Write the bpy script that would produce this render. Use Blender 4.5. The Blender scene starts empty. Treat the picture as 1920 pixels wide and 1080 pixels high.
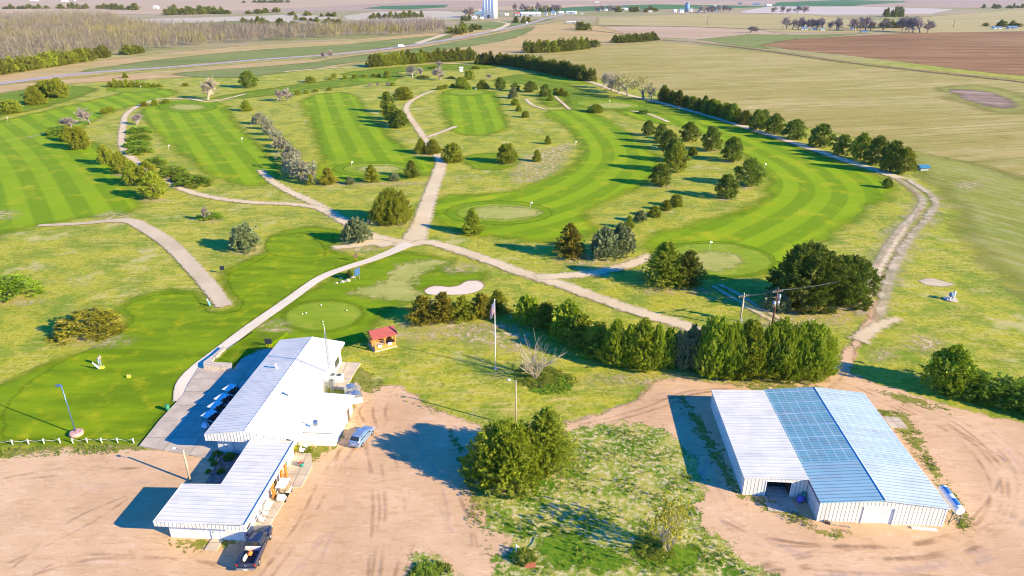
import bpy, bmesh, math, random
import numpy as np
from mathutils import Vector, Matrix, Euler
S = bpy.context.scene
COL = S.collection
R = math.radians
rng = np.random.default_rng(7)
random.seed(7)

# ------------------------------------------------------------------ camera, sky, sun, exposure
H, F = 54.0, 1280.0                       # camera height in m, focal length in pixels of the 1920 px photograph
PITCH = math.atan(560.0 / 1280.0)
cam = bpy.data.cameras.new('camera'); cam_o = bpy.data.objects.new('camera', cam); COL.objects.link(cam_o)
cam.sensor_width = 36.0; cam.lens = 36.0 * F / 1920.0
cam.clip_start = 0.5; cam.clip_end = 60000
cam_o.location = (0, 0, H); cam_o.rotation_euler = (math.pi / 2 - PITCH, 0, 0)
S.camera = cam_o

SUN_EL, SUN_AZ = R(23.0), R(-25.0)        # azimuth measured from +X (right of the camera) towards +Y (ahead)
sun_dir = Vector((math.cos(SUN_AZ) * math.cos(SUN_EL), math.sin(SUN_AZ) * math.cos(SUN_EL), math.sin(SUN_EL)))
W = bpy.data.worlds.new('World'); S.world = W; W.use_nodes = True
wt = W.node_tree; bg = wt.nodes['Background']
sky = wt.nodes.new('ShaderNodeTexSky'); sky.sky_type = 'NISHITA'; sky.sun_disc = False
sky.sun_elevation = SUN_EL; sky.sun_rotation = math.pi / 2 - SUN_AZ
sky.air_density = 1.0; sky.dust_density = 0.1; sky.ozone_density = 6.0
deep = wt.nodes.new('ShaderNodeHueSaturation'); deep.inputs['Saturation'].default_value = 1.42; deep.inputs['Hue'].default_value = .514; deep.inputs['Value'].default_value = 1.15      # a deep blue spring sky
wt.links.new(sky.outputs[0], deep.inputs['Color']); wt.links.new(deep.outputs[0], bg.inputs[0]); bg.inputs[1].default_value = 0.15
sl = bpy.data.lights.new('sun', 'SUN'); sl.energy = 5.0; sl.angle = R(0.5); sl.color = (1.0, 0.81, 0.48)
so = bpy.data.objects.new('sun', sl); COL.objects.link(so)
so.rotation_euler = sun_dir.to_track_quat('Z', 'Y').to_euler()
vs = S.view_settings
vs.view_transform = 'Standard'; vs.look = 'None'; vs.gamma = 1.0; vs.use_curve_mapping = False
vs.exposure = 1.08
S.render.engine = 'CYCLES'
S.cycles.transparent_max_bounces = 24; S.cycles.pixel_filter_type = 'BLACKMAN_HARRIS'; S.cycles.filter_width = 1.0
S.cycles.max_bounces = 6; S.cycles.diffuse_bounces = 3; S.cycles.glossy_bounces = 3; S.cycles.transmission_bounces = 4

# ------------------------------------------------------------------ small helpers
CP, SP = math.cos(PITCH), math.sin(PITCH)
def P(px, py, z=0.0):
    """ground position (metres) of a photograph pixel, at height z"""
    x = (px - 960) / F; y = (540 - py) / F
    dy = CP + y * SP; dz = -SP + y * CP
    t = (z - H) / dz
    return Vector((x * t, dy * t, z))
def pxm(py):
    """pixels per metre across the picture for a ground point at row py"""
    y = (540 - py) / F
    t = H / (SP - y * CP)
    return F / t
def height_from(X, Y, py):
    """height above the ground point (X, Y) that the row py looks at"""
    k = (540 - py) / F
    return H + Y * (k * CP - SP) / (CP + k * SP)

def tag(o, label=None, cat=None, group=None, kind=None):
    if label: o['label'] = label
    if cat: o['category'] = cat
    if group: o['group'] = group
    if kind: o['kind'] = kind
    return o
def empty(name, label, cat, loc=(0, 0, 0), rz=0.0, group=None):
    o = bpy.data.objects.new(name, None); o.empty_display_size = 0.2
    COL.objects.link(o); o.location = loc; o.rotation_euler = (0, 0, rz)
    return tag(o, label, cat, group)
def mesh_obj(name, me, mat=None, parent=None):
    o = bpy.data.objects.new(name, me); COL.objects.link(o)
    if mat is not None and not me.materials:
        for m in (mat if isinstance(mat, (list, tuple)) else [mat]): me.materials.append(m)
    if parent: o.parent = parent
    return o
def bm_obj(name, bm, mat, parent=None, smooth=False):
    me = bpy.data.meshes.new(name)
    bmesh.ops.recalc_face_normals(bm, faces=bm.faces)
    bm.to_mesh(me); bm.free()
    if smooth:
        for p in me.polygons: p.use_smooth = True
    return mesh_obj(name, me, mat, parent)
def copy_tree(o, parent=None):
    c = o.copy(); COL.objects.link(c)
    if parent: c.parent = parent
    for ch in o.children: copy_tree(ch, c)
    return c

def add_box(bm, x0, x1, y0, y1, z0, z1, M=None, mi=0):
    vs_ = [bm.verts.new((x, y, z)) for z in (z0, z1) for y in (y0, y1) for x in (x0, x1)]
    for f in ((0, 2, 3, 1), (4, 5, 7, 6), (0, 1, 5, 4), (1, 3, 7, 5), (3, 2, 6, 7), (2, 0, 4, 6)):
        bm.faces.new([vs_[i] for i in f]).material_index = mi
    if M is not None: bmesh.ops.transform(bm, matrix=M, verts=vs_)
    return vs_
def add_tube(bm, pts, rad, n=8, cap=True, mi=0):
    pts = [Vector(p) for p in pts]
    rads = rad if isinstance(rad, (list, tuple)) else [rad] * len(pts)
    rings = []
    ref = None
    for i, p in enumerate(pts):
        d = (pts[min(i + 1, len(pts) - 1)] - pts[max(i - 1, 0)])
        if d.length < 1e-9: d = Vector((0, 0, 1))
        d.normalize()
        if ref is None:
            ref = Vector((1, 0, 0)) if abs(d.x) < .8 else Vector((0, 1, 0))
        a = d.cross(ref); 
        if a.length < 1e-6: a = d.orthogonal()
        a.normalize(); b = d.cross(a).normalized(); ref = b.cross(d) if False else ref
        rings.append([bm.verts.new(p + (a * math.cos(2 * math.pi * k / n) + b * math.sin(2 * math.pi * k / n)) * rads[i]) for k in range(n)])
    for i in range(len(rings) - 1):
        for k in range(n):
            f = bm.faces.new((rings[i][k], rings[i][(k + 1) % n], rings[i + 1][(k + 1) % n], rings[i + 1][k]))
            f.material_index = mi; f.smooth = n > 5
    if cap and n > 2:
        bm.faces.new(rings[0][::-1]).material_index = mi; bm.faces.new(rings[-1]).material_index = mi
    return rings
def add_prism(bm, poly, z0, z1, mi=0):
    """vertical prism from a list of (x, y)"""
    lo = [bm.verts.new((x, y, z0)) for x, y in poly]; hi = [bm.verts.new((x, y, z1)) for x, y in poly]
    n = len(poly)
    bm.faces.new(lo[::-1]).material_index = mi; bm.faces.new(hi).material_index = mi
    for i in range(n): bm.faces.new((lo[i], lo[(i + 1) % n], hi[(i + 1) % n], hi[i])).material_index = mi
    return lo + hi
def add_slab(bm, quad, th, mi=0):
    """plate of thickness th below the four given top corners"""
    q = [Vector(v) for v in quad]
    nrm = (q[1] - q[0]).cross(q[2] - q[0]).normalized()
    if nrm.z < 0: nrm = -nrm
    a = [bm.verts.new(v) for v in q]; b = [bm.verts.new(v - nrm * th) for v in q]
    n = len(q)
    bm.faces.new(a).material_index = mi; bm.faces.new(b[::-1]).material_index = mi
    for i in range(n): bm.faces.new((a[i], a[(i + 1) % n], b[(i + 1) % n], b[i])).material_index = mi
def add_ball(bm, c, rx, ry, rz, seg=12, rings=8, mi=0):
    r = bmesh.ops.create_uvsphere(bm, u_segments=seg, v_segments=rings, radius=1.0)
    bmesh.ops.transform(bm, matrix=Matrix.Translation(c) @ Matrix.Diagonal((rx, ry, rz, 1)), verts=r['verts'])
    for v in r['verts']:
        for f in v.link_faces: f.smooth = True; f.material_index = mi
    return r['verts']

# ------------------------------------------------------------------ material kit
class NT:
    def __init__(s, name):
        s.m = bpy.data.materials.new(name); s.m.use_nodes = True
        s.t = s.m.node_tree; s.n = s.t.nodes; s.n.clear()
        s.out = s.n.new('ShaderNodeOutputMaterial')
        s.geo = s.n.new('ShaderNodeNewGeometry'); s.tc = s.n.new('ShaderNodeTexCoord')
    def link(s, a, b): s.t.links.new(a, b)
    def put(s, sock, v):
        if hasattr(v, 'links'): s.link(v, sock)
        elif isinstance(v, (tuple, list)) and len(v) == 3 and sock.type == 'RGBA': sock.default_value = (*v, 1)
        else: sock.default_value = v
    @property
    def pos(s): return s.geo.outputs['Position']
    @property
    def obj(s): return s.tc.outputs['Object']
    def mapv(s, v, scale=(1, 1, 1), rot=(0, 0, 0), loc=(0, 0, 0)):
        n = s.n.new('ShaderNodeMapping'); s.link(v, n.inputs[0])
        n.inputs['Scale'].default_value = scale; n.inputs['Rotation'].default_value = rot; n.inputs['Location'].default_value = loc
        return n.outputs[0]
    def noise(s, scale, detail=3, vec=None, rough=.55, dist=0.0):
        n = s.n.new('ShaderNodeTexNoise'); s.link(vec if vec is not None else s.pos, n.inputs['Vector'])
        n.inputs['Scale'].default_value = scale; n.inputs['Detail'].default_value = detail
        n.inputs['Roughness'].default_value = rough; n.inputs['Distortion'].default_value = dist
        return n.outputs[0]
    def voro(s, scale, vec=None, out='Color'):
        n = s.n.new('ShaderNodeTexVoronoi'); s.link(vec if vec is not None else s.pos, n.inputs['Vector'])
        n.inputs['Scale'].default_value = scale
        return n.outputs[out]
    def math(s, op, a, b=0.0, c=0.0, clamp=False):
        n = s.n.new('ShaderNodeMath'); n.operation = op; n.use_clamp = clamp
        s.put(n.inputs[0], a); s.put(n.inputs[1], b)
        if len(n.inputs) > 2: s.put(n.inputs[2], c)
        return n.outputs[0]
    def step(s, v, lo, hi, a=0.0, b=1.0):
        n = s.n.new('ShaderNodeMapRange'); n.interpolation_type = 'SMOOTHSTEP'
        s.put(n.inputs[0], v); n.inputs[1].default_value = lo; n.inputs[2].default_value = hi
        n.inputs[3].default_value = a; n.inputs[4].default_value = b
        return n.outputs[0]
    def mix(s, a, b, f, mode='MIX'):
        n = s.n.new('ShaderNodeMix'); n.data_type = 'RGBA'; n.blend_type = mode
        s.put(n.inputs[0], f); s.put(n.inputs[6], a); s.put(n.inputs[7], b)
        return n.outputs[2]
    def attr(s, name):
        n = s.n.new('ShaderNodeAttribute'); n.attribute_name = name
        return n.outputs['Fac']
    def xyz(s, v):
        n = s.n.new('ShaderNodeSeparateXYZ'); s.link(v, n.inputs[0]); return n.outputs
    def hsv(s, col, h=.5, sat=1.0, v=1.0):
        n = s.n.new('ShaderNodeHueSaturation'); s.put(n.inputs['Color'], col)
        s.put(n.inputs['Hue'], h); s.put(n.inputs['Saturation'], sat); s.put(n.inputs['Value'], v)
        return n.outputs[0]
    def bump(s, h, strength=.3, dist=.05):
        n = s.n.new('ShaderNodeBump'); s.link(h, n.inputs['Height'])
        n.inputs['Strength'].default_value = strength; n.inputs['Distance'].default_value = dist
        return n.outputs[0]
    def finish(s, col, rough=.9, metal=0.0, spec=.3, normal=None, alpha=None, **kw):
        b = s.n.new('ShaderNodeBsdfPrincipled')
        s.put(b.inputs['Base Color'], col); s.put(b.inputs['Roughness'], rough); s.put(b.inputs['Metallic'], metal)
        b.inputs['Specular IOR Level'].default_value = spec
        if normal is not None: s.link(normal, b.inputs['Normal'])
        for k, v in kw.items(): s.put(b.inputs[k.replace('_', ' ')], v)
        sh = b.outputs[0]
        if alpha is not None:
            t = s.n.new('ShaderNodeBsdfTransparent'); mx = s.n.new('ShaderNodeMixShader')
            s.put(mx.inputs[0], alpha); s.link(t.outputs[0], mx.inputs[1]); s.link(sh, mx.inputs[2]); sh = mx.outputs[0]
        s.link(sh, s.out.inputs[0])
        return s.m
    def rnd_obj(s):
        n = s.n.new('ShaderNodeObjectInfo'); return n.outputs['Random']
    @property
    def island(s): return s.geo.outputs['Random Per Island']

def plain(name, col, rough=.6, metal=0.0, spec=.4, var=.12, scale=1.5):
    """paint or metal with slight wear"""
    k = NT(name)
    n = k.noise(scale, 4, k.obj)
    c = k.mix(tuple(x * (1 - var) for x in col), tuple(min(1, x * (1 + var)) for x in col), k.step(n, .3, .7))
    r = k.step(n, .3, .7, max(0, rough - .08), min(1, rough + .08))
    return k.finish(c, r, metal, spec)
# ------------------------------------------------------------------ the ground: sheets a few mm to cm apart
def catmull(pts, closed=True, sub=5):
    pts = [np.array(p, float) for p in pts]; n = len(pts); out = []
    rngi = range(n) if closed else range(n - 1)
    for i in rngi:
        if closed: a, b, c, d = pts[(i - 1) % n], pts[i], pts[(i + 1) % n], pts[(i + 2) % n]
        else: a, b, c, d = pts[max(i - 1, 0)], pts[i], pts[i + 1], pts[min(i + 2, n - 1)]
        for k in range(sub):
            t = k / sub
            out.append(.5 * ((2 * b) + (c - a) * t + (2 * a - 5 * b + 4 * c - d) * t * t + (3 * b - a - 3 * c + d) * t ** 3))
    if not closed: out.append(pts[-1])
    return np.array(out)
def world_poly(pxs): return np.array([P(x, y)[:2] for x, y in pxs])
def seg_dist(q, A, B):
    """q N,2; segments A,B M,2 -> min distance, signed lateral offset of the nearest"""
    best = np.full(len(q), 1e9); lat = np.zeros(len(q))
    for a, b in zip(A, B):
        ab = b - a; L2 = (ab ** 2).sum() + 1e-9
        t = np.clip(((q - a) @ ab) / L2, 0, 1)
        d = q - (a + t[:, None] * ab); dd = np.hypot(d[:, 0], d[:, 1])
        cr = ab[0] * d[:, 1] - ab[1] * d[:, 0]
        m = dd < best; best[m] = dd[m]; lat[m] = (np.sign(cr) * dd)[m]
    return best, lat
def inside(q, poly):
    x, y = q[:, 0], q[:, 1]; r = np.zeros(len(q), bool); n = len(poly); j = n - 1
    for i in range(n):
        xi, yi = poly[i]; xj, yj = poly[j]
        c = ((yi > y) != (yj > y)) & (x < (xj - xi) * (y - yi) / (yj - yi + 1e-12) + xi)
        r ^= c; j = i
    return r
ZL = [0.0]; FZ = [0.0]
def next_z(step=.001):
    ZL[0] += step; return ZL[0]
def raw_mesh(name, verts, faces, attrs=None):
    me = bpy.data.meshes.new(name)
    verts = np.asarray(verts, np.float32); faces = np.asarray(faces, np.int32)
    k = faces.shape[1]
    me.vertices.add(len(verts)); me.vertices.foreach_set('co', verts.ravel())
    me.loops.add(faces.size); me.loops.foreach_set('vertex_index', faces.ravel())
    me.polygons.add(len(faces)); me.polygons.foreach_set('loop_start', np.arange(0, faces.size, k, dtype=np.int32))
    me.polygons.foreach_set('loop_total', np.full(len(faces), k, np.int32))
    me.update(calc_edges=True); me.validate()
    for n, v in (attrs or {}).items():
        a = me.attributes.new(n, 'FLOAT', 'POINT'); a.data.foreach_set('value', np.asarray(v, np.float32))
    return me
def sheet(name, pxs, mat, margin=1.5, res=None, line=None, z=None, smooth=True, world=False, lab=None, sub=5):
    margin = min(margin, MARG.get(mat.name, 99))
    poly = np.array(pxs, float) if world else world_poly(pxs)
    if smooth: poly = catmull(poly, True, sub)
    lo, hi = poly.min(0) - margin, poly.max(0) + margin
    if res is None:
        res = max(.5, min(hi - lo) / 60)
    nx, ny = int(math.ceil((hi[0] - lo[0]) / res)) + 1, int(math.ceil((hi[1] - lo[1]) / res)) + 1
    gx, gy = np.meshgrid(lo[0] + np.arange(nx) * res, lo[1] + np.arange(ny) * res)
    q = np.stack([gx.ravel(), gy.ravel()], 1)
    d, _ = seg_dist(q, poly, np.roll(poly, -1, 0))
    sd = np.where(inside(q, poly), d, -d)
    u = np.zeros(len(q))
    if line is not None:
        ln = catmull(world_poly(line), False, 5)
        _, u = seg_dist(q, ln[:-1], ln[1:])
    keep = sd.reshape(ny, nx) > -(margin + res)
    idx = np.arange(nx * ny).reshape(ny, nx)
    cell = keep[:-1, :-1] & keep[1:, :-1] & keep[:-1, 1:] & keep[1:, 1:]
    fc = np.stack([idx[:-1, :-1][cell], idx[:-1, 1:][cell], idx[1:, 1:][cell], idx[1:, :-1][cell]], 1)
    used, inv = np.unique(fc.ravel(), return_inverse=True)
    fc = inv.reshape(-1, 4)
    zz = next_z() if z is None else z
    v = np.column_stack([q[used], np.full(len(used), zz)])
    me = raw_mesh(name, v, fc, {'sd': sd[used], 'u': u[used]})
    o = mesh_obj(name, me, mat); tag(o, lab, None, None, 'structure')
    return o
def strip(name, pxs, width, mat, margin=.8, z=None, world=False, lab=None, sub=8):
    """path along a line of photograph pixels; width in metres, may vary along it"""
    margin = min(margin, MARG.get(mat.name, 99))
    pts = np.array(pxs, float) if world else world_poly(pxs)
    ws = np.array(width if isinstance(width, (list, tuple)) else [width] * len(pts), float)
    cl = catmull(pts, False, sub)
    wi = np.interp(np.linspace(0, len(pts) - 1, len(cl)), np.arange(len(pts)), ws)
    t = np.gradient(cl, axis=0); t /= np.linalg.norm(t, axis=1)[:, None] + 1e-9
    nrm = np.stack([-t[:, 1], t[:, 0]], 1)
    along = np.concatenate([[0], np.cumsum(np.linalg.norm(np.diff(cl, axis=0), axis=1))]); tot = along[-1]
    fr = np.array([-1, -.6, 0, .6, 1.0])
    V, SD, U = [], [], []
    zz = next_z() if z is None else z
    for i in range(len(cl)):
        h = wi[i] / 2
        offs = np.concatenate([[-h - margin], fr * h, [h + margin]])
        end = min(along[i], tot - along[i])
        for o_ in offs:
            p = cl[i] + nrm[i] * o_
            V.append((p[0], p[1], zz)); SD.append(min(h - abs(o_), end - margin * .5)); U.append(o_)
    n = 7; Fc = []
    for i in range(len(cl) - 1):
        for k in range(n - 1):
            Fc.append((i * n + k, i * n + k + 1, (i + 1) * n + k + 1, (i + 1) * n + k))
    me = raw_mesh(name, V, Fc, {'sd': SD, 'u': U})
    o = mesh_obj(name, me, mat); tag(o, lab, None, None, 'structure')
    return o

MARG = {}
def edge(k, amp=1.0, soft=.4, ns=.5, bias=0.0):
    """ragged border: signed distance to the outline plus noise"""
    MARG[k.m.name] = amp * .75 + soft
    n = k.noise(ns, 5, rough=.65)
    v = k.math('ADD', k.attr('sd'), k.math('MULTIPLY', k.math('SUBTRACT', n, .5), amp * 2))
    return k.step(v, -soft + bias, soft + bias)

# rough prairie grass: the one sheet that reaches the horizon
def rough_mat():
    k = NT('rough_grass')
    big = k.noise(.02, 4); mid = k.noise(.11, 5, rough=.6); fine = k.noise(1.1, 5, rough=.7)
    streak = k.noise(.5, 4, k.mapv(k.pos, (.35, 1.6, 1), (0, 0, R(12))), .65)
    grn, yel, tan = (.21, .28, .018), (.42, .41, .030), (.55, .455, .12)
    c = k.mix(grn, yel, k.step(mid, .36, .58))
    c = k.mix(c, tan, k.math('MULTIPLY', k.step(streak, .42, .68), k.step(big, .35, .62, .25, .95)))
    c = k.mix(c, k.hsv(c, .5, 1.08, .55), k.step(fine, .48, .70, 0, .85))
    g2 = k.noise(1.7, 5, rough=.8); c = k.mix(c, (.60, .52, .14), k.step(g2, .50, .66, 0, .6)); c = k.mix(c, k.hsv(c, .5, 1.1, .55), k.step(g2, .47, .36, 0, .8)); c = k.mix(c, (.12, .19, .02), k.step(k.noise(.45, 6, rough=.75), .54, .68, 0, .7))
    c = k.mix(c, (.52, .45, .25), k.step(k.noise(.75, 4, rough=.75), .60, .75, 0, .6))
    c = k.mix(c, (.17, .27, .018), k.step(k.noise(.2, 6, rough=.7, dist=.4), .50, .62, 0, .62)); c = k.mix(c, (.60, .50, .23), k.step(k.noise(.09, 6, k.mapv(k.pos, (1, 1, 1), (0, 0, 0), (40, 7, 0)), .72), .55, .66, 0, .55))
    # farther prairie is drier and pinkish tan, in wide soft drifts
    y = k.xyz(k.pos)[1]
    far = k.step(y, 480, 760)
    fn = k.noise(.006, 5, k.mapv(k.pos, (.5, 1.3, 1)), .6)
    fm = k.noise(.03, 5, k.mapv(k.pos, (.4, 1.2, 1)), .65)
    fc = k.mix((.40, .31, .17), (.27, .27, .08), k.step(fn, .42, .6))
    fc = k.mix(fc, (.48, .36, .22), k.step(fm, .5, .68, 0, .8))
    c = k.mix(c, fc, far)
    b = k.bump(fine, .5, .12)
    return k.finish(c, .95, spec=.12, normal=b)
def mow_mat(name, a, b, yel, w, amp=1.5, soft=.9, ns=.25, stripes=True, ysc=.12, ymix=.6):
    k = NT(name)
    n1 = k.noise(ysc, 5, rough=.62); n2 = k.noise(1.4, 4, rough=.7); n3 = k.noise(.035, 3)
    if stripes:
        u = k.math('ADD', k.attr('u'), k.math('MULTIPLY', k.noise(.12, 2), .8))
        s = k.math('SINE', k.math('MULTIPLY', u, math.pi / w))
        f = k.step(s, -.28, .28)
        f = k.math('MULTIPLY', f, k.step(n3, .3, .6, .55, 1.0))
    else:
        f = k.step(k.noise(.3, 3, k.mapv(k.pos, (.25, 1.2, 1), (0, 0, R(-28)))), .35, .65)
    c = k.mix(a, b, f)
    c = k.mix(c, yel, k.step(n1, .50, .72, 0, ymix))
    c = k.mix(c, k.hsv(c, .5, 1.0, .74), k.step(n2, .5, .75, 0, .6))
    return k.finish(c, .92, spec=.12, normal=k.bump(n2, .35, .05), alpha=edge(k, amp, soft, ns))
def track_mat():
    k = NT('rutted_track')
    n1 = k.noise(.25, 5, rough=.7); n2 = k.noise(1.3, 5, rough=.75)
    c = k.mix((.44, .37, .22), (.60, .48, .32), k.step(n1, .35, .62)); c = k.mix(c, (.30, .30, .08), k.step(n2, .5, .7, 0, .6))
    u = k.math('ADD', k.math('ABSOLUTE', k.attr('u')), k.math('MULTIPLY', k.math('SUBTRACT', n1, .5), 1.6))
    rut = k.step(k.math('ABSOLUTE', k.math('SUBTRACT', u, 1.5)), 1.5, .35)
    al = k.math('MULTIPLY', edge(k, 2.2, 1.4, .3), k.math('ADD', k.math('MULTIPLY', rut, .6), k.step(n1, .42, .62, .05, .42)))
    return k.finish(c, .95, spec=.1, alpha=al)
def dirt_mat(name, a, b, c3, amp, soft, ns, tr_rot=-25, speck=.5, grassy=0.0):
    k = NT(name)
    n1 = k.noise(.09, 5, rough=.6); n2 = k.noise(2.2, 5, rough=.75)
    tr = k.noise(.9, 5, k.mapv(k.pos, (.45, 1.7, 1), (0, 0, R(tr_rot)), ), .7, 1.2); n3 = k.noise(5.0, 3, rough=.8)
    tr2 = k.noise(1.1, 4, k.mapv(k.pos, (.3, 1.5, 1), (0, 0, R(tr_rot + 62))), .65, 1.2)
    c = k.mix(a, b, k.step(n1, .35, .65))
    c = k.mix(c, k.hsv(c, .5, 1.1, .80), k.step(tr, .50, .66, 0, .7 if name == 'pink_dirt' else .25))
    c = k.mix(c, k.hsv(c, .5, .85, 1.12), k.step(tr2, .54, .68, 0, .7 if name == 'pink_dirt' else .25))
    c = k.mix(c, c3, k.step(n2, .56, .74, 0, speck)); c = k.mix(c, k.hsv(c, .5, 1.05, .72), k.step(n3, .56, .70, 0, .6))
    al = edge(k, amp, soft, ns)
    if name in ('tyre_rut', 'pale_tyre_scuff'):
        al = k.math('MULTIPLY', al, k.step(k.noise(.22, 3), .42, .64, .0, .34)); grassy = 0
    if grassy:
        g = k.step(k.noise(.7, 6, rough=.75), .5 - .1 * grassy, .5 + .12 - .1 * grassy, 0, 1)
        al = k.math('MULTIPLY', al, k.math('SUBTRACT', 1.0, k.math('MULTIPLY', g, min(1, grassy))))
    return k.finish(c, .95, spec=.12, normal=k.bump(n2, .4, .06), alpha=al)
def field_mat(name, a, b, c3, rot=0.0, row=6.0, amp=3.0, soft=2.0, ns=.08, rows=.5, big=.012, st_=.03):
    k = NT(name)
    v = k.mapv(k.pos, (1, 1, 1), (0, 0, R(rot)))
    n1 = k.noise(big, 5, k.mapv(v, (.35, 1.4, 1)), .6); n2 = k.noise(.6, 5, rough=.7)
    st = k.noise(1.0 / row, 4, k.mapv(v, (st_, 1.0, 1)), .7)
    c = k.mix(a, b, k.step(n1, .36, .62))
    c = k.mix(c, c3, k.step(st, .44, .64, 0, rows))
    c = k.mix(c, k.hsv(c, .5, 1.0, .70), k.step(n2, .48, .70, 0, .6)); n4 = k.noise(.16, 6, k.mapv(v, (.3, 1, 1)), .7); c = k.mix(c, k.hsv(c, .49, 1.05, .76), k.step(n4, .52, .66, 0, .7)); c = k.mix(c, k.hsv(c, .5, .85, 1.22), k.step(n4, .46, .34, 0, .7))
    return k.finish(c, .95, spec=.1, alpha=edge(k, amp, soft, ns))

M = {}
M['rough'] = rough_mat()
G1, G2, GY = (.172, .285, .001), (.25, .37, .003), (.44, .42, .012)
M['fairway'] = mow_mat('fairway_grass', G1, G2, GY, 4.4, 5.0, 3.4, .13, ymix=.75)
M['fairway_far'] = mow_mat('far_mown_grass', (.14, .22, .006), (.18, .26, .010), GY, 5, 6.0, 4.0, .09)
M['lawn'] = mow_mat('lawn_grass', (.135, .225, .001), (.215, .315, .002), (.44, .42, .008), 3, 1.0, .5, .5, stripes=False, ysc=.3, ymix=.6)
M['collar'] = mow_mat('collar_grass', (.145, .25, .001), (.18, .29, .002), (.28, .33, .006), 3, 1.2, .8, .5, stripes=False)
M['green'] = mow_mat('putting_grass', (.21, .30, .012), (.26, .35, .018), (.42, .41, .06), 3, .8, .7, .6, stripes=False, ysc=.2, ymix=.75)
M['green_dry'] = mow_mat('dry_green_grass', (.33, .36, .07), (.43, .41, .11), (.54, .45, .17), 3, 4.5, 1.2, .5, stripes=False, ysc=.25)
M['lush'] = mow_mat('lush_grass', (.15, .245, .001), (.205, .31, .003), (.36, .37, .012), 3, 2.2, 1.8, .35, stripes=False, ysc=.3)
M['dirt'] = dirt_mat('pink_dirt', (.60, .385, .205), (.715, .475, .265), (.44, .30, .15), 1.8, .5, .45)
M['path'] = dirt_mat('path_dirt', (.64, .50, .29), (.72, .58, .35), (.50, .42, .22), 1.3, .65, .6)
M['track'] = track_mat()
M['bare'] = dirt_mat('bare_soil', (.57, .45, .22), (.63, .51, .28), (.4, .34, .18), 3.2, 2.0, .35, grassy=.9)
M['gravel'] = dirt_mat('gray_gravel', (.54, .43, .26), (.66, .53, .34), (.40, .34, .19), .7, .35, .8)
M['concrete'] = dirt_mat('pale_concrete', (.70, .60, .42), (.78, .68, .50), (.60, .51, .36), .12, .12, 1.2, speck=.25)
M['sand'] = dirt_mat('bunker_sand', (.74, .60, .43), (.80, .67, .5), (.6, .48, .33), .35, .12, .9, speck=.25)
M['asphalt'] = dirt_mat('gray_asphalt', (.40, .34, .31), (.46, .40, .36), (.34, .29, .26), .8, .6, .1, speck=.3)
M['rut'] = dirt_mat('tyre_rut', (.42, .265, .145), (.48, .31, .17), (.34, .24, .13), .22, .12, 1.2, grassy=.9)
M['scuff'] = dirt_mat('pale_tyre_scuff', (.70, .51, .38), (.74, .56, .43), (.6, .43, .3), .35, .3, .6, grassy=.9)

# one sheet to the horizon (fine cells near, coarse far)
bm = bmesh.new()
xs = [-16000, -5000, -2000, -600, -200, 0, 200, 600, 2000, 5000, 16000]; ys = [-300, 0, 100, 200, 400, 800, 1600, 4000, 9000, 22000]
gv = [[bm.verts.new((x, y, 0)) for x in xs] for y in ys]
for j in range(len(ys) - 1):
    for i in range(len(xs) - 1): bm.faces.new((gv[j][i], gv[j][i + 1], gv[j + 1][i + 1], gv[j + 1][i]))
tag(bm_obj('ground', bm, M['rough']), None, None, None, 'structure')

# ---- far fields, painted in photograph pixels
def fld(name, pts, mat, res=None, margin=4, smooth=False, z=None):
    if mat.name not in ('olive_stubble', 'brown_tilled', 'weedy_field'):
        FZ[0] += .004; z = FZ[0]
    return sheet(name, pts, mat, margin=margin, res=res, smooth=smooth, z=z)
M['f_pink'] = field_mat('pink_stubble', (.50, .345, .205), (.56, .41, .25), (.44, .33, .18), 4, 30, 12, 8, .02, .6, .004)
M['f_mauve'] = field_mat('mauve_fallow', (.42, .295, .205), (.48, .355, .25), (.36, .27, .185), 4, 40, 14, 10, .02, .5, .003)
M['f_green'] = field_mat('winter_wheat', (.055, .15, .05), (.09, .20, .06), (.12, .22, .07), 5, 30, 8, 6, .02, .35, .004)
M['f_pale'] = field_mat('pale_stubble', (.52, .44, .30), (.58, .50, .36), (.46, .38, .25), 3, 24, 10, 6, .02, .5, .005)
M['f_white'] = field_mat('whitish_fallow', (.55, .465, .37), (.61, .53, .43), (.47, .39, .30), 3, 30, 10, 6, .02, .4, .005)
M['f_gold'] = field_mat('gold_pasture', (.44, .35, .13), (.50, .41, .18), (.36, .32, .11), 3, 16, 9, 6, .02, .5, .01)
M['f_tan'] = field_mat('tan_grass', (.54, .36, .15), (.42, .34, .11), (.60, .42, .20), 8, 9, 8, 5, .03, .55, .012)
M['f_past'] = field_mat('green_pasture', (.17, .22, .045), (.24, .27, .07), (.28, .28, .09), 8, 12, 7, 5, .03, .5, .012)
M['f_olive'] = field_mat('olive_stubble', (.40, .32, .085), (.50, .395, .145), (.27, .26, .05), -14, 2.6, 4, 2, .05, .8, .02)
M['f_brown'] = field_mat('brown_tilled', (.30, .16, .062), (.39, .225, .092), (.19, .095, .036), 3, 5, 4, 2, .04, .85, .012)
M['f_weedy'] = field_mat('weedy_field', (.23, .27, .03), (.31, .32, .055), (.42, .38, .14), 60, 2.0, 8, 6, .06, .7, .03, .2)
M['f_ring'] = field_mat('damp_stubble', (.30, .30, .06), (.36, .34, .08), (.25, .27, .05), -14, 3, 16, 8, .03, .6, .03)
M['f_mud'] = field_mat('dried_mud', (.34, .24, .16), (.24, .15, .11), (.50, .40, .27), 20, 6, 9, 4, .06, .7, .05)

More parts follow.
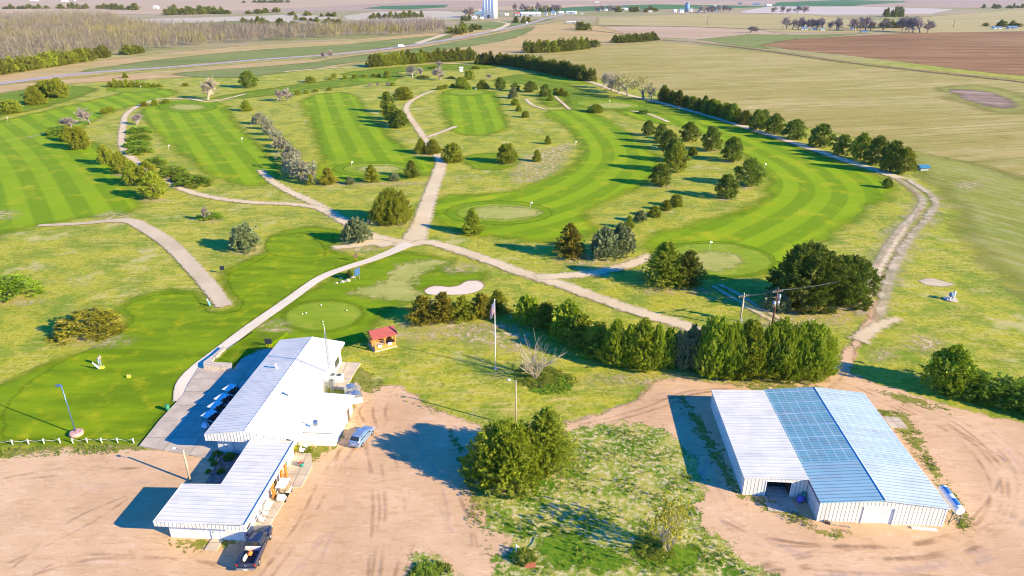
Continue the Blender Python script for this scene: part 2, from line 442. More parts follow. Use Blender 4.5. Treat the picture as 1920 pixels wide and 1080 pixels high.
fld('field', [(-400, 30), (-400, -6), (2400, -6), (2400, 14), (1500, 12), (700, 20), (300, 26)], M['f_mauve'], 60, 60)
fld('field', [(-100, 26), (300, 26), (620, 12), (830, 2), (1150, 3), (1300, 0), (500, -4), (-100, -2)], M['f_pink'], 40, 40)
fld('field', [(680, 16), (720, 11), (840, 9), (832, 14), (760, 18)], M['f_green'], 14, 10)
fld('field', [(860, 18), (960, 10), (1130, 8), (1280, 5), (1470, 5), (1300, 11), (1150, 14), (1060, 16), (900, 20)], M['f_pink'], 30, 20)
fld('field', [(960, 20), (1100, 12), (1230, 8), (1300, 9), (1480, 12), (1340, 16), (1140, 19), (1000, 24)], M['f_green'], 16, 10)
fld('field', [(1445, 12), (1460, 4), (1580, 0), (1700, 2), (1690, 5), (1590, 12)], M['f_green'], 22, 12)
fld('field', [(1385, 22), (1440, 12), (1600, 12), (1790, 17), (1750, 26), (1560, 28), (1400, 24)], M['f_white'], 14, 8)
fld('field', [(1600, 10), (1700, 4), (2100, 0), (2100, 14), (1800, 14)], M['f_mauve'], 30, 20)
fld('field', [(1120, 33), (1300, 26), (1500, 26), (1640, 40), (1900, 18), (2100, 15), (2100, 56), (1700, 62), (1480, 60), (1280, 50), (1120, 46)], M['f_gold'], 9, 6)
fld('field', [(1100, 50), (1290, 50), (1430, 57), (1480, 66), (1400, 70), (1310, 74), (1180, 66), (1090, 58)], M['f_pink'], 8, 5)
fld('field', [(640, 30), (700, 22), (830, 20), (880, 24), (860, 34), (760, 44), (650, 36)], M['f_pale'], 12, 8)
fld('field', [(200, 38), (330, 34), (480, 30), (560, 26), (640, 33), (560, 40), (470, 52), (370, 52), (230, 38)], M['f_pale'], 9, 6)
fld('field', [(330, 44), (470, 38), (560, 44), (650, 50), (600, 58), (480, 60), (380, 54)], M['f_past'], 7, 5)
# strip between the bare wood and the highway, then between highway and course
fld('field', [(-150, 170), (0, 142), (120, 122), (300, 100), (480, 84), (640, 76), (800, 62), (880, 52), (960, 50), (985, 46), (930, 58), (850, 73), (640, 101), (350, 124), (0, 158), (-150, 178)], M['f_tan'], 3, 3)
fld('field', [(160, 132), (300, 112), (480, 94), (640, 84), (780, 70), (850, 66), (800, 80), (640, 98), (400, 117), (200, 133)], M['f_past'], 3, 3, smooth=True)
fld('field', [(860, 44), (960, 40), (1040, 34), (1010, 42), (950, 52), (880, 58)], M['f_past'], 5, 4)
fld('field', [(-150, 182), (0, 160), (350, 128), (640, 105), (850, 77), (930, 60), (1050, 40), (1120, 48), (1180, 66), (1250, 74), (1110, 86), (960, 104), (860, 104), (700, 112), (640, 125), (500, 135), (120, 158), (-100, 190)], M['f_tan'], 3, 3)
fld('field', [(330, 138), (450, 128), (600, 116), (640, 108), (800, 88), (930, 64), (1000, 50), (960, 72), (800, 98), (640, 120), (520, 138), (420, 146)], M['f_past'], 3, 3, smooth=True)
fld('field', [(985, 108), (1110, 86), (1240, 78), (1430, 97), (1600, 122), (2100, 173), (2100, 390), (1920, 337), (1820, 306), (1700, 280), (1560, 248), (1400, 212), (1240, 170), (1100, 145)], M['f_olive'], 2.5, 3)
fld('field', [(1425, 84), (1480, 74), (1700, 62), (1900, 57), (2100, 54), (2100, 160), (1860, 137), (1600, 105), (1480, 93)], M['f_brown'], 3, 3, smooth=False)
fld('field', [(1310, 74), (1410, 64), (1500, 66), (1640, 62), (1500, 72), (1425, 84), (1440, 92), (1400, 88)], M['f_past'], 5, 3)
fld('field', [(1700, 285), (1820, 306), (1920, 335), (2100, 386), (2100, 600), (1940, 560), (1830, 470), (1800, 400), (1760, 350), (1715, 310)], M['f_weedy'], 2, 3)
fld('field', [(1770, 168), (1830, 160), (1920, 178), (1940, 200), (1900, 212), (1840, 206), (1790, 186)], M['f_ring'], 2, 6, smooth=True)
sheet('mud_patch', [(1786, 170), (1812, 168), (1850, 172), (1885, 184), (1903, 196), (1890, 203), (1860, 200), (1820, 190)], M['f_mud'], 2, 1, z=.12)

# ---- mown areas of the course
def fw(pts, line, mat='fairway', **k): return sheet('fairway', pts, M[mat], margin=4, line=line, **k)
fw([(-90, 260), (0, 228), (120, 200), (215, 178), (255, 165), (320, 168), (330, 176), (290, 188), (215, 208), (165, 232), (115, 262), (180, 270), (215, 305), (235, 345), (262, 375), (240, 398), (170, 408), (100, 418), (20, 432), (-90, 440)], [(-60, 200), (40, 290), (110, 420), (150, 520)], res=1.2)
fw([(262, 210), (300, 194), (350, 188), (410, 192), (428, 206), (455, 245), (500, 285), (522, 318), (512, 342), (460, 348), (415, 338), (365, 305), (315, 270), (288, 240)], [(330, 180), (380, 240), (450, 330), (480, 380)], res=1)
fw([(566, 190), (600, 176), (660, 176), (690, 212), (735, 258), (775, 286), (815, 304), (816, 322), (780, 332), (700, 340), (620, 342), (590, 330), (600, 300), (594, 262), (578, 215)], [(620, 170), (650, 240), (700, 330), (715, 360)], res=1)
fw([(824, 182), (840, 172), (905, 170), (930, 178), (942, 212), (950, 238), (925, 250), (890, 254), (850, 246), (834, 220)], [(868, 160), (884, 210), (900, 280)], res=1)
fw([(1020, 212), (1060, 206), (1110, 212), (1165, 240), (1215, 280), (1240, 312), (1210, 345), (1140, 375), (1098, 400), (1120, 425), (1095, 445), (1010, 452), (900, 442), (835, 424), (808, 400), (816, 380), (855, 368), (950, 360), (1010, 340), (1062, 318), (1090, 290), (1085, 262), (1055, 235)], [(1040, 190), (1100, 225), (1140, 260), (1155, 295), (1130, 330), (1060, 370), (960, 400), (860, 420)], res=1)
fw([(1160, 205), (1260, 200), (1335, 222), (1400, 245), (1500, 278), (1600, 314), (1668, 345), (1655, 375), (1590, 418), (1530, 460), (1480, 505), (1420, 515), (1340, 520), (1250, 488), (1210, 462), (1230, 442), (1300, 420), (1395, 392), (1438, 360), (1425, 318), (1365, 272), (1290, 240), (1205, 226)], [(1230, 190), (1330, 235), (1430, 280), (1510, 325), (1530, 365), (1480, 410), (1380, 460), (1300, 500)], res=1)
fw([(925, 152), (960, 142), (1020, 140), (1070, 160), (1130, 180), (1230, 192), (1310, 215), (1270, 216), (1180, 208), (1080, 206), (1050, 190), (1040, 172), (1000, 160)], [(940, 140), (1060, 165), (1250, 215)], 'fairway_far', res=1.5)
fw([(400, 184), (480, 170), (560, 158), (640, 148), (735, 134), (745, 148), (650, 162), (570, 170), (480, 182)], [(400, 180), (740, 140)], 'fairway_far', res=1.5)
fw([(640, 140), (700, 130), (800, 122), (890, 117), (930, 126), (880, 130), (760, 134), (690, 142)], [(640, 138), (900, 120)], 'fairway_far', res=2)
fw([(-80, 180), (60, 162), (180, 166), (100, 196), (20, 214), (-80, 225)], [(-80, 200), (200, 165)], 'fairway_far', res=1.5)
fw([(1010, 178), (1040, 168), (1066, 188), (1048, 200), (1018, 196)], [(1000, 180), (1060, 190)], 'fairway_far', res=1)
fw([(868, 296), (905, 288), (960, 290), (975, 304), (940, 318), (890, 316)], [(860, 300), (980, 305)], 'lush', res=.8)
# practice lawn with its darker rim
LAWN = [(-90, 850), (-10, 832), (80, 830), (180, 829), (262, 827), (300, 788), (345, 738), (350, 715), (375, 688), (470, 612), (600, 521), (682, 490), (655, 478), (618, 466), (640, 455), (636, 434), (580, 426), (512, 440), (497, 468), (462, 488), (425, 506), (416, 520), (424, 545), (446, 566), (430, 580), (400, 582), (384, 568), (372, 552), (345, 545), (300, 546), (255, 556), (224, 574), (222, 590), (242, 596), (230, 620), (180, 652), (95, 680), (0, 722), (-90, 760)]
sheet('lawn', LAWN, M['lush'], margin=2, res=.8)
sheet('lawn', [(20, 822), (120, 824), (255, 820), (296, 780), (338, 735), (345, 712), (372, 682), (468, 604), (596, 516), (664, 490), (640, 480), (606, 466), (622, 455), (622, 440), (580, 434), (524, 446), (510, 472), (470, 496), (432, 512), (430, 530), (438, 548), (456, 566), (440, 584), (398, 588), (376, 572), (366, 556), (338, 551), (290, 554), (250, 566), (234, 580), (250, 596), (242, 612), (200, 640), (110, 682), (40, 730), (10, 768), (6, 800)], M['lawn'], margin=2, res=.7)
sheet('lawn', [(384, 690), (420, 655), (470, 622), (545, 568), (600, 535), (680, 500), (745, 474), (800, 478), (845, 490), (836, 505), (790, 515), (780, 540), (800, 560), (740, 575), (706, 600), (700, 625), (660, 645), (560, 650), (520, 652), (480, 655), (440, 692)], M['lush'], margin=2, res=.7)
sheet('lawn', [(780, 515), (830, 510), (905, 512), (900, 528), (868, 532), (840, 538), (800, 540), (790, 556), (774, 540)], M['lush'], margin=1.5, res=.6)
sheet('tee_box', [(500, 452), (520, 442), (575, 440), (600, 455), (608, 478), (560, 484), (505, 474)], M['lawn'], margin=1.5, res=.5)
def ellipse(cx, cy, rx, ry, n=20, rot=0.0):
    return [(cx + rx * math.cos(a) * math.cos(rot) - ry * math.sin(a) * math.sin(rot), cy + ry * math.sin(a) + rx * math.cos(a) * math.sin(rot)) for a in np.linspace(0, 2 * math.pi, n, endpoint=False)]
def green(cx, cy, rx, ry, dry=None, collar=1.18, rot=0.0, res=.6):
    sheet('collar', ellipse(cx, cy, rx * collar, ry * collar * 1.05, 20, rot), M['collar'], margin=1.2, res=res, sub=3)
    sheet('putting_green', ellipse(cx, cy, rx, ry, 20, rot), M['green'], margin=.8, res=res, sub=3)
    if dry: sheet('dry_patch', ellipse(*dry), M['green_dry'], margin=1.2, res=res, sub=3)
green(606, 592, 72, 27, None, 1.06, -.06)
green(935, 399, 80, 17, (945, 399, 68, 12), 1.25, res=.8)
green(1346, 487, 100, 30, (1330, 490, 60, 18), 1.08, .06, res=.8)
green(705, 317, 62, 10.5, (710, 317, 40, 6), 1.3, res=.8)
green(351, 201, 36, 6.5, (351, 201, 30, 5), 1.5, res=.8)
green(250, 168, 36, 4, None, 1.4, res=1)
green(874, 173, 34, 5, None, 1.3, res=.9)
green(1140, 196, 60, 7, (1145, 198, 40, 4.5), 1.2, .05, res=.9)
green(1060, 149, 46, 5, None, 1.3, .1, res=1.2)
green(700, 150, 30, 3, None, 1.4, res=1.2)
# dry, thin turf below the junction
sheet('dry_patch', [(720, 530), (745, 500), (800, 488), (838, 492), (790, 512), (775, 535), (790, 555), (770, 565), (720, 562), (660, 548)], M['green_dry'], margin=2.5, res=.6)
sheet('bare_patch', [(838, 502), (870, 492), (890, 498), (880, 510), (846, 512)], M['bare'], margin=1.5, res=.5)
M['lip'] = dirt_mat('bunker_lip', (.36, .26, .13), (.44, .33, .18), (.3, .28, .08), .4, .3, .9)
BK = [(797, 545), (815, 537), (845, 539), (862, 535), (876, 528), (896, 528), (907, 536), (896, 546), (872, 552), (835, 553), (806, 552)]
sheet('bunker_edge', [(852 + (x - 852) * 1.035, 541 + (y - 541) * 1.08 - .8) for x, y in BK], M['lip'], margin=.6, res=.35)
sheet('bunker', [(797, 545), (815, 537), (845, 539), (862, 535), (876, 528), (896, 528), (907, 536), (896, 546), (872, 552), (835, 553), (806, 552)], M['sand'], margin=.6, res=.35)
for pts in ([(975, 300), (1010, 285), (1070, 268), (1062, 300), (1020, 335), (960, 340)], [(180, 405), (210, 396), (245, 404), (235, 418), (195, 416)], [(700, 620), (790, 622), (880, 615), (960, 610), (1010, 640), (960, 660), (860, 640), (760, 640), (720, 640)],
            [(1640, 660), (1670, 655), (1668, 672), (1640, 676)], [(1790, 345), (1830, 340), (1845, 350), (1810, 356)], [(1690, 635), (1760, 632), (1770, 655), (1720, 660)], [(650, 450), (700, 445), (720, 460), (690, 472), (640, 468)],
            [(490, 610), (530, 600), (540, 620), (500, 630)], [(1400, 600), (1560, 580), (1600, 600), (1500, 620)], [(0, 395), (35, 398), (20, 410), (-20, 412)]):
    sheet('bare_patch', pts, M['bare'], margin=2.5, res=.6)
sheet('bare_patch', [(1725, 526), (1745, 522), (1778, 530), (1790, 534), (1765, 538), (1735, 534)], M['gravel'], margin=.6, res=.35)
# ---- bare soil rings under the big trees
for cx, cy, rx, ry in ((734, 418, 48, 9), (1108, 490, 70, 9), (1520, 582, 110, 12), (1360, 374, 18, 4), (1402, 352, 20, 4), (1240, 350, 22, 4), (1270, 545, 60, 9), (462, 473, 30, 5), (672, 458, 30, 5), (290, 376, 26, 5), (228, 328, 18, 3), (700, 345, 110, 4), (1372, 304, 16, 3), (1332, 284, 16, 3), (950, 306, 18, 3), (800, 291, 26, 3), (390, 413, 28, 4), (178, 640, 70, 9), (30, 566, 50, 8), (975, 915, 100, 22), (860, 612, 110, 9), (1330, 715, 240, 14)):
    sheet('bare_patch', ellipse(cx, cy, rx, ry, 12), M['bare'], margin=1.5, res=.5, sub=3)

# ---- the dirt yards
DIRT = [(-160, 900), (-60, 868), (0, 858), (90, 846), (200, 840), (300, 842), (420, 850), (600, 836), (650, 780), (672, 742), (690, 726), (730, 722), (775, 738), (800, 762), (850, 780), (905, 800), (975, 806), (1040, 800), (1090, 786), (1150, 768), (1200, 745), (1228, 716), (1290, 712), (1360, 722), (1460, 722), (1535, 718), (1560, 700), (1572, 672), (1600, 640), (1625, 600), (1632, 566), (1652, 568), (1648, 596), (1625, 626), (1608, 655), (1598, 684), (1606, 706), (1680, 730), (1760, 756), (1850, 780), (1940, 796), (2080, 820), (2140, 1130), (1000, 1180), (-200, 1180)]
sheet('dirt_yard', DIRT, M['dirt'], margin=2, res=.7, sub=4)
YZ = ZL[0]
def isle_mat():
    k = NT('patchy_weeds')
    n1 = k.noise(.35, 6, rough=.7); n2 = k.noise(1.6, 5, rough=.75); n3 = k.noise(.12, 4)
    c = k.mix((.42, .39, .08), (.17, .26, .016), k.step(n1, .42, .58))
    c = k.mix(c, (.66, .54, .30), k.step(n2, .48, .62, 0, .85))
    c = k.mix(c, (.07, .17, .008), k.math('MULTIPLY', k.step(n3, .5, .62), k.step(n2, .6, .45)))
    v = k.math('ADD', k.attr('sd'), k.math('MULTIPLY', k.math('SUBTRACT', k.noise(.42, 6, rough=.72), .5), 9.0))
    return k.finish(c, .95, spec=.1, normal=k.bump(n2, .6, .12), alpha=k.step(v, -.4, .3))
M['isle'] = isle_mat()
sheet('weedy_patch', [(1062, 812), (1120, 800), (1195, 795), (1250, 812), (1285, 842), (1306, 880), (1316, 920), (1308, 960), (1330, 1000), (1385, 1040), (1440, 1110), (940, 1130), (925, 1070), (960, 1030), (915, 990), (900, 950), (905, 925), (940, 918), (1000, 900), (1060, 870)], M['isle'], margin=4, res=.5, sub=4)
sheet('weedy_patch', [(755, 1110), (775, 1060), (800, 1045), (840, 1060), (850, 1110)], M['isle'], margin=3, res=.5)
def lush_mat():
    k = NT('lush_weeds')
    n2 = k.noise(1.7, 5, rough=.75)
    c = k.mix((.075, .18, .008), (.17, .26, .014), k.step(n2, .4, .62)); c = k.mix(c, (.34, .33, .07), k.step(k.noise(.9, 5, rough=.75), .55, .72, 0, .8))
    v = k.math('ADD', k.attr('sd'), k.math('MULTIPLY', k.math('SUBTRACT', k.noise(.55, 6, rough=.78), .57), 8.0))
    return k.finish(c, .95, spec=.1, alpha=k.step(v, -.3, .5))
M['lushw'] = lush_mat()
def thin_mat():
    k = NT('thin_weeds')
    n2 = k.noise(1.3, 5, rough=.75)
    c = k.mix((.30, .27, .06), (.16, .20, .025), k.step(n2, .4, .6))
    v = k.math('ADD', k.attr('sd'), k.math('MULTIPLY', k.math('SUBTRACT', k.noise(.8, 6, rough=.75), .56), 8.0))
    return k.finish(c, .95, spec=.1, alpha=k.step(v, -.2, .3))
M['thin'] = thin_mat()
for pts in ([(-60, 840), (60, 838), (260, 834), (262, 846), (150, 850), (40, 856), (-60, 880)], [(1640, 770), (1700, 775), (1720, 800), (1760, 880), (1800, 940), (1830, 985), (1800, 1000), (1770, 930), (1700, 830)], [(1395, 936), (1440, 934), (1470, 950), (1530, 985), (1600, 1000), (1560, 1012), (1480, 980)], [(1270, 745), (1300, 760), (1390, 910), (1400, 935), (1370, 925), (1290, 790)],
            [(560, 850), (600, 832), (645, 790), (655, 800), (620, 850), (570, 870)], [(320, 1014), (420, 1012), (460, 1018), (420, 1030), (330, 1032)], [(1640, 735), (1700, 740), (1780, 770), (1760, 772), (1690, 756)], [(840, 790), (900, 900), (920, 960), (900, 960), (860, 890)], [(640, 700), (680, 690), (720, 720), (690, 740)], [(1360, 720), (1520, 722), (1560, 735), (1440, 736)]):
    sheet('weedy_patch', pts, M['thin'], margin=2.5, res=.5, sub=4)
for pts in ([(930, 960), (1000, 1000), (960, 1010)], [(1000, 1010), (1060, 990), (1160, 1030), (1230, 1060), (1100, 1080), (1010, 1060)], [(970, 995), (1010, 985), (1045, 995), (1000, 1003)], [(1170, 1020), (1260, 1010), (1330, 1040), (1300, 1075), (1200, 1070)], [(1010, 700), (1060, 700), (1080, 730), (1030, 745), (990, 730)], [(1040, 820), (1090, 880), (1080, 910), (1050, 880)]):
    sheet('lush_patch', pts, M['lushw'], margin=2.6, res=.5)
# tyre marks across the yards
RUTS = [([(740, 1090), (760, 960), (740, 860), (700, 780), (712, 735)], 'rut'), ([(690, 1090), (700, 950), (690, 850), (680, 780)], 'rut'), ([(560, 1090), (620, 960), (640, 880), (700, 790)], 'scuff'), ([(480, 1090), (560, 980), (600, 900), (650, 830)], 'rut'),
        ([(1420, 1060), (1560, 1030), (1700, 1020), (1800, 1000), (1850, 960), (1850, 890), (1790, 820), (1700, 770), (1600, 725)], 'rut'), ([(1400, 1085), (1560, 1052), (1720, 1045), (1830, 1015), (1885, 960), (1880, 880), (1800, 800), (1690, 748)], 'rut'), ([(1500, 1085), (1700, 1070), (1860, 1040), (1930, 960), (1910, 870), (1830, 800)], 'scuff'),
        ([(1330, 960), (1400, 1000), (1500, 1020), (1650, 1025)], 'rut'), ([(1300, 850), (1340, 940), (1420, 1010), (1560, 1060)], 'scuff'), ([(880, 830), (1000, 815), (1100, 795), (1210, 765), (1290, 735), (1400, 728)], 'rut'), ([(900, 820), (1010, 800), (1110, 780), (1220, 745), (1300, 722)], 'scuff'), ([(1560, 735), (1590, 690), (1620, 630), (1640, 590)], 'rut'),
        ([(0, 900), (120, 880), (260, 880)], 'rut'), ([(0, 960), (130, 920), (280, 900)], 'scuff'), ([(20, 1070), (130, 980), (240, 930)], 'rut'), ([(60, 1080), (180, 1050), (320, 1050), (430, 1060)], 'rut'), ([(850, 1000), (800, 900), (780, 820), (760, 760)], 'scuff'), ([(905, 1080), (890, 1000), (860, 930)], 'rut'), ([(1330, 1075), (1420, 1062), (1600, 1075), (1800, 1085)], 'rut'), ([(1760, 1060), (1800, 1040), (1850, 1030)], 'scuff')]
for pts, m in RUTS: strip('tyre_track', pts, .42, M[m], margin=.3)
rj = np.random.default_rng(31)
for pts, m in RUTS:
    strip('tyre_track', [(x + rj.uniform(-30, 30), y + rj.uniform(-10, 14)) for x, y in pts], .35, M[m], margin=.3)
for pts, m in RUTS[:10]:
    strip('tyre_track', [(x + 24, y + 3) for x, y in pts], .4, M[m], margin=.3)

# ---- paths
def path(pts, w, m='path', **k): return strip('path', pts, w, M[m], **k)
strip('highway', [(-120, 171), (0, 157), (100, 144), (200, 134), (350, 124), (500, 111), (640, 101), (750, 88), (850, 73), (930, 57), (985, 46), (1020, 36), (1050, 29), (1075, 27)], 11, M['asphalt'], margin=2)
path([(780, 82), (830, 66), (855, 58), (870, 50)], 9, margin=3); path([(925, 58), (945, 50), (952, 44), (930, 40)], 9, margin=3)
strip('farm_track', [(1060, 52), (1150, 62), (1230, 74), (1300, 79), (1430, 95), (1600, 119), (1760, 137), (2050, 168)], 6, field_mat('ditch_bank', (.16, .115, .06), (.2, .14, .075), (.3, .2, .12), 3, 5, 2, 1.5, .06, .5), margin=2)
strip('farm_track', [(1280, 77), (1430, 92.5), (1600, 116), (1760, 134), (2050, 163)], 4, M['f_tan'], margin=2)
strip('farm_track', [(1090, 47), (1290, 50), (1440, 56)], 10, field_mat('dark_bank', (.12, .12, .05), (.16, .14, .06), (.2, .17, .08), 3, 9, 2, 2, .04, .5), margin=3)
path([(775, 455), (790, 420), (800, 388), (812, 352), (824, 320), (826, 300), (810, 280), (795, 258), (780, 236), (766, 216), (762, 202), (772, 189), (795, 177), (815, 170)], [6, 4.6, 4.4, 4, 4, 3.4, 2.8, 2.8, 2.8, 2.8, 2.8, 2.8, 2.6, 2.4])
path([(800, 258), (828, 248), (856, 237)], 2.2)
path([(760, 462), (800, 455), (850, 467), (920, 491), (1000, 519), (1060, 537), (1150, 570), (1230, 596), (1285, 612), (1340, 640), (1420, 668), (1520, 690), (1570, 690)], 3.2)
path([(1000, 521), (1060, 518), (1110, 513), (1150, 505), (1190, 494), (1222, 478)], [3, 3, 3, 3, 3, 2])
path([(770, 460), (720, 450), (680, 436), (640, 412), (590, 382), (540, 358), (506, 337), (488, 319)], [5, 4, 3.4, 3, 2.8, 2.6, 2.4, 2])
path([(625, 402), (590, 389), (540, 383), (470, 380), (400, 371), (350, 358), (322, 344), (300, 330), (262, 308), (238, 288), (228, 268), (231, 236), (238, 214), (262, 198), (300, 186), (345, 186)], 2.6)
path([(350, 184), (392, 191), (430, 184), (462, 176)], 2.2)
path([(68, 424), (150, 420), (235, 414), (272, 428), (318, 458), (360, 500), (395, 540), (423, 577)], [1.8, 2.2, 3, 3.6, 3.6, 3.4, 3.2, 2.8], 'gravel')
path([(985, 186), (1000, 198), (1025, 206)], 2); path([(1180, 208), (1215, 214), (1255, 230)], 2); path([(1040, 180), (1062, 200), (1070, 206)], 1.6)
path([(620, 466), (660, 462), (700, 455), (735, 462)], [2, 3, 4, 4])
path([(1628, 600), (1640, 560), (1652, 520), (1672, 478), (1700, 435), (1728, 405), (1742, 378), (1722, 356), (1688, 334)], [5, 7, 8, 8, 9, 9, 8, 6, 5], 'track')
path([(1640, 560), (1660, 505), (1690, 452), (1716, 412), (1728, 380), (1700, 350)], 1.4, 'rut'); path([(1622, 566), (1648, 510), (1672, 466), (1700, 424)], 1.2, 'path')
path([(1690, 336), (1650, 322), (1590, 303), (1500, 272), (1420, 246), (1330, 218), (1250, 196), (1170, 176), (1100, 152), (1000, 130), (900, 118)], 4)
path([(1608, 642), (1630, 622), (1660, 606), (1690, 598)], [3, 2.4, 2, 1.4])
path([(1335, 537), (1375, 560), (1415, 585), (1480, 618)], .7, margin=.4); path([(1348, 534), (1390, 556), (1432, 582), (1490, 612)], .7, margin=.4)
path([(640, 128), (760, 118), (890, 121)], 4); path([(530, 135), (640, 126)], 4)
path([(40, 262), (120, 240), (170, 225)], 1, 'track')
strip('path', [(345, 752), (347, 732), (352, 714), (372, 690), (410, 660), (470, 614), (540, 565), (600, 523), (650, 503), (700, 487), (742, 470), (768, 457)], [2.8, 3, 2.8, 2.4, 2.2, 2.2, 2.2, 2.2, 2.2, 2.4, 3, 3.6], M['concrete'], margin=.25)
# concrete aprons as thin slabs
def slab_mat():
    k = NT('patio_concrete')
    n = k.noise(.5, 5, rough=.65); v = k.xyz(k.obj)
    j1 = k.step(k.math('ABSOLUTE', k.math('SUBTRACT', k.math('FRACT', k.math('MULTIPLY', v[0], .27)), .5)), .47, .495)
    j2 = k.step(k.math('ABSOLUTE', k.math('SUBTRACT', k.math('FRACT', k.math('MULTIPLY', v[1], .27)), .5)), .47, .495)
    c = k.mix((.46, .38, .28), (.58, .49, .37), k.step(n, .35, .65))
    c = k.mix(c, (.26, .21, .16), k.math('MULTIPLY', k.math('MAXIMUM', j1, j2), .7))
    return k.finish(c, .88, spec=.2)
M['slab'] = slab_mat()
def slab(name, pxs, th=.24, world=None, mat='slab'):
    bm = bmesh.new(); pl = world if world is not None else [tuple(P(x, y)[:2]) for x, y in pxs]
    add_prism(bm, pl, -.05, th); return tag(bm_obj(name, bm, M[mat]), None, None, None, 'structure')
# ------------------------------------------------------------------ trees
def leaf_mat(name, dark, mid, light, rough=.75, trans=.14):
    k = NT(name)
    i = k.island
    c = k.mix(dark, mid, k.step(i, 0, .55)); c = k.mix(c, light, k.step(i, .55, 1.0))
    cl = k.noise(3.2, 3, k.obj)
    c = k.mix(c, k.hsv(c, .485, .9, 1.25), k.step(cl, .52, .7, 0, .8))
    c = k.hsv(c, k.math('ADD', .488, k.math('MULTIPLY', k.rnd_obj(), .022)), 1.0, k.math('ADD', .82, k.math('MULTIPLY', k.rnd_obj(), .4)))
    b = k.n.new('ShaderNodeBsdfPrincipled'); k.put(b.inputs['Base Color'], c); b.inputs['Roughness'].default_value = rough
    b.inputs['Specular IOR Level'].default_value = .2
    t = k.n.new('ShaderNodeBsdfTranslucent'); k.put(t.inputs[0], c)
    mx = k.n.new('ShaderNodeMixShader'); mx.inputs[0].default_value = trans
    k.link(b.outputs[0], mx.inputs[1]); k.link(t.outputs[0], mx.inputs[2]); k.link(mx.outputs[0], k.out.inputs[0])
    return k.m
def bark_mat(name, a, b):
    k = NT(name)
    n = k.noise(6, 4, k.mapv(k.obj, (1, 1, .25)))
    return k.finish(k.mix(a, b, k.step(n, .35, .65)), .9, spec=.1)
L = {
 'olive': leaf_mat('juniper_leaf', (0.150, 0.185, 0.013), (0.264, 0.307, 0.020), (0.404, 0.439, 0.031)),
 'bright': leaf_mat('bright_juniper_leaf', (.15, .215, .008), (.27, .35, .015), (.48, .52, .04)),
 'dark': leaf_mat('cedar_leaf', (0.085, 0.105, 0.010), (0.151, 0.169, 0.017), (0.245, 0.254, 0.026)),
 'gold': leaf_mat('golden_cedar_leaf', (.145, .140, .010), (.245, .225, .016), (.36, .32, .03)),
 'pine': leaf_mat('pine_needle', (0.082, 0.124, 0.013), (0.155, 0.209, 0.018), (0.274, 0.328, 0.033)),
 'blue': leaf_mat('gray_green_needle', (.13, .165, .065), (.21, .255, .10), (.34, .38, .17)),
 'silver': leaf_mat('silver_leaf', (.24, .235, .14), (.34, .33, .20), (.44, .42, .27)),
 'mound': leaf_mat('spreading_juniper_leaf', (0.105, 0.185, 0.013), (0.194, 0.307, 0.017), (0.316, 0.439, 0.027)),
 'bud': leaf_mat('spring_leaf', (0.360, 0.360, 0.030), (0.500, 0.460, 0.050), (0.600, 0.540, 0.100)),
 'budpale': leaf_mat('pale_bud', (0.400, 0.380, 0.100), (0.500, 0.470, 0.160), (0.580, 0.540, 0.260)),
 'weed': leaf_mat('weed_leaf', (.10, .17, .010), (.18, .26, .016), (.30, .34, .03)),
}
K = {'brown': bark_mat('brown_bark', (.12, .075, .045), (.2, .13, .08)), 'gray': bark_mat('gray_twig', (.30, .25, .22), (.42, .36, .32)),
     'pale': bark_mat('pale_bark', (.34, .28, .20), (.45, .38, .28)), 'mauve': bark_mat('mauve_twig', (.27, .21, .20), (.37, .30, .28))}

def unit(v): return v / (np.linalg.norm(v, axis=-1, keepdims=True) + 1e-9)
def sprays(base, direc, length, width, r):
    """rhombic leaf sprays: N base points, unit directions, lengths, widths -> quads"""
    n = len(base)
    side = unit(np.cross(direc, unit(r.normal(size=(n, 3)))))
    mid = base + direc * (length * .5)[:, None]; tip = base + direc * length[:, None]
    a = mid + side * (width * .5)[:, None]; b = mid - side * (width * .5)[:, None]
    V = np.stack([base, a, tip, b], 1).reshape(-1, 3)
    return V, np.arange(n * 4).reshape(-1, 4)
def tuft_mesh(name, centers, direc, size, nleaf, spread, aspect, r, core=None):
    n = len(centers)
    c = np.repeat(centers, nleaf, 0); d = np.repeat(direc, nleaf, 0); s = np.repeat(size, nleaf)
    dd = unit(d + r.normal(size=d.shape) * spread)
    ln = s * r.uniform(.6, 1.25, len(c))
    base = c + r.normal(size=c.shape) * (s * .22)[:, None]
    V, Fc = sprays(base, dd, ln, ln * aspect * r.uniform(.7, 1.3, len(c)), r)
    V[:, 2] = np.maximum(V[:, 2], .004)
    return raw_mesh(name, V, Fc)
def dirs(n, r, zmin=-.35):
    z = r.uniform(zmin, 1, n); a = r.uniform(0, 2 * math.pi, n); q = np.sqrt(1 - z * z)
    return np.stack([q * np.cos(a), q * np.sin(a), z], 1)
def lump(d, r, k=7, amp=.22):
    """smooth random bumps over directions"""
    ax = unit(r.normal(size=(k, 3))); ph = r.uniform(0, 6.28, k); fr = r.uniform(2.0, 5.0, k)
    return 1 + amp * np.mean([np.sin(fr[i] * (d @ ax[i]) * 2 + ph[i]) for i in range(k)], 0) * 1.6

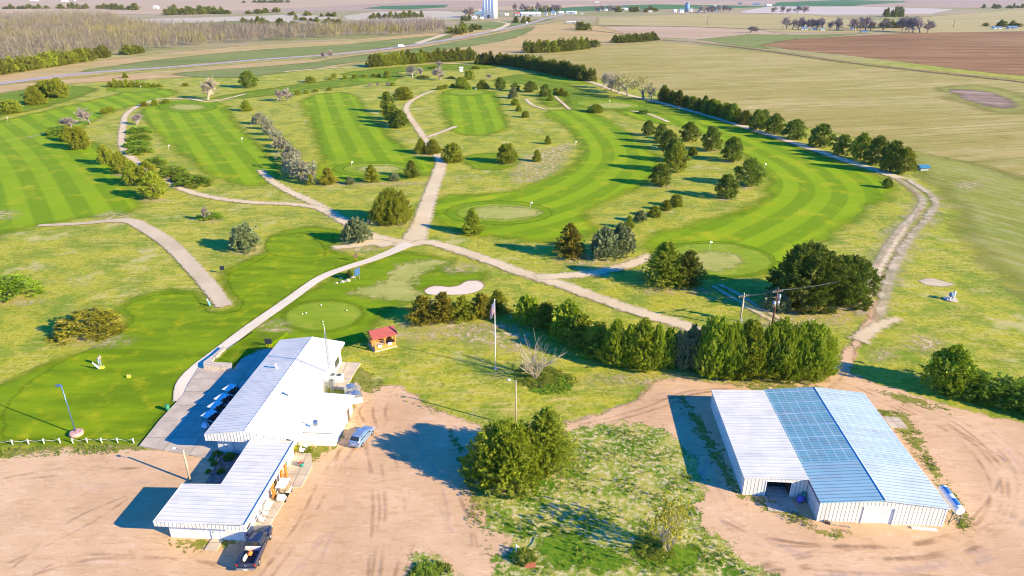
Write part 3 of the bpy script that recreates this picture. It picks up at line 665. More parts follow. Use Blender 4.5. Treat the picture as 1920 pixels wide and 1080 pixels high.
# every crown lives in a unit box: radius .5 across, height 1
def crown_round(name, r, n=620, nleaf=16, size=.085, plume=.7, zmin=-.55, kind='dome', gap=.16, aspect=.32, spread=.55):
    d = dirs(n, r, zmin)
    rad = lump(d, r, 9, .30) * r.uniform(1 - gap * 2.2, 1.03, n)
    if kind == 'dome':
        c = np.stack([d[:, 0] * .5 * rad, d[:, 1] * .5 * rad, .42 + d[:, 2] * .56 * rad], 1)
    else:                                                   # 'cone' : broad low, pointed top
        t = r.uniform(0, 1, n) ** 1.35; a = r.uniform(0, 6.283, n)
        prof = np.where(t < .16, .62 + 2.3 * t, (1 - (t - .16) / .84) ** .82)
        lob = 1 + .16 * np.sin(a * 5 + t * 9) + .12 * np.sin(a * 3 - t * 14 + 1)
        rr = .5 * prof * lob * r.uniform(1 - gap * 2, 1.04, n)
        c = np.stack([rr * np.cos(a), rr * np.sin(a), .02 + t * .95], 1)
        d = unit(np.stack([np.cos(a), np.sin(a), np.full(n, .45)], 1))
    dd = unit(d * (1 - plume) + np.array([0, 0, 1.0]) * plume * .8 + d * np.array([1, 1, 0]) * plume * .55)
    c[:, 2] = np.clip(c[:, 2], .02, 1)
    sz = size * r.uniform(.7, 1.3, n)
    # inner fill so the crown is dense, same leaves
    m = int(n * .5)
    ci = c[r.integers(0, n, m)] * np.array([.62, .62, .80]) + np.array([0, 0, .03]) + r.normal(size=(m, 3)) * .02
    c = np.vstack([c, ci]); dd = np.vstack([dd, unit(r.normal(size=(m, 3)) + np.array([0, 0, .4]))]); sz = np.concatenate([sz, np.full(m, size * 1.35)])
    return tuft_mesh(name, c, dd, sz, nleaf, spread, aspect, r)
def crown_plume(name, r, nplume=46, per=13, nleaf=14, size=.075, spread=.40):
    """upright plumes around the body, as on gray-green junipers"""
    C, D, Z = [], [], []
    for i in range(nplume):
        a = r.uniform(0, 6.283); t = r.uniform(0, 1); rb = .46 * (1 - t) ** .62 * r.uniform(.86, 1.08)
        z0 = .02 + t * .74; hh = r.uniform(.14, .30) * (1.1 - .3 * t)
        out = np.array([math.cos(a), math.sin(a), 0])
        for k in range(per):
            f = k / (per - 1)
            w = .055 * (1 - f) ** .6 + .006
            p = out * (rb + .02 * f) + np.array([0, 0, z0 + f * hh]) + r.normal(size=3) * w * .75
            C.append(p); D.append(unit(out * (.75 - .4 * f) + np.array([0, 0, .55 + .5 * f]))); Z.append(size * (1.1 - .45 * f))
    C = np.array(C); C[:, 2] = np.clip(C[:, 2], .02, 1.0)
    m = 240
    ci = np.stack([r.normal(size=m) * .16, r.normal(size=m) * .16, r.uniform(.05, .7, m)], 1)
    C = np.vstack([C, ci]); D = np.vstack([np.array(D), dirs(m, r, 0)]); Z = np.concatenate([np.array(Z), np.full(m, .1)])
    return tuft_mesh(name, C, D, Z, nleaf, spread, .34, r)
PROF = {'dome': lambda t: np.where(t < .22, .80 + .9 * t, np.sqrt(np.clip(1 - ((t - .22) / .80) ** 2, 0, 1))),
        'egg': lambda t: np.where(t < .18, .78 + 1.2 * t, np.clip(1 - ((t - .18) / .84), 0, 1) ** .58),
        'point': lambda t: np.where(t < .2, .80 + 1.0 * t, np.clip(1 - ((t - .2) / .84), 0, 1) ** .66),
        'cone': lambda t: np.where(t < .14, .66 + 2.4 * t, np.clip(1 - ((t - .14) / .88), 0, 1) ** .85)}
def crown_spike(name, r, shape='egg', n=190, per=7, nleaf=9, length=.17, width=.05, size=.075, lobes=.12, fill=.5, aspect=.34, upb=.35, spread=.5):
    """crown covered with short leafy spikes pointing out and up, deep gaps between them"""
    t = r.uniform(0, 1, n) ** 1.15; a = np.arange(n) * 2.39996 + r.normal(size=n) * .25
    ph = r.uniform(0, 6.28, 3)
    lob = 1 + lobes * np.sin(a * 3 + ph[0] + t * 5) + lobes * .8 * np.sin(a * 5 + ph[1] - t * 11) + lobes * .6 * np.sin(t * 21 + a * 2 + ph[2])
    rr = .43 * PROF[shape](t) * lob * r.uniform(.80, 1.05, n)
    z = .02 + t * .88
    out = np.stack([np.cos(a), np.sin(a), np.zeros(n)], 1)
    up = upb + 1.1 * t
    ax = unit(out * (1.15 - .75 * t)[:, None] + np.stack([0 * t, 0 * t, up], 1) + r.normal(size=(n, 3)) * .22)
    ln = length * r.uniform(.55, 1.25, n)
    C, D, Z = [], [], []
    for k in range(per):
        f = (k + .3) / per
        w = width * (1 - f) ** .7 + .004
        C.append(np.stack([rr * np.cos(a), rr * np.sin(a), z], 1) + ax * (ln * f)[:, None] * np.array([1, 1, .85]) + r.normal(size=(n, 3)) * w * .6)
        D.append(unit(ax + r.normal(size=(n, 3)) * .25)); Z.append(np.full(n, size * (1.2 - .55 * f)))
    m = int(n * fill * 3)
    tt = r.uniform(0, .92, m); aa = r.uniform(0, 6.28, m); ri = .29 * PROF[shape](tt) * np.sqrt(r.uniform(.25, 1, m))
    C.append(np.stack([ri * np.cos(aa), ri * np.sin(aa), .02 + tt * .86], 1)); D.append(dirs(m, r, -.2)); Z.append(np.full(m, size * 1.5))
    C = np.vstack(C); C[:, 2] = np.clip(C[:, 2], .015, 1.0)
    return tuft_mesh(name, C, np.vstack(D), np.concatenate(Z), nleaf, spread, aspect, r)
def crown_feather(name, r, nbr=150, per=8, nleaf=10, size=.07, pw=.66):
    """tiers of drooping-then-rising feathery limbs, as on eastern redcedar and spruce"""
    C, D, Z = [], [], []
    for i in range(nbr):
        t = r.uniform(0, 1) ** 1.25; a = r.uniform(0, 6.283)
        ln = .5 * (1 - t) ** pw * r.uniform(.72, 1.12) + .03
        z0 = .04 + t * .93; up = r.uniform(.10, .34)
        out = np.array([math.cos(a), math.sin(a), 0])
        for k in range(per):
            f = (k + .6) / per
            p = out * ln * f + np.array([0, 0, z0 - .02 + up * ln * f * f]) + r.normal(size=3) * .014
            C.append(p); D.append(unit(out * .8 + np.array([0, 0, .35]) + r.normal(size=3) * .3)); Z.append(size * (1.15 - .4 * f))
    C = np.array(C); C[:, 2] = np.clip(C[:, 2], .015, 1.0)
    return tuft_mesh(name, C, np.array(D), np.array(Z), nleaf, .5, .34, r)
def crown_pine(name, r, nblob=30, per=24, nleaf=15, size=.075, low=.08):
    """open crown of separate needle clumps on limbs, sky showing between"""
    C, D, Z = [], [], []; blobs = []
    for i in range(nblob):
        t = (i + r.uniform(0, 1)) / nblob; a = i * 2.4 + r.uniform(-.5, .5)
        rb = (.40 * math.sin(math.pi * (.16 + .80 * t) ** .85) + .02) * r.uniform(.62, 1.1)
        c = np.array([rb * math.cos(a), rb * math.sin(a), low + t * (.93 - low)])
        br = r.uniform(.105, .165) * (1.05 - .25 * t)
        blobs.append((c, br))
        d = dirs(per, r, -.7)
        p = c + d * br * r.uniform(.45, 1.0, per)[:, None] * np.array([1, 1, .78])
        C.append(p); D.append(unit(d + np.array([0, 0, .35]))); Z.append(np.full(per, size) * r.uniform(.7, 1.2, per))
    C = np.vstack(C); C[:, 2] = np.clip(C[:, 2], .03, 1.0)
    return tuft_mesh(name, C, np.vstack(D), np.concatenate(Z), nleaf, .7, .26, r), blobs
def crown_mound(name, r, n=520, nleaf=14, size=.14):
    """low spreading juniper: layered arching fronds, unit height 1, radius .5"""
    a = r.uniform(0, 6.283, n); q = np.sqrt(r.uniform(.0, 1, n)) * (1 + .12 * np.sin(a * 3 + 1) + .08 * np.sin(a * 7))
    z = np.sqrt(np.clip(1 - q ** 2, 0, 1)) * .86 * r.uniform(.55, 1.0, n) * (.85 + .3 * np.sin(a * 4 + q * 9)) + .03
    c = np.stack([q * .46 * np.cos(a), q * .46 * np.sin(a), np.clip(z, .03, .95)], 1)
    d = unit(np.stack([np.cos(a), np.sin(a), r.uniform(.1, 1.0, n)], 1))
    V = tuft_mesh(name, c, d, size * .55 * r.uniform(.7, 1.3, n), nleaf, .45, .3, r)
    return V
def trunk_mesh(name, h=.95, r0=.035, r1=.008, blobs=None, z0=0):
    bm = bmesh.new()
    add_tube(bm, [(0, 0, z0), (.006, .004, h * .35), (-.005, .006, h * .7), (0, 0, h)], [r0, r0 * .8, r0 * .5, r1], 7)
    if blobs:
        for c, br in blobs:
            z = max(.06, c[2] - .12)
            add_tube(bm, [(0, 0, z), (c[0] * .5, c[1] * .5, z + .05), tuple(c)], [r0 * .38, r0 * .28, r0 * .12], 4, cap=False)
    me = bpy.data.meshes.new(name); bm.to_mesh(me); bm.free(); return me
def bare_mesh(name, r, h0=.28, nmain=7, depth=3, r0=.030, stems=1, spread=.55, twig=.004, up=.25, kids=(4, 6)):
    """bare branching skeleton, unit height about 1; returns trunk mesh and twig mesh data"""
    bt, bw = bmesh.new(), bmesh.new()
    tips = []
    def grow(p, d, ln, rad, lev):
        n = 3; pts = [p]; q = p.copy(); dd = d.copy()
        for i in range(n):
            dd = (dd + Vector(r.normal(size=3)) * .16 + Vector((0, 0, up * .16))).normalized()
            q = q + dd * ln / n; pts.append(q.copy())
        rr = [rad * (1 - .55 * i / n) for i in range(n + 1)]
        add_tube(bt if lev < 2 else bw, pts, rr, 5 if lev < 2 else 3, cap=False)
        if lev >= depth: tips.append((np.array(q), np.array(dd))); return
        for k in range(r.integers(*kids) if lev > 0 else nmain):
            f = r.uniform(.35, 1.0); i = min(n - 1, int(f * n)); b = pts[i].lerp(pts[i + 1], f * n - i)
            nd = (dd + Vector(unit(r.normal(size=3))) * spread * (1.25 if lev == 0 else 1.0)).normalized()
            nd.z = max(nd.z, -.05)
            grow(b, nd.normalized(), ln * r.uniform(.55, .82) * (1.25 if lev == 0 else 1), max(twig, rad * .5), lev + 1)
    for s in range(stems):
        if stems == 1: grow(Vector((0, 0, 0)), Vector((0, 0, 1)), h0, r0, 0)
        else:
            a = s * 2.4; o = r.uniform(.12, .62)
            grow(Vector((.03 * math.cos(a), .03 * math.sin(a), 0)), Vector((math.cos(a) * o, math.sin(a) * o, 1)).normalized(), h0 * r.uniform(.7, 1.2), r0, 0)
    # scale into the unit box
    allv = [v for b in (bt, bw) for v in b.verts]
    hz = max(v.co.z for v in allv); hr = float(np.percentile([math.hypot(v.co.x, v.co.y) for v in allv], 93))
    for v in allv: v.co = (v.co.x * .5 / hr, v.co.y * .5 / hr, max(-.01, v.co.z) / hz)
    tips = [(t * np.array([.5 / hr, .5 / hr, 1 / hz]), d) for t, d in tips]
    m1, m2 = bpy.data.meshes.new(name + '_limb'), bpy.data.meshes.new(name + '_twig')
    bt.to_mesh(m1); bw.to_mesh(m2); bt.free(); bw.free()
    return m1, m2, tips
def tip_leaves(name, tips, r, nleaf, size, spread=.05):
    c = np.array([t for t, _ in tips]); d = np.array([q for _, q in tips])
    return tuft_mesh(name, c, d, np.full(len(c), size), nleaf, .8, .5, r)

PROTO = {}
def proto(key, name, cat, trunk, tmat, crown, cmat, cname='crown'):
    PROTO[key] = dict(name=name, cat=cat, trunk=trunk, tmat=tmat, crown=crown, cmat=cmat, cname=cname)
r_ = np.random.default_rng
TR = trunk_mesh('trunk', .86)
jr = [crown_spike('crown', r_(10 + i), ('dome', 'egg', 'dome')[i], 270, 7, 10, .17, .042, .052) for i in range(3)]
cn = [crown_spike('crown', r_(20 + i), ('cone', 'egg', 'cone')[i], 270, 7, 10, .17, .04, .05) for i in range(3)]
hc = [crown_spike('crown', r_(26 + i), 'cone', 360, 8, 12, .16, .028, .042, .12, .9, .28, .9, .36) for i in range(3)]
pl = [crown_plume('crown', r_(30 + i)) for i in range(3)]
ft = [crown_feather('crown', r_(40 + i)) for i in range(3)]
pn = [crown_pine('crown', r_(50 + i)) for i in range(3)]
md = [crown_mound('crown', r_(60 + i)) for i in range(3)]
def crown_multi(name, seed, peaks):
    """one dense crown with several pointed tops"""
    Vs, Fs, off = [], [], 0
    for i, (dx, dy, sr, sh, n) in enumerate(peaks):
        me = crown_spike('t', r_(seed + i), 'point', n, 8, 11, .18, .030, .042, .12, .7, .28, .95, .36)
        co = np.empty(len(me.vertices) * 3, np.float32); me.vertices.foreach_get('co', co); co = co.reshape(-1, 3) * np.array([sr, sr, sh]) + np.array([dx, dy, 0])
        Vs.append(co); Fs.append(np.arange(len(co)).reshape(-1, 4) + off); off += len(co); bpy.data.meshes.remove(me)
    return raw_mesh(name, np.vstack(Vs), np.vstack(Fs))
bigs = [crown_multi('crown', 700 + 20 * i, pk) for i, pk in enumerate((((0, .04, .74, 1.0, 260), (-.20, -.06, .58, .84, 180), (.20, .02, .56, .90, 180), (.06, -.21, .56, .76, 170), (-.04, .22, .54, .82, 150)), ((.03, 0, .72, 1.0, 260), (-.19, .10, .56, .92, 180), (.18, -.12, .58, .80, 180), (-.10, -.20, .54, .72, 160), (.14, .20, .52, .86, 150))))]; big = bigs[0]
bigc = crown_feather('crown', r_(72), 470, 10, 14, .034, .68)
def small_crown(name, r, cone=False):
    return crown_round(name, r, 230, 11, .12, kind='cone' if cone else 'dome', plume=.5)
sc = [crown_spike('crown', r_(80 + i), ('dome', 'cone', 'egg', 'cone')[i], 70, 5, 6, .22, .07, .12) for i in range(4)]
ptr = [trunk_mesh('trunk', .9, .032, .008, b) for _, b in pn]
for i in range(3):
    proto(f'J{i}', 'juniper', 'tree', TR, 'brown', jr[i], 'olive'); proto(f'B{i}', 'juniper', 'tree', TR, 'brown', jr[i], 'bright')
    proto(f'H{i}', 'juniper', 'tree', TR, 'brown', hc[i], 'bright')
    proto(f'C{i}', 'cedar_tree', 'tree', TR, 'brown', cn[i], 'olive'); proto(f'D{i}', 'cedar_tree', 'tree', TR, 'brown', cn[i], 'dark')
    proto(f'S{i}', 'juniper', 'tree', TR, 'brown', pl[i], 'blue'); proto(f'U{i}', 'juniper', 'tree', TR, 'brown', pl[i], 'bright')
    proto(f'F{i}', 'cedar_tree', 'tree', TR, 'brown', ft[i], 'olive'); proto(f'G{i}', 'cedar_tree', 'tree', TR, 'brown', ft[i], 'gold'); proto(f'E{i}', 'cedar_tree', 'tree', TR, 'brown', ft[i], 'dark')
    proto(f'P{i}', 'pine_tree', 'tree', ptr[i], 'brown', pn[i][0], 'pine'); proto(f'O{i}', 'pine_tree', 'tree', ptr[i], 'brown', pn[i][0], 'olive')
    proto(f'M{i}', 'spreading_juniper', 'shrub', trunk_mesh('stem', .5, .03, .01), 'brown', md[i], 'mound', 'crown'); proto(f'N{i}', 'spreading_juniper', 'shrub', trunk_mesh('stem', .5, .03, .01), 'brown', md[i], 'gold', 'crown')
for i in range(4):
    proto(f'x{i}', 'cedar_tree', 'tree', None, None, sc[i], 'dark'); proto(f'y{i}', 'cedar_tree', 'tree', None, None, sc[i], 'olive'); proto(f'z{i}', 'juniper', 'tree', None, None, sc[i], 'bright')
proto('BIG', 'juniper', 'tree', TR, 'brown', big, 'bright'); proto('BIGC', 'cedar_tree', 'tree', TR, 'brown', bigc, 'olive'); bigd = crown_spike('crown', r_(79), 'dome', 480, 8, 13, .12, .034, .036, .18, .6); proto('BIGP', 'pine_tree', 'tree', TR, 'brown', bigd, 'pine'); proto('BIG2', 'juniper', 'tree', TR, 'brown', bigs[1], 'bright'); proto('BIGO', 'juniper', 'tree', TR, 'brown', big, 'olive')
for i in range(2):
    a, b, t = bare_mesh('bare', r_(90 + i), .26, 8, 4, .036, spread=.52, twig=.0065, kids=(4, 6))
    proto(f'g{i}', 'bare_tree', 'tree', a, 'gray', b, 'gray', 'branches'); proto(f'm{i}', 'bare_tree', 'tree', a, 'mauve', b, 'mauve', 'branches')
    proto(f'w{i}', 'bare_tree', 'tree', a, 'pale', b, 'pale', 'branches')
    lv = tip_leaves('leaf_buds', t[::3], r_(95 + i), 6, .05)
    proto(f'v{i}', 'budding_tree', 'tree', a, 'pale', lv, 'budpale', 'crown')
a, b, t = bare_mesh('bush', r_(101), .42, 5, 2, .014, stems=9, spread=.5, twig=.004, up=.5)
proto('h0', 'bare_shrub', 'shrub', a, 'pale', b, 'pale', 'branches')
a2, b2, t2 = bare_mesh('bush', r_(103), .40, 5, 2, .012, stems=11, spread=.5, twig=.003, up=.5)
proto('l0', 'budding_shrub', 'shrub', a2, 'pale', tip_leaves('crown', t2, r_(104), 24, .034), 'bud', 'crown')
for i in range(2):
    a3, b3, t3 = bare_mesh('olive', r_(110 + i), .3, 5, 2, .02, stems=5, spread=.7, twig=.005, up=.2)
    proto(f's{i}', 'silver_shrub', 'shrub', a3, 'gray', tip_leaves('crown', t3, r_(112 + i), 26, .10), 'silver', 'crown')
proto('k0', 'weed_clump', 'shrub', None, None, crown_mound('crown', r_(120), 200, 12, .2), 'weed')

MADE = {}
def place_tree(key, X, Y, w, h, label, group=None, rz=None, lean=0.0, z=0.0):
    p = PROTO[key]
    if key not in MADE:
        if p['trunk'] is None:
            o = mesh_obj(p['name'], p['crown'].copy(), L[p['cmat']])
        else:
            o = bpy.data.objects.new(p['name'], None); COL.objects.link(o)
            mesh_obj('trunk' if p['cat'] == 'tree' else 'stems', p['trunk'].copy(), K[p['tmat']], o)
            mesh_obj(p['cname'], p['crown'].copy(), (L if p['cmat'] in L else K)[p['cmat']], o)
        MADE[key] = o
    else:
        o = copy_tree(MADE[key])
        for kk in ('group',):
            if kk in o: del o[kk]
    o.location = (X, Y, z); o.scale = (w, w, h)
    o.rotation_euler = (lean, 0, random.uniform(0, 6.28) if rz is None else rz)
    tag(o, label, p['cat'], group)
    return o
def tree(key, cx, yb, wpx, hpx, label, group=None, sx=1.0, z=0.0):
    """tree whose crown spans wpx across around column cx, near ground edge at row yb, top at row yb - hpx"""
    w = wpx / pxm(yb)
    e = P(cx, yb); d = Vector((e.x, e.y, 0)).normalized()
    c = e + d * w * (.36 if key[0] not in 'gmwvhl' else .05)
    h = max(.6, height_from(c.x, c.y, yb - hpx))
    return place_tree(key, c.x, c.y, w * sx, h, label, group, z=z)

T = tree
# -- left side of the course
T('J0', 20, 213, 40, 26, 'dark round juniper at the far left edge by the mown band')
T('J1', 68, 197, 36, 36, 'olive juniper in front of the pair by the left tan strip')
T('J2', 92, 182, 44, 32, 'left of two tall junipers beside the highway bend'); T('O1', 112, 185, 38, 38, 'right and taller of two junipers beside the highway bend')
T('m0', 169, 232, 34, 34, 'mauve bare tree beside three small junipers on the left fairway'); T('m1', 135, 241, 36, 24, 'low mauve bare tree above the spreading juniper')
for x, y, h, w, lb in ((196, 214, 11, 12, 'small round juniper left of two others near a mauve bare tree'), (203, 211, 10, 11, 'middle small juniper near a mauve bare tree'), (209, 208, 9, 12, 'right small juniper near a mauve bare tree')): T('J0', x, y, w, h, lb)
T('M0', 107, 255, 40, 18, 'spreading juniper left of the gray-green dome'); T('C0', 131, 266, 30, 32, 'dark juniper between spreading juniper and gray-green dome'); T('J2', 151, 281, 36, 44, 'gray-green domed juniper with black shadow on left fairway')
for i, (x, y, w, h, lb) in enumerate(((271, 200, 13, 10, 'leftmost of three small junipers above the oval green'), (291, 198, 13, 12, 'middle of three small junipers above the oval green'), (312, 194, 15, 9, 'rightmost of three small junipers above the oval green'))): T('J%d' % i, x, y, w, h, lb)
T('m0', 256, 235, 28, 24, 'mauve bare shrub-like tree beside the curving cart path')
for i, (x, y, w, h) in enumerate(((262, 251, 46, 15), (263, 265, 44, 15), (258, 277, 50, 15), (261, 290, 52, 17))): T('M%d' % (i % 3), x, y, w, h, ('topmost', 'second from top', 'third from top', 'lowest')[i] + ' of the stacked spreading junipers right of the cart path', 'spreading junipers by the cart path')
for i, (x, y, w, h) in enumerate(((200, 310, 30, 38), (228, 328, 36, 42), (253, 350, 38, 48), (283, 350, 40, 46), (291, 376, 50, 52))): T(('O0', 'O1', 'O2', 'O1', 'O0')[i], x, y, w, h, ('uppermost', 'second', 'third', 'rearmost, behind the last,', 'lowest and largest')[i] + ' of the pines stepping down beside the left fairway', 'pines beside the left fairway')
for i, (x, y, w, h) in enumerate(((290, 314, 48, 20), (322, 337, 64, 28), (346, 343, 44, 20), (365, 351, 72, 22))): T('M%d' % (i % 3), x, y, w, h, ('upper left', 'largest middle', 'short third', 'lower right')[i] + ' spreading juniper in the chain right of the pines', 'spreading junipers right of the pines')
T('M1', 396, 413, 46, 15, 'low spreading juniper with a white bare sapling beside it'); T('m1', 384, 413, 18, 27, 'thin bare sapling standing in a low spreading juniper')
T('S0', 462, 475, 60, 60, 'gray-green plumed juniper left of the tee lawn'); T('S1', 671, 460, 56, 54, 'gray-green plumed juniper beside the path junction')
T('BIGO', 735, 424, 92, 70, 'broadest round juniper just west of the path junction')
T('P0', 467, 166, 36, 33, 'lone dark pine with long shadow near the highway'); T('w0', 390, 188, 44, 46, 'pale leafless cottonwood with broad crown behind the oval green')
T('m0', 527, 190, 20, 26, 'left of two gray bare trees past the oval green'); T('m1', 540, 189, 22, 26, 'right of two gray bare trees past the oval green')
T('C1', 463, 209, 22, 21, 'small cone juniper right of the oval green')
T('C2', 235, 147, 11, 11, 'tiny cedar by itself above the cedar row'); T('J2', 348, 162, 12, 7, 'tiny round shrub left of the pale cottonwood')
for i, (x, h) in enumerate(zip((207, 217, 227, 238, 249, 260, 270, 280, 290, 300), (11, 16, 13, 15, 12, 13, 10, 9, 8, 7))): T('y%d' % (1 if i % 2 else 3), x, 164, 12, h, 'small cone cedar in the short row behind the far green', 'short row of cone cedars behind the far green')
for x, y, h, w, lb in ((582, 155, 12, 18, 'roundest shrub on the long band beyond the second fairway'), (627, 147, 10, 10, 'small juniper on the long mown band near the dirt track'), (619, 150, 6, 8, 'tiniest juniper on the long mown band'), (559, 179, 11, 12, 'first of four small cone junipers right of the gray trees'), (575, 176, 8, 10, 'second of four small cone junipers right of the gray trees'), (592, 173, 7, 10, 'third of four small cone junipers right of the gray trees'), (618, 170, 7, 9, 'fourth of four small cone junipers right of the gray trees'),
                      (647, 148, 8, 9, 'first shrub of six along the top mown band'), (665, 147, 8, 8, 'second shrub of six along the top mown band'), (683, 145, 7, 9, 'third shrub of six along the top mown band'), (702, 145, 8, 9, 'fourth shrub of six along the top mown band'), (710, 145, 7, 8, 'fifth shrub of six along the top mown band'), (726, 146, 14, 11, 'tallest and last shrub along the top mown band'), (737, 161, 7, 10, 'small green shrub right of three bare shrubs')): T('y0', x, y, w, h, lb)
for x, y, lb in ((697, 163, 'left of three tiny bare shrubs on the upper course'), (707, 162, 'middle of three tiny bare shrubs on the upper course'), (725, 161, 'right of three tiny bare shrubs on the upper course')): T('m0', x, y, 11, 8, lb)
# -- silver hedge between two fairways
for i, (x, y, w, h) in enumerate(((488, 234, 26, 26), (500, 244, 24, 22), (507, 255, 26, 24), (516, 266, 26, 22), (526, 277, 26, 22), (535, 288, 30, 24), (545, 304, 40, 34), (550, 318, 42, 34), (558, 332, 48, 42), (568, 342, 50, 42), (580, 347, 26, 26))): T('s%d' % (i % 2), x, y, w * .8, h * .92, 'silver-gray shrub in the hedge between two striped fairways', 'silver hedge between two fairways')
for i, (k, x, y, w, h, lb) in enumerate((('F0', 583, 348, 18, 22, 'narrow small cedar at the foot of the silver hedge'), ('G0', 617, 348, 38, 34, 'yellow-olive cone cedar left in the row below the dry green'), ('S2', 657, 347, 18, 17, 'smaller left cone shrub in the row below the dry green'), ('F1', 697, 344, 36, 35, 'middle green cone cedar in the row below the dry green'), ('S0', 740, 340, 22, 17, 'smaller right shrub in the row below the dry green'), ('E0', 773, 335, 36, 35, 'darkest cone cedar at the right of the row below the dry green'))): T(k, x, y, w, h, lb)
# -- middle
T('C0', 790, 289, 26, 30, 'left juniper of the clump where the paths fork'); T('J1', 812, 290, 30, 29, 'right juniper of the clump where the paths fork')
T('J2', 849, 306, 38, 37, 'round blue-green juniper right of the dirt path'); T('J0', 950, 308, 36, 39, 'dome juniper standing alone right of the blue-green juniper')
T('C1', 1007, 304, 17, 23, 'leaning small juniper on the bare patch'); T('C2', 1027, 271, 14, 17, 'small dark juniper above the bare patch')
for i, (k, x, y, w, h) in enumerate((('P0', 727, 212, 28, 40), ('O0', 731, 226, 30, 34), ('P1', 738, 234, 32, 36), ('O1', 743, 240, 30, 30), ('P2', 751, 242, 34, 36))): T(k, x, y, w, h, ('topmost', 'second', 'third', 'fourth', 'lowest')[i] + ' pine of the stack between second and third fairways', 'pines between the second and third fairways')
T('J0', 757, 188, 34, 25, 'broad round juniper behind the stack of pines'); 
T('C2', 887, 442, 40, 52, 'dark cone cedar alone at the edge of the round green')
T('G1', 1067, 489, 66, 70, 'yellow-olive cedar left of the gray-green pair'); T('S1', 1132, 490, 62, 66, 'front gray-green juniper of the pair right of the yellow cedar'); T('S2', 1163, 482, 56, 66, 'rear gray-green juniper of the pair right of the yellow cedar')
for i, (k, x, y, w, h) in enumerate((('C0', 1179, 430, 20, 26), ('S0', 1200, 418, 26, 26), ('J1', 1227, 408, 25, 22), ('C1', 1248, 396, 22, 21), ('J0', 1267, 389, 24, 24))): T(k, x, y, w, h, ('lowest', 'second, gray-green', 'third', 'fourth', 'uppermost')[i] + ' shrub in the diagonal line of five beside the right fairway', 'diagonal line of five shrubs')
for i, (k, x, y, w, h, lb) in enumerate((('P0', 1215, 256, 26, 30, 'small pine at the top left of the pine grove'), ('P1', 1239, 270, 30, 38, 'second pine down the left side of the grove'), ('P2', 1253, 284, 38, 40, 'third pine down the left side of the grove'), ('P0', 1262, 305, 40, 46, 'fourth pine down the left side of the grove'), ('O1', 1266, 326, 46, 58, 'tallest pine in the left column of the grove'), ('P2', 1238, 351, 46, 44, 'lowest pine in the left column of the grove'),
    ('P1', 1292, 267, 38, 38, 'pine on bare soil right of the grove column'), ('P0', 1332, 285, 40, 48, 'tall pine in the middle of the right line of pines'), ('P2', 1372, 305, 44, 48, 'pine right of the tall middle pine'), ('J1', 1298, 292, 18, 17, 'small round shrub inside the pine grove'), ('P1', 1402, 352, 54, 54, 'largest pine on the right of the grove'), ('P0', 1360, 375, 44, 48, 'pine nearest the right fairway green'), ('P2', 1430, 236, 26, 30, 'pine by the windbreak above the right fairway'))): T(k, x, y, w, h, lb)
# -- near right
T('BIGC', 1245, 544, 100, 92, 'left half of the broad dark twin cedar behind the hedge'); T('E1', 1288, 544, 76, 74, 'right half of the broad dark twin cedar behind the hedge')
T('BIGP', 1505, 584, 128, 126, 'biggest dark pine behind the utility poles'); T('BIGP', 1582, 578, 98, 98, 'lower dark pine right of the biggest pine'); T('P0', 1480, 566, 70, 76, 'dark pine half hidden behind the biggest pine')
T('S1', 1450, 586, 56, 46, 'gray-green juniper at the foot of the biggest pine')
for i, (k, x, y, w, h) in enumerate((('G0', 795, 612, 62, 58), ('G1', 833, 610, 56, 62), ('F2', 868, 606, 58, 50), ('G2', 903, 602, 56, 52), ('F0', 934, 594, 46, 50))): T(k, x, y, w, h, ('golden left-end cedar', 'tallest golden cedar', 'green middle cedar', 'golden fourth cedar', 'dark green right-end cedar')[i] + ' of the clump below the bunker', 'clump of cedars below the bunker', sx=1.1)
for i, (k, x, y, w, h) in enumerate((('U0', 990, 612, 48, 64), ('F0', 1025, 622, 58, 56), ('U1', 1063, 640, 64, 78), ('F1', 1090, 660, 74, 72), ('F2', 1122, 678, 72, 74), ('H0', 1152, 690, 56, 90), ('H1', 1203, 697, 70, 98), ('U2', 1252, 690, 44, 78), ('S2', 1294, 692, 44, 86), ('BIG', 1340, 712, 94, 118), ('H2', 1395, 714, 88, 112), ('BIG2', 1452, 714, 92, 114), ('BIG2', 1512, 712, 94, 106))):
    T(k, x, y, w, h, ('first, tall left-end juniper', 'second, olive cedar', 'third, plumed juniper', 'fourth, olive feathery cedar', 'fifth, olive feathery cedar above the drive', 'sixth, bright juniper', 'seventh, bright wide juniper', 'eighth, slim plumed juniper', 'ninth, gray-green slim juniper', 'tenth, big bright juniper', 'eleventh, bright juniper under the poles', 'twelfth, big bright juniper', 'last, big right-end juniper')[i] + ' in the hedge above the metal barn', 'hedge row above the metal barn', sx=1.18)
T('U1', 1768, 742, 92, 96, 'tall dark juniper casting a long shadow right of the drive')
for i, (x, y, w, h) in enumerate(((1812, 752, 90, 62), (1862, 764, 100, 60), (1915, 778, 110, 66), (1960, 790, 90, 60))): T('M%d' % (i % 3), x, y, w, h, ('left', 'second', 'third', 'right-edge')[i] + ' spreading juniper in the low hedge at the right edge', 'low hedge at the right edge')
for k, x, y, w, h, lb in (('H2', 1178, 694, 56, 84, 'bright juniper wedged between the sixth and seventh hedge trees'), ('H0', 1229, 696, 52, 86, 'bright juniper wedged between the seventh and eighth hedge trees'), ('S0', 1273, 694, 42, 78, 'small gray-green juniper wedged between the eighth and ninth hedge trees'), ('BIG2', 1368, 714, 80, 108, 'bright juniper wedged between the tenth and eleventh hedge trees'), ('BIG', 1484, 714, 80, 106, 'bright juniper wedged between the twelfth and last hedge trees')): T(k, x, y, w, h, lb, 'hedge row above the metal barn')
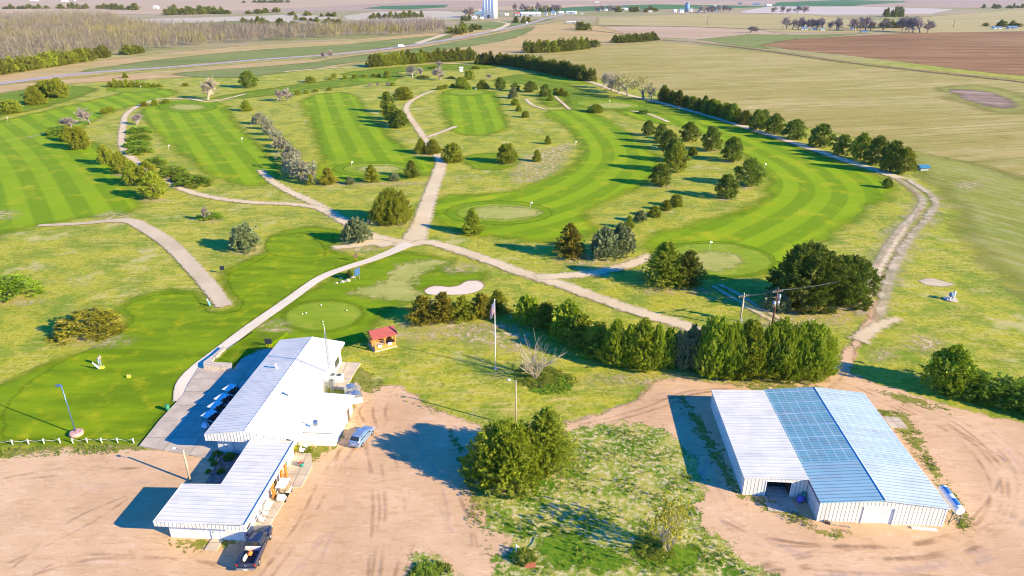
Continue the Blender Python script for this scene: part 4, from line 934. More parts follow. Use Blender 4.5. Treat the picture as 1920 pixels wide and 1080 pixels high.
# -- foreground
T('BIGC', 1024, 900, 128, 136, 'dark olive cedar behind the big bright juniper in the dirt yard')
T('BIG', 953, 926, 158, 136, 'big bright green juniper in the middle of the dirt yard', sx=1.2)
T('h0', 1003, 712, 74, 84, 'bare pale many-stemmed shrub right of the flagpole'); T('l0', 1250, 1036, 92, 108, 'yellow-leaved many-stemmed shrub in the weedy island')
T('k0', 800, 1094, 60, 22, 'weed clump at the bottom edge below the big juniper'); T('k0', 985, 1062, 44, 30, 'bright weed clump beside the garden hose'); T('k0', 1010, 722, 90, 22, 'grassy clump at the foot of the bare pale shrub'); T('k0', 1225, 1050, 80, 26, 'weed clump at the foot of the yellow-leaved shrub')
T('M0', 20, 566, 104, 50, 'spreading green juniper cut by the left edge'); T('N1', 172, 636, 118, 54, 'golden spreading juniper on the practice lawn rim')
T('k0', 575, 852, 26, 12, 'green weed clump beside the clubhouse right wall')
# planting bed in the clubhouse courtyard
for i, (x, y, w, h, lb) in enumerate(((408, 858, 22, 12, 'upper left shrub in the courtyard bed'), (432, 865, 24, 16, 'largest dark shrub in the courtyard bed'), (403, 875, 14, 12, 'small round shrub in the middle of the courtyard bed'), (392, 889, 12, 9, 'low shrub near the lower edge of the courtyard bed'), (415, 890, 16, 12, 'lower right shrub in the courtyard bed'), (398, 866, 12, 9, 'small left shrub in the courtyard bed'))): T('M%d' % (i % 3), x, y, w, h, lb)

# -- right windbreak
def row(keys, pts, n, w, h, label, group, jit=.18):
    q = catmull(np.array([P(x, y)[:2] for x, y in pts]), False, 8)
    s = np.concatenate([[0], np.cumsum(np.linalg.norm(np.diff(q, axis=0), axis=1))])
    for i in range(n):
        t = (i + .5 + random.uniform(-.3, .3)) / n * s[-1]
        x, y = np.interp(t, s, q[:, 0]), np.interp(t, s, q[:, 1])
        f = random.uniform(1 - jit, 1 + jit)
        place_tree(random.choice(keys), x + random.uniform(-.8, .8), y + random.uniform(-1, 1), w * random.uniform(.85, 1.2), h * f, label, group)
row(['D0', 'D1', 'D2', 'C1', 'J0'], [(1238, 188), (1290, 202), (1350, 219), (1396, 234)], 20, 5.6, 6.8, 'dark cedar in the dense right windbreak below the pale budding trees', 'dense right windbreak')
for i, (k, x, y, w, h) in enumerate((('P0', 1418, 246, 34, 40), ('P1', 1450, 254, 38, 40), ('P2', 1487, 264, 46, 40), ('P0', 1537, 279, 48, 46), ('P1', 1578, 293, 42, 40), ('O1', 1612, 302, 40, 52), ('P2', 1642, 312, 48, 56), ('P0', 1668, 325, 46, 60), ('O2', 1692, 329, 40, 52))): T(k, x, y, w, h, ('first', 'second', 'third', 'fourth', 'fifth', 'sixth', 'seventh', 'eighth', 'last')[i] + ' big pine from the upper left in the open end of the right windbreak', 'big pines at the end of the right windbreak')
T('P1', 1662, 354, 20, 20, 'small lone pine below the end of the right windbreak')
for i, (k, x, y, w, h) in enumerate((('w0', 1130, 166, 36, 36), ('w1', 1146, 171, 34, 34), ('v0', 1178, 182, 52, 50), ('w1', 1160, 176, 36, 34), ('v1', 1206, 186, 50, 48), ('w0', 1222, 186, 30, 32))): T(k, x, y, w, h, ('left-end bare', 'second bare', 'yellowish left', 'short bare', 'yellowish right', 'right-end bare')[i] + ' pale tree in the gap of the windbreak', 'pale trees in the gap of the windbreak')
row(['x0', 'x1', 'x2', 'x3'], [(893, 120), (960, 124), (1030, 137), (1097, 152)], 44, 7.0, 8.5, 'dark cedar in the long windbreak shaded on its course side', 'long shaded windbreak')
row(['x1', 'x3', 'y1', 'y3', 'x0'], [(697, 126), (760, 120), (830, 116), (890, 113)], 34, 8.0, 9.0, 'cedar in the windbreak along the top of the course', 'windbreak along the top of the course')
T('x0', 1108, 153, 20, 24, 'dark cedar at the end of the long shaded windbreak')
row(['x0', 'x1', 'x2', 'y1'], [(985, 99), (1030, 98), (1075, 94), (1100, 91)], 18, 9, 10, 'cedar in the short row below the dirt field edge', 'short cedar row beyond the course')
T('x0', 1113, 89, 24, 14, 'cedar right of the short row beyond the course')
row(['x0', 'x1', 'x2'], [(1148, 80), (1170, 80), (1200, 78), (1232, 75)], 14, 9.5, 8, 'cedar in the small far row by the farm track', 'small far row by the farm track')
# -- inner course
for k, x, y, w, h, lb in (('g0', 773, 146, 28, 26, 'gray bare tree left of three in the upper course'), ('g1', 790, 143, 20, 18, 'smaller gray bare tree near the upper course shrubs'), ('g1', 825, 150, 28, 26, 'gray bare tree with dark shrub in the upper course'), ('g0', 822, 128, 18, 16, 'bare tree under the top windbreak'), ('z0', 880, 150, 18, 20, 'blue-green cone juniper right of the bare trees'), ('y0', 892, 130, 16, 7, 'low shrub near the top of the course'), ('m0', 915, 149, 14, 13, 'small mauve bare tree near the upper green'), ('y2', 813, 129, 16, 6, 'flat dark shrub under the top windbreak'), ('y2', 793, 147, 24, 6, 'flat dark shrub under the gray bare trees'), ('y2', 845, 148, 16, 5, 'flat shrub right of the gray bare trees'),
    ('y0', 825, 169, 12, 9, 'left small shrub at the head of the third fairway'), ('z0', 835, 167, 11, 9, 'second small shrub at the head of the third fairway'), ('y2', 849, 165, 11, 8, 'brownish shrub at the head of the third fairway'), ('J0', 866, 166, 24, 22, 'large round juniper at the head of the third fairway'), ('z2', 879, 168, 11, 10, 'small juniper right of the large round one'), ('J1', 905, 167, 24, 17, 'wide juniper behind the third green'), ('P0', 938, 169, 22, 24, 'tall dark pine behind the third green'),
    ('P1', 966, 172, 18, 17, 'uppermost juniper of the column right of the third fairway'), ('S0', 962, 185, 18, 22, 'gray-green juniper in the column right of the third fairway'), ('J0', 966, 198, 14, 14, 'third juniper in the column right of the third fairway'), ('J1', 973, 209, 12, 13, 'fourth juniper in the column right of the third fairway'), ('J2', 985, 221, 14, 13, 'lowest juniper of the column right of the third fairway'), ('P2', 995, 174, 28, 22, 'dark pine right of the column top'), ('P0', 1022, 182, 24, 24, 'dark pine left of the small pair by the seventh green'), ('C0', 1033, 189, 14, 14, 'small cone juniper below the dark pine'), ('J0', 1043, 177, 12, 13, 'first of three small junipers right of the dark pine'), ('J1', 1053, 179, 13, 14, 'second of three small junipers right of the dark pine'), ('C1', 1062, 181, 10, 11, 'third of three small junipers right of the dark pine'),
    ('J1', 1117, 212, 32, 17, 'wide juniper below the kidney-shaped green'), ('M0', 1207, 214, 22, 10, 'low juniper beside the kidney-shaped green path'), ('J2', 1662, 344, 8, 6, 'tiny shrub near the end of the right windbreak')): T(k, x, y, w, h, lb)
# -- far trees
row(['y0', 'x1', 'x2', 'y3', 'x0'], [(-30, 143), (0, 139), (60, 130), (120, 121), (170, 113)], 40, 9, 9, 'olive cedar in the hedge along the foot of the bare wood', 'hedge along the foot of the bare wood')
row(['x0', 'x2'], [(180, 109), (205, 107)], 3, 10, 8, 'low cedar just past the end of the wood hedge', 'low cedars past the wood hedge'); row(['x0', 'x2'], [(235, 103), (262, 99)], 4, 9, 7, 'low cedar under the bare wood edge', 'low cedars under the bare wood edge')
BELT = []
def far_belt(pts, n, w, h):
    q = catmull(np.array([P(x, y)[:2] for x, y in pts]), False, 8)
    s_ = np.concatenate([[0], np.cumsum(np.linalg.norm(np.diff(q, axis=0), axis=1))]); rr = r_(len(BELT) + 300)
    for i in range(n):
        t = (i + .5 + random.uniform(-.5, .5)) / n * s_[-1]
        x, y = np.interp(t, s_, q[:, 0]) + random.uniform(-w, w) * .5, np.interp(t, s_, q[:, 1]) + random.uniform(-w, w)
        ww, hh = w * random.uniform(.4, .8), h * random.uniform(.35, .8)
        me = crown_spike('t', rr, random.choice(['egg', 'cone', 'dome']), 34, 3, 4, .25, .1, .2)
        co = np.empty(len(me.vertices) * 3, np.float32); me.vertices.foreach_get('co', co); co = co.reshape(-1, 3) * np.array([ww, ww, hh]) + np.array([x, y, 0])
        BELT.append((co, np.arange(len(co)).reshape(-1, 4))); bpy.data.meshes.remove(me)
for pts, n, w, h, nm in (([(310, 22), (360, 23), (430, 27)], 20, 26, 22, 'the long belt before the far farmhouse'), ([(300, 29), (370, 27), (430, 24)], 14, 24, 18, 'the belt behind the left pasture'), ([(90, 17), (190, 17), (250, 19)], 22, 28, 22, 'the belt at upper left'), ([(0, 17), (80, 16)], 12, 26, 18, 'the upper left corner belt'), ([(455, 42), (500, 45), (550, 50)], 18, 18, 14, 'the belt above the wood edge'), ([(470, 27), (515, 23)], 10, 22, 16, 'the small clump right of the belt'), ([(550, 28), (580, 30)], 5, 18, 12, 'a small clump near the pale field'), ([(560, 37), (600, 41), (635, 45)], 10, 17, 11, 'the thin line near the pale field'), ([(600, 31), (630, 31)], 4, 17, 11, 'the short line near the green strip'),
                         ([(690, 36), (740, 35), (790, 32)], 16, 18, 18, 'the grove left of the grain elevator'), ([(840, 62), (862, 64), (880, 60)], 9, 15, 17, 'the clump above the dirt road'), ([(885, 57), (900, 54)], 4, 12, 12, 'the small clump by the dirt road'), ([(866, 39), (884, 40)], 3, 13, 20, 'the trio before the elevator yard'), ([(972, 43), (984, 43)], 4, 16, 16, 'the pair beside the highway rise'), ([(1083, 56), (1100, 56)], 4, 16, 17, 'the round clump right of the highway'),
                         ([(985, 21), (1010, 21), (1040, 21)], 9, 18, 18, 'the town behind the long white shed'), ([(1150, 23), (1200, 23), (1235, 21)], 14, 22, 20, 'the town trees on the right'), ([(460, 5), (540, 5)], 10, 40, 22, 'the far horizon belt'), ([(1600, 53), (1650, 53), (1690, 52)], 12, 16, 15, 'the farmstead row at upper right'), ([(1860, 50), (1910, 50)], 8, 16, 13, 'the farmstead at the right edge'), ([(1840, 16), (1920, 15)], 10, 26, 16, 'the belt at the upper right corner'), ([(1655, 30), (1680, 32), (1695, 31)], 8, 18, 26, 'the round grove in the pale fields')):
    far_belt(pts, n, w, h)
Vv = np.vstack([b[0] for b in BELT]); off = np.cumsum([0] + [len(b[0]) for b in BELT[:-1]])
fo_ = mesh_obj('distant_trees', raw_mesh('distant_trees', Vv, np.vstack([b[1] + o_ for b, o_ in zip(BELT, off)])), L['dark']); tag(fo_, 'far-off dark cedar belts and groves scattered toward the horizon', 'trees', None, 'stuff')
for pts, n, w, h, nm in (([(1472, 55), (1500, 55), (1540, 56), (1580, 57)], 11, 15, 17, 'the farmstead at the upper right'), ([(1600, 58), (1625, 57), (1660, 58)], 5, 17, 18, 'the line right of the farmstead'), ([(1690, 59), (1712, 61), (1740, 62)], 6, 18, 20, 'the clump beside the brown field'), ([(960, 22), (1010, 22), (1060, 21)], 8, 20, 22, 'the town by the grain elevator'), ([(870, 32), (890, 31)], 4, 20, 20, 'the lot left of the elevator'), ([(1440, 26), (1500, 25), (1510, 24)], 6, 20, 18, 'the white fallow edge'), ([(1305, 24), (1370, 22)], 7, 22, 16, 'the eastern town edge'), ([(1405, 62), (1420, 62)], 2, 13, 9, 'the gold pasture'), ([(600, 112), (625, 108)], 2, 6, 8, 'the highway verge'), ([(1115, 22), (1170, 22)], 5, 22, 18, 'the town streets')):
    row(['m0', 'm1'], pts, n, w, h, 'distant gray bare tree in ' + nm, 'distant bare trees in ' + nm)

# -- the bare wood along the river: one mass of thin leafless trunks
def wood(name, poly, n, h, mats, seed, label):
    r = r_(seed); pl_ = world_poly(poly); lo, hi = pl_.min(0), pl_.max(0)
    q = r.uniform(lo, hi, (n * 4, 2)); q = q[inside(q, pl_)][:n]; n = len(q)
    Vs, Fs, off, MI = [], [], 0, []
    hh = h * r.uniform(.65, 1.2, n)
    for b in range(26):
        f = r.uniform(.0, .75, n) if b > 1 else np.zeros(n)
        base = np.column_stack([q + r.normal(size=(n, 2)) * .5, hh * f])
        d = unit(np.column_stack([r.normal(size=(n, 2)) * (.55 if b > 1 else .08), np.ones(n)]))
        ln = hh * (1 - f) * r.uniform(.5, 1.0, n) if b > 1 else hh * .95
        wd = np.full(n, .26 if b > 1 else .4)
        V, Fc = sprays(base, d, ln, wd, r)
        Vs.append(V); Fs.append(Fc + off); off += len(V)
    me = raw_mesh(name, np.vstack(Vs), np.vstack(Fs))
    o = mesh_obj(name, me, mats); tag(o, label, 'wood', None, 'stuff'); return o
def wood_mat(nm, a, b, y):
    k = NT(nm)
    n = k.noise(.012, 4, k.mapv(k.pos, (.6, 1.2, .1))); c = k.mix(a, b, k.island); c = k.mix(c, y, k.step(n, .48, .64, 0, .8))
    return k.finish(c, .9, spec=.1)
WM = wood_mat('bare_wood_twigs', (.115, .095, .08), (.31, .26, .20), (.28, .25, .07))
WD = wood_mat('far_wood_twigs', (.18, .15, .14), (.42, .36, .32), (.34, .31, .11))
wood('bare_wood', [(-150, 152), (0, 130), (80, 118), (175, 108), (300, 94), (430, 82), (560, 76), (660, 70), (780, 66), (840, 62), (830, 52), (700, 54), (560, 58), (430, 56), (330, 56), (240, 46), (210, 36), (100, 34), (0, 36), (-150, 40)], 4200, 15, WM, 200, 'broad leafless riverside wood of pale trunks across the upper left')
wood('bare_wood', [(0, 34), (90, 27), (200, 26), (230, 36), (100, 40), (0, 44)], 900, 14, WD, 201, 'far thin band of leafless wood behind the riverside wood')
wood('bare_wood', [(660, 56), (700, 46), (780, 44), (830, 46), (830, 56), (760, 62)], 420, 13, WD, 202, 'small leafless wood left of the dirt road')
# ------------------------------------------------------------------ buildings
def ribbed(name, col, axis=1, pitch=.5, dirt=(.5, .45, .38), rough=.45, metal=0.0, grid=None, contrast=.82, spec=.4):
    """profiled metal sheet; ribs repeat along the given object axis"""
    k = NT(name)
    v = k.xyz(k.obj)
    s = k.math('FRACT', k.math('DIVIDE', v[axis], pitch))
    ridge = k.step(k.math('ABSOLUTE', k.math('SUBTRACT', s, .5)), .30, .46)
    n = k.noise(.35, 4, k.obj); n2 = k.noise(2.5, 4, k.mapv(k.obj, (.3, 1, 1)))
    c = k.mix(col, tuple(x * contrast for x in col), ridge)
    c = k.mix(c, dirt, k.step(n2, .50, .75, 0, .3)); c = k.mix(c, k.hsv(c, .5, .6, .84), k.step(k.noise(.9, 5, k.mapv(k.obj, (.12, 1.2, 1) if axis == 1 else (1.2, .12, .3))), .5, .68, 0, .8)); c = k.mix(c, k.hsv(c, .5, 1, .9), k.step(n, .4, .65))
    if grid:
        gx, gy, gcol = grid
        a = k.step(k.math('ABSOLUTE', k.math('SUBTRACT', k.math('FRACT', k.math('DIVIDE', v[0], gx)), .5)), .44, .48)
        b = k.step(k.math('ABSOLUTE', k.math('SUBTRACT', k.math('FRACT', k.math('DIVIDE', v[1], gy)), .5)), .46, .49)
        c = k.mix(c, gcol, k.math('MULTIPLY', k.math('MAXIMUM', a, b), k.step(k.noise(.8, 3, k.obj), .3, .6, .35, .85)))
    return k.finish(c, rough, metal, spec, normal=k.bump(ridge, .5, .04))
B = {}
B['roof_white'] = ribbed('white_roof_metal', (.79, .77, .67), 1, .62, contrast=.92, rough=.75, spec=.15)
B['roof_gray'] = ribbed('gray_white_roof_metal', (.76, .74, .64), 1, .62, contrast=.89, rough=.75, spec=.15)  # same white metal, dimmed in colour as the less sunlit copy
B['roof_plain'] = plain('white_membrane', (.80, .79, .76), .7)
B['siding_x'] = ribbed('white_siding_front', (.82, .78, .70), 0, .42, contrast=.66)
B['siding_y'] = ribbed('white_siding_side', (.80, .78, .74), 1, .42, contrast=.8)
B['white'] = plain('white_paint', (.80, .78, .74), .65)
B['trim'] = plain('white_trim', (.84, .82, .78), .5)
B['blueroof'] = ribbed('sky_tinted_roof_panel', (.21, .44, .47), 1, .45, contrast=.74, rough=.35, metal=0, spec=.45, grid=(1.05, 2.6, (.55, .68, .78)))  # sky reflected in the metal roof is painted into the base colour
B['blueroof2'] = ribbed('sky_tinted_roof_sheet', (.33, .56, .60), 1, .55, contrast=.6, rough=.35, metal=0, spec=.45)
B['silverroof'] = ribbed('pale_blue_roof_panel', (.50, .64, .63), 1, .45, contrast=.76, rough=.35, metal=0, spec=.45, grid=(1.05, 2.6, (.66, .74, .80)))  # lighter copy for the sunward slope, its sunlight put into the colour
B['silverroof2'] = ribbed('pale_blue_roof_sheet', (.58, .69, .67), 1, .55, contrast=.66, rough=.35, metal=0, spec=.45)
B['glass'] = plain('window_glass', (.03, .045, .05), .08, 0, .6, 0)
B['dark'] = plain('dark_interior', (.015, .015, .02), .9)  # near-black colour painted for the shade inside the lean-to
B['teal'] = plain('teal_door_paint', (.06, .22, .25), .5)
B['orange'] = plain('orange_wood', (.52, .20, .035), .6, var=.25, scale=4)
B['wood'] = plain('honey_wood', (.55, .27, .06), .6, var=.3, scale=5)
B['darkwood'] = plain('weathered_wood', (.14, .09, .055), .8, var=.3, scale=4)
B['stone'] = plain('pale_stone', (.58, .48, .36), .9, var=.25, scale=3)
B['steel'] = plain('galvanised_steel', (.42, .45, .47), .4, .7)
B['darksteel'] = plain('dark_steel', (.10, .12, .14), .5, .5)
B['conc'] = plain('concrete_block', (.55, .47, .38), .9, var=.15, scale=2)
B['green_pl'] = plain('green_plastic', (.03, .25, .12), .45)
B['teal_pl'] = plain('teal_glaze', (.03, .26, .22), .35)
B['shingle'] = plain('red_shingle', (.36, .085, .07), .85, var=.25, scale=6)
B['pole'] = plain('wooden_pole', (.50, .40, .27), .85, var=.25, scale=4); B['brownpole'] = plain('brown_pole', (.16, .075, .05), .85, var=.25, scale=4)
B['sheet'] = plain('pale_plastic', (.72, .72, .72), .5); B['black'] = plain('black_rubber', (.015, .015, .017), .7); B['soil'] = plain('garden_soil', (.20, .17, .14), .95, var=.4, scale=2)

ROT = R(-3.83)
def part(name, bm, mat, parent, label=None):
    o = bm_obj(name, bm, mat, parent)
    if label: o['label'] = label
    return o
def boxes(name, lst, mat, parent, label=None):
    bm = bmesh.new()
    for b in lst: add_box(bm, *b)
    return part(name, bm, mat, parent, label)
def door_on(parent, axis, at, a0, a1, z0, z1, mat, name='door', out=.06, handle=True, panes=None):
    """leaf on a wall: axis 'y-' faces the viewer, 'x+' faces right; at = wall plane"""
    if axis == 'y-': bx = (a0, a1, at - out, at + .02, z0, z1)
    else: bx = (at - .02, at + out, a0, a1, z0, z1)
    d = boxes(name, [bx], mat, parent)
    fr = bmesh.new(); t = .07; o2 = out + .03
    for s in ((a0 - t, a0, z0, z1 + t), (a1, a1 + t, z0, z1 + t), (a0, a1, z1, z1 + t)):
        if axis == 'y-': add_box(fr, s[0], s[1], at - o2, at + .01, s[2], s[3])
        else: add_box(fr, at - .01, at + o2, s[0], s[1], s[2], s[3])
    bm_obj('frame', fr, B['trim'], d)
    if handle:
        hb = bmesh.new(); m = a0 + .12
        if axis == 'y-': add_box(hb, m, m + .05, at - out - .05, at - out, z0 + .95, z0 + 1.1)
        else: add_box(hb, at + out, at + out + .05, m, m + .05, z0 + .95, z0 + 1.1)
        bm_obj('handle', hb, B['darksteel'], d)
    if panes:
        g = bmesh.new(); p0, p1, q0, q1 = panes
        if axis == 'y-': add_box(g, p0, p1, at - out - .015, at - out + .005, q0, q1)
        else: add_box(g, at + out - .005, at + out + .015, p0, p1, q0, q1)
        bm_obj('pane', g, B['glass'], d)
    return d

# ---- clubhouse (local x across the ridge, y away from the viewer)
CH = empty('clubhouse', 'long white metal-roofed clubhouse with an L-shaped front wing', 'building', (-38.1, 70.1, 0), ROT)
boxes('wall', [(.9, 9.7, 1.0, 24.4, 0, 3.45)], B['white'], CH)
bm = bmesh.new()                                             # far gable
for y0 in (24.4,): add_prism(bm, [(.9, y0 - .12), (9.7, y0 - .12), (9.7, y0), (.9, y0)], 3.45, 3.5)
part('wall', bm, B['white'], CH)
boxes('wall', [(2.4, 10.6, -13.5, -9.2, 0, 2.75), (6.6, 10.6, -9.2, 1.0, 0, 2.75)], B['white'], CH)
boxes('wall', [(9.7, 15.2, 3.3, 11.2, 0, 2.45)], B['white'], CH)
RZ = 4.35
bm = bmesh.new(); add_slab(bm, [(0, 0, 3.6), (5.25, 0, RZ), (5.25, 24.9, RZ), (0, 24.9, 3.6)], .16); part('roof', bm, B['roof_gray'], CH, 'gray-white left roof slope')
bm = bmesh.new(); add_slab(bm, [(5.25, 0, RZ), (10.3, 0, 3.6), (10.3, 24.9, 3.6), (5.25, 24.9, RZ)], .16); part('roof', bm, B['roof_white'], CH, 'bright white right roof slope')
bm = bmesh.new(); add_slab(bm, [(10.3, 0, 3.58), (11.45, 0, 3.32), (11.45, 3.5, 3.32), (10.3, 3.5, 3.58)], .14); part('roof', bm, B['roof_white'], CH)
bm = bmesh.new(); add_tube(bm, [(5.25, -.05, RZ + .01), (5.25, 24.95, RZ + .01)], .04, 6); part('ridge_cap', bm, B['trim'], CH)
bm = bmesh.new()                                             # deep ribbed gable fascia at the near end
for x0, x1, za, zb in ((0, 5.25, 3.44, RZ - .16), (5.25, 10.3, RZ - .16, 3.44)):
    v = [bm.verts.new(p) for p in ((x0, .02, 2.62), (x1, .02, 2.62), (x1, .02, zb), (x0, .02, za), (x0, .12, 2.62), (x1, .12, 2.62), (x1, .12, zb), (x0, .12, za))]
    for f in ((0, 1, 2, 3), (7, 6, 5, 4), (0, 4, 5, 1), (3, 2, 6, 7), (0, 3, 7, 4), (1, 5, 6, 2)): bm.faces.new([v[i] for i in f])
part('fascia', bm, B['siding_x'], CH)
boxes('soffit', [(.1, 10.2, .13, 1.0, 2.7, 2.78)], B['white'], CH)
boxes('fascia', [(-.02, .06, .13, 24.9, 3.2, 3.5)], B['siding_y'], CH); boxes('gutter', [(10.26, 10.38, 3.6, 24.9, 3.36, 3.5)], B['trim'], CH)
bm = bmesh.new()
v = []
for y in (24.78, 24.88):
    v.append([bm.verts.new(p) for p in ((.05, y, 3.4), (5.25, y, 3.4), (10.25, y, 3.4), (10.25, y, 3.46), (5.25, y, RZ - .16), (.05, y, 3.46))])
bm.faces.new(v[0]); bm.faces.new(v[1][::-1]); part('gable', bm, B['white'], CH)
# front wing, one low roof plane with a ribbed edge
RW = [(1.75, -14.6), (11.4, -14.3), (11.45, -.02), (5.8, -.02), (5.95, -8.3), (1.6, -8.45)]
zt = lambda x, y: 3.05 + (x - 1.6) * .012
bm = bmesh.new()
top = [bm.verts.new((x, y, zt(x, y))) for x, y in RW]; bot = [bm.verts.new((x, y, zt(x, y) - .12)) for x, y in RW]
bm.faces.new(top); bm.faces.new(bot[::-1])
for i in range(6): bm.faces.new((top[i], top[(i + 1) % 6], bot[(i + 1) % 6], bot[i]))
part('roof', bm, B['roof_gray'], CH, 'low ribbed roof of the front wing')
boxes('fascia', [(1.75, 11.4, -14.66, -14.58, 2.62, 3.12)], B['siding_x'], CH); boxes('fascia', [(11.4, 11.5, -14.5, 3.5, 2.7, 3.28)], B['trim'], CH); boxes('fascia', [(1.55, 1.63, -14.5, -8.5, 2.7, 3.1)], B['trim'], CH)
# addition with flat white roof
bm = bmesh.new(); add_slab(bm, [(9.6, 3.15, 2.86), (15.6, 3.05, 2.62), (15.6, 11.5, 2.62), (9.6, 11.6, 2.86)], .16); part('roof', bm, B['roof_plain'], CH, 'plain white flat roof of the side addition')
boxes('fascia', [(11.4, 15.66, 3.0, 3.1, 2.3, 2.62)], B['trim'], CH)
# openings
door_on(CH, 'y-', -13.5, 7.1, 8.0, .1, 2.15, B['white'], panes=(7.42, 7.62, 1.7, 1.9))
w = boxes('window', [(10.58, 10.66, -13.1, -11.9, .9, 2.1)], B['trim'], CH); boxes('pane', [(10.65, 10.68, -13.0, -12.0, 1.0, 2.0)], B['glass'], w)
w = boxes('window', [(9.68, 9.76, 21.0, 23.2, .8, 2.2)], B['trim'], CH); boxes('pane', [(9.75, 9.78, 21.1, 23.1, .9, 2.1)], B['glass'], w)
door_on(CH, 'x+', 10.6, -2.4, -1.4, .1, 2.2, B['teal'])
door_on(CH, 'x+', 10.6, -5.6, -4.7, .1, 2.1, B['darkwood'])
for y0 in (-4.6, -7.2): boxes('post', [(11.1, 11.3, y0, y0 + .55, 0, 2.7)], B['orange'], CH)
boxes('post', [(11.1, 11.3, -3.4, -2.95, 0, 2.7)], B['orange'], CH); boxes('railing', [(11.15, 11.22, -6.7, -4.6, .9, 1.0), (11.15, 11.22, -6.7, -4.6, .3, .4)], B['white'], CH)
door_on(CH, 'y-', 1.0, 1.9, 2.8, .1, 2.15, B['white'])
door_on(CH, 'x+', 15.2, 8.6, 9.6, .1, 2.15, B['darkwood'])
bm = bmesh.new(); add_tube(bm, [(9.9, 15.7, 0), (9.9, 15.7, 3.3)], .3, 10); part('flue', bm, B['steel'], CH)  # plain steel tube where a pale band runs up the wall
for x, y in ((3.1, 15.6), (7.6, 8.6)):
    zr = 3.6 + (RZ - 3.6) * (x / 5.25 if x < 5.25 else (10.3 - x) / 5.05)
    bm = bmesh.new(); add_tube(bm, [(x, y, zr - .05), (x, y, zr + .5)], .13, 8); add_tube(bm, [(x, y, zr + .5), (x, y, zr + .62)], .2, 8); part('vent_pipe', bm, B['trim'], CH)
def chw(x, y, z=0):
    c, s_ = math.cos(ROT), math.sin(ROT); return Vector((-38.1 + x * c - y * s_, 70.1 + x * s_ + y * c, z))
# aprons and walks
slab('patio', None, world=[tuple(P(*p)[:2]) for p in ((262, 838), (300, 790), (345, 741), (352, 724), (372, 692), (397, 693), (437, 696), (452, 676), (486, 656), (530, 656))] + [tuple(chw(.9, 23)[:2]), tuple(chw(.9, 1)[:2]), tuple(chw(1.2, -.6)[:2])])
slab('patio', None, world=[tuple(chw(*q)[:2]) for q in ((9.7, 17), (12.4, 16.6), (12.7, 24.4), (9.7, 24.4))])
slab('walkway', None, world=[tuple(chw(*q)[:2]) for q in ((10.6, -13.5), (12.2, -13.4), (12.6, -5), (13.6, -4.8), (13.6, -1), (12.6, 1.5), (10.6, 1.5))])
slab('doorstep', None, world=[tuple(chw(*q)[:2]) for q in ((6.9, -15.1), (8.2, -15.1), (8.2, -13.5), (6.9, -13.5))], th=.2)
slab('walkway', None, world=[tuple(chw(*q)[:2]) for q in ((12.6, 12.4), (14.4, 11.8), (14.7, 17.5), (13.4, 19))], th=.13)
bm = bmesh.new(); add_prism(bm, [tuple(chw(*q)[:2]) for q in ((2.2, -8.2), (6.5, -8.2), (6.5, .9), (1.4, .9))], -.02, YZ + .05); tag(bm_obj('garden_bed', bm, B['soil']), None, None, None, 'structure')

# raised lawn with stone edge
rw = [P(*p) for p in ((383, 694), (383, 686), (402, 672), (420, 656), (424, 660), (404, 678), (398, 686), (436, 688), (436, 696))]
bm = bmesh.new(); add_prism(bm, [(p.x, p.y) for p in rw], 0, .75); tag(bm_obj('retaining_wall', bm, B['stone']), 'low stone retaining wall bending round the raised lawn corner', 'wall')
bm = bmesh.new(); add_prism(bm, [tuple(P(*p)[:2]) for p in ((405, 679), (424, 661), (480, 625), (540, 628), (500, 655), (456, 672), (436, 688), (399, 687))], 0, .5); tag(bm_obj('raised_lawn', bm, M['lush']), None, None, None, 'structure')
at = raw_mesh  # (kept short)

# ---- metal barn
BO = (26.8, 63.2)
BN = empty('metal_barn', 'wide low white metal barn with sky-blue ribbed roof and white lean-to', 'building', (BO[0], BO[1], 0), ROT)
def bnw(x, y, z=0):
    c, s_ = math.cos(ROT), math.sin(ROT); return Vector((BO[0] + x * c - y * s_, BO[1] + x * s_ + y * c, z))
EV, RG = 2.75, 3.45
X0, XM, X1, Y0, Y1, YJ = 7.2, 13.85, 20.6, -3.8, 19.0, 3.0
def wallp(bm, p, q, z0, za, zb, th=.12):
    """upright wall panel from p to q (2-D), top heights za, zb"""
    d = Vector((q[0] - p[0], q[1] - p[1], 0)).normalized(); n = Vector((-d.y, d.x, 0)) * th
    a = [Vector((p[0], p[1], z0)), Vector((q[0], q[1], z0)), Vector((q[0], q[1], zb)), Vector((p[0], p[1], za))]
    v = [bm.verts.new(x) for x in a] + [bm.verts.new(x + n) for x in a]
    for f in ((0, 1, 2, 3), (7, 6, 5, 4), (0, 4, 5, 1), (3, 2, 6, 7), (0, 3, 7, 4), (1, 5, 6, 2)): bm.faces.new([v[i] for i in f])
bm = bmesh.new()
wallp(bm, (X0, Y0), (12.0, Y0), 0, EV - .05, EV + .62 * (12 - X0) / (XM - X0)); wallp(bm, (12.0, Y0), (XM, Y0), 2.25, EV + .62 * (12 - X0) / (XM - X0), RG - .12); wallp(bm, (XM, Y0), (15.2, Y0), 2.25, RG - .12, RG - .12 - .62 * (15.2 - XM) / (X1 - XM)); wallp(bm, (15.2, Y0), (X1, Y0), 0, RG - .12 - .62 * (15.2 - XM) / (X1 - XM), EV - .05)
part('wall', bm, B['siding_x'], BN, 'ribbed white gable wall around the overhead door')
d = boxes('garage_door', [(12.0, 15.2, Y0 + .08, Y0 + .14, .05, 2.25)], B['white'], BN)
boxes('panel_groove', [(12.05, 15.15, Y0 + .06, Y0 + .079, z, z + .03) for z in (.55, 1.0, 1.45, 1.9)], B['conc'], d)
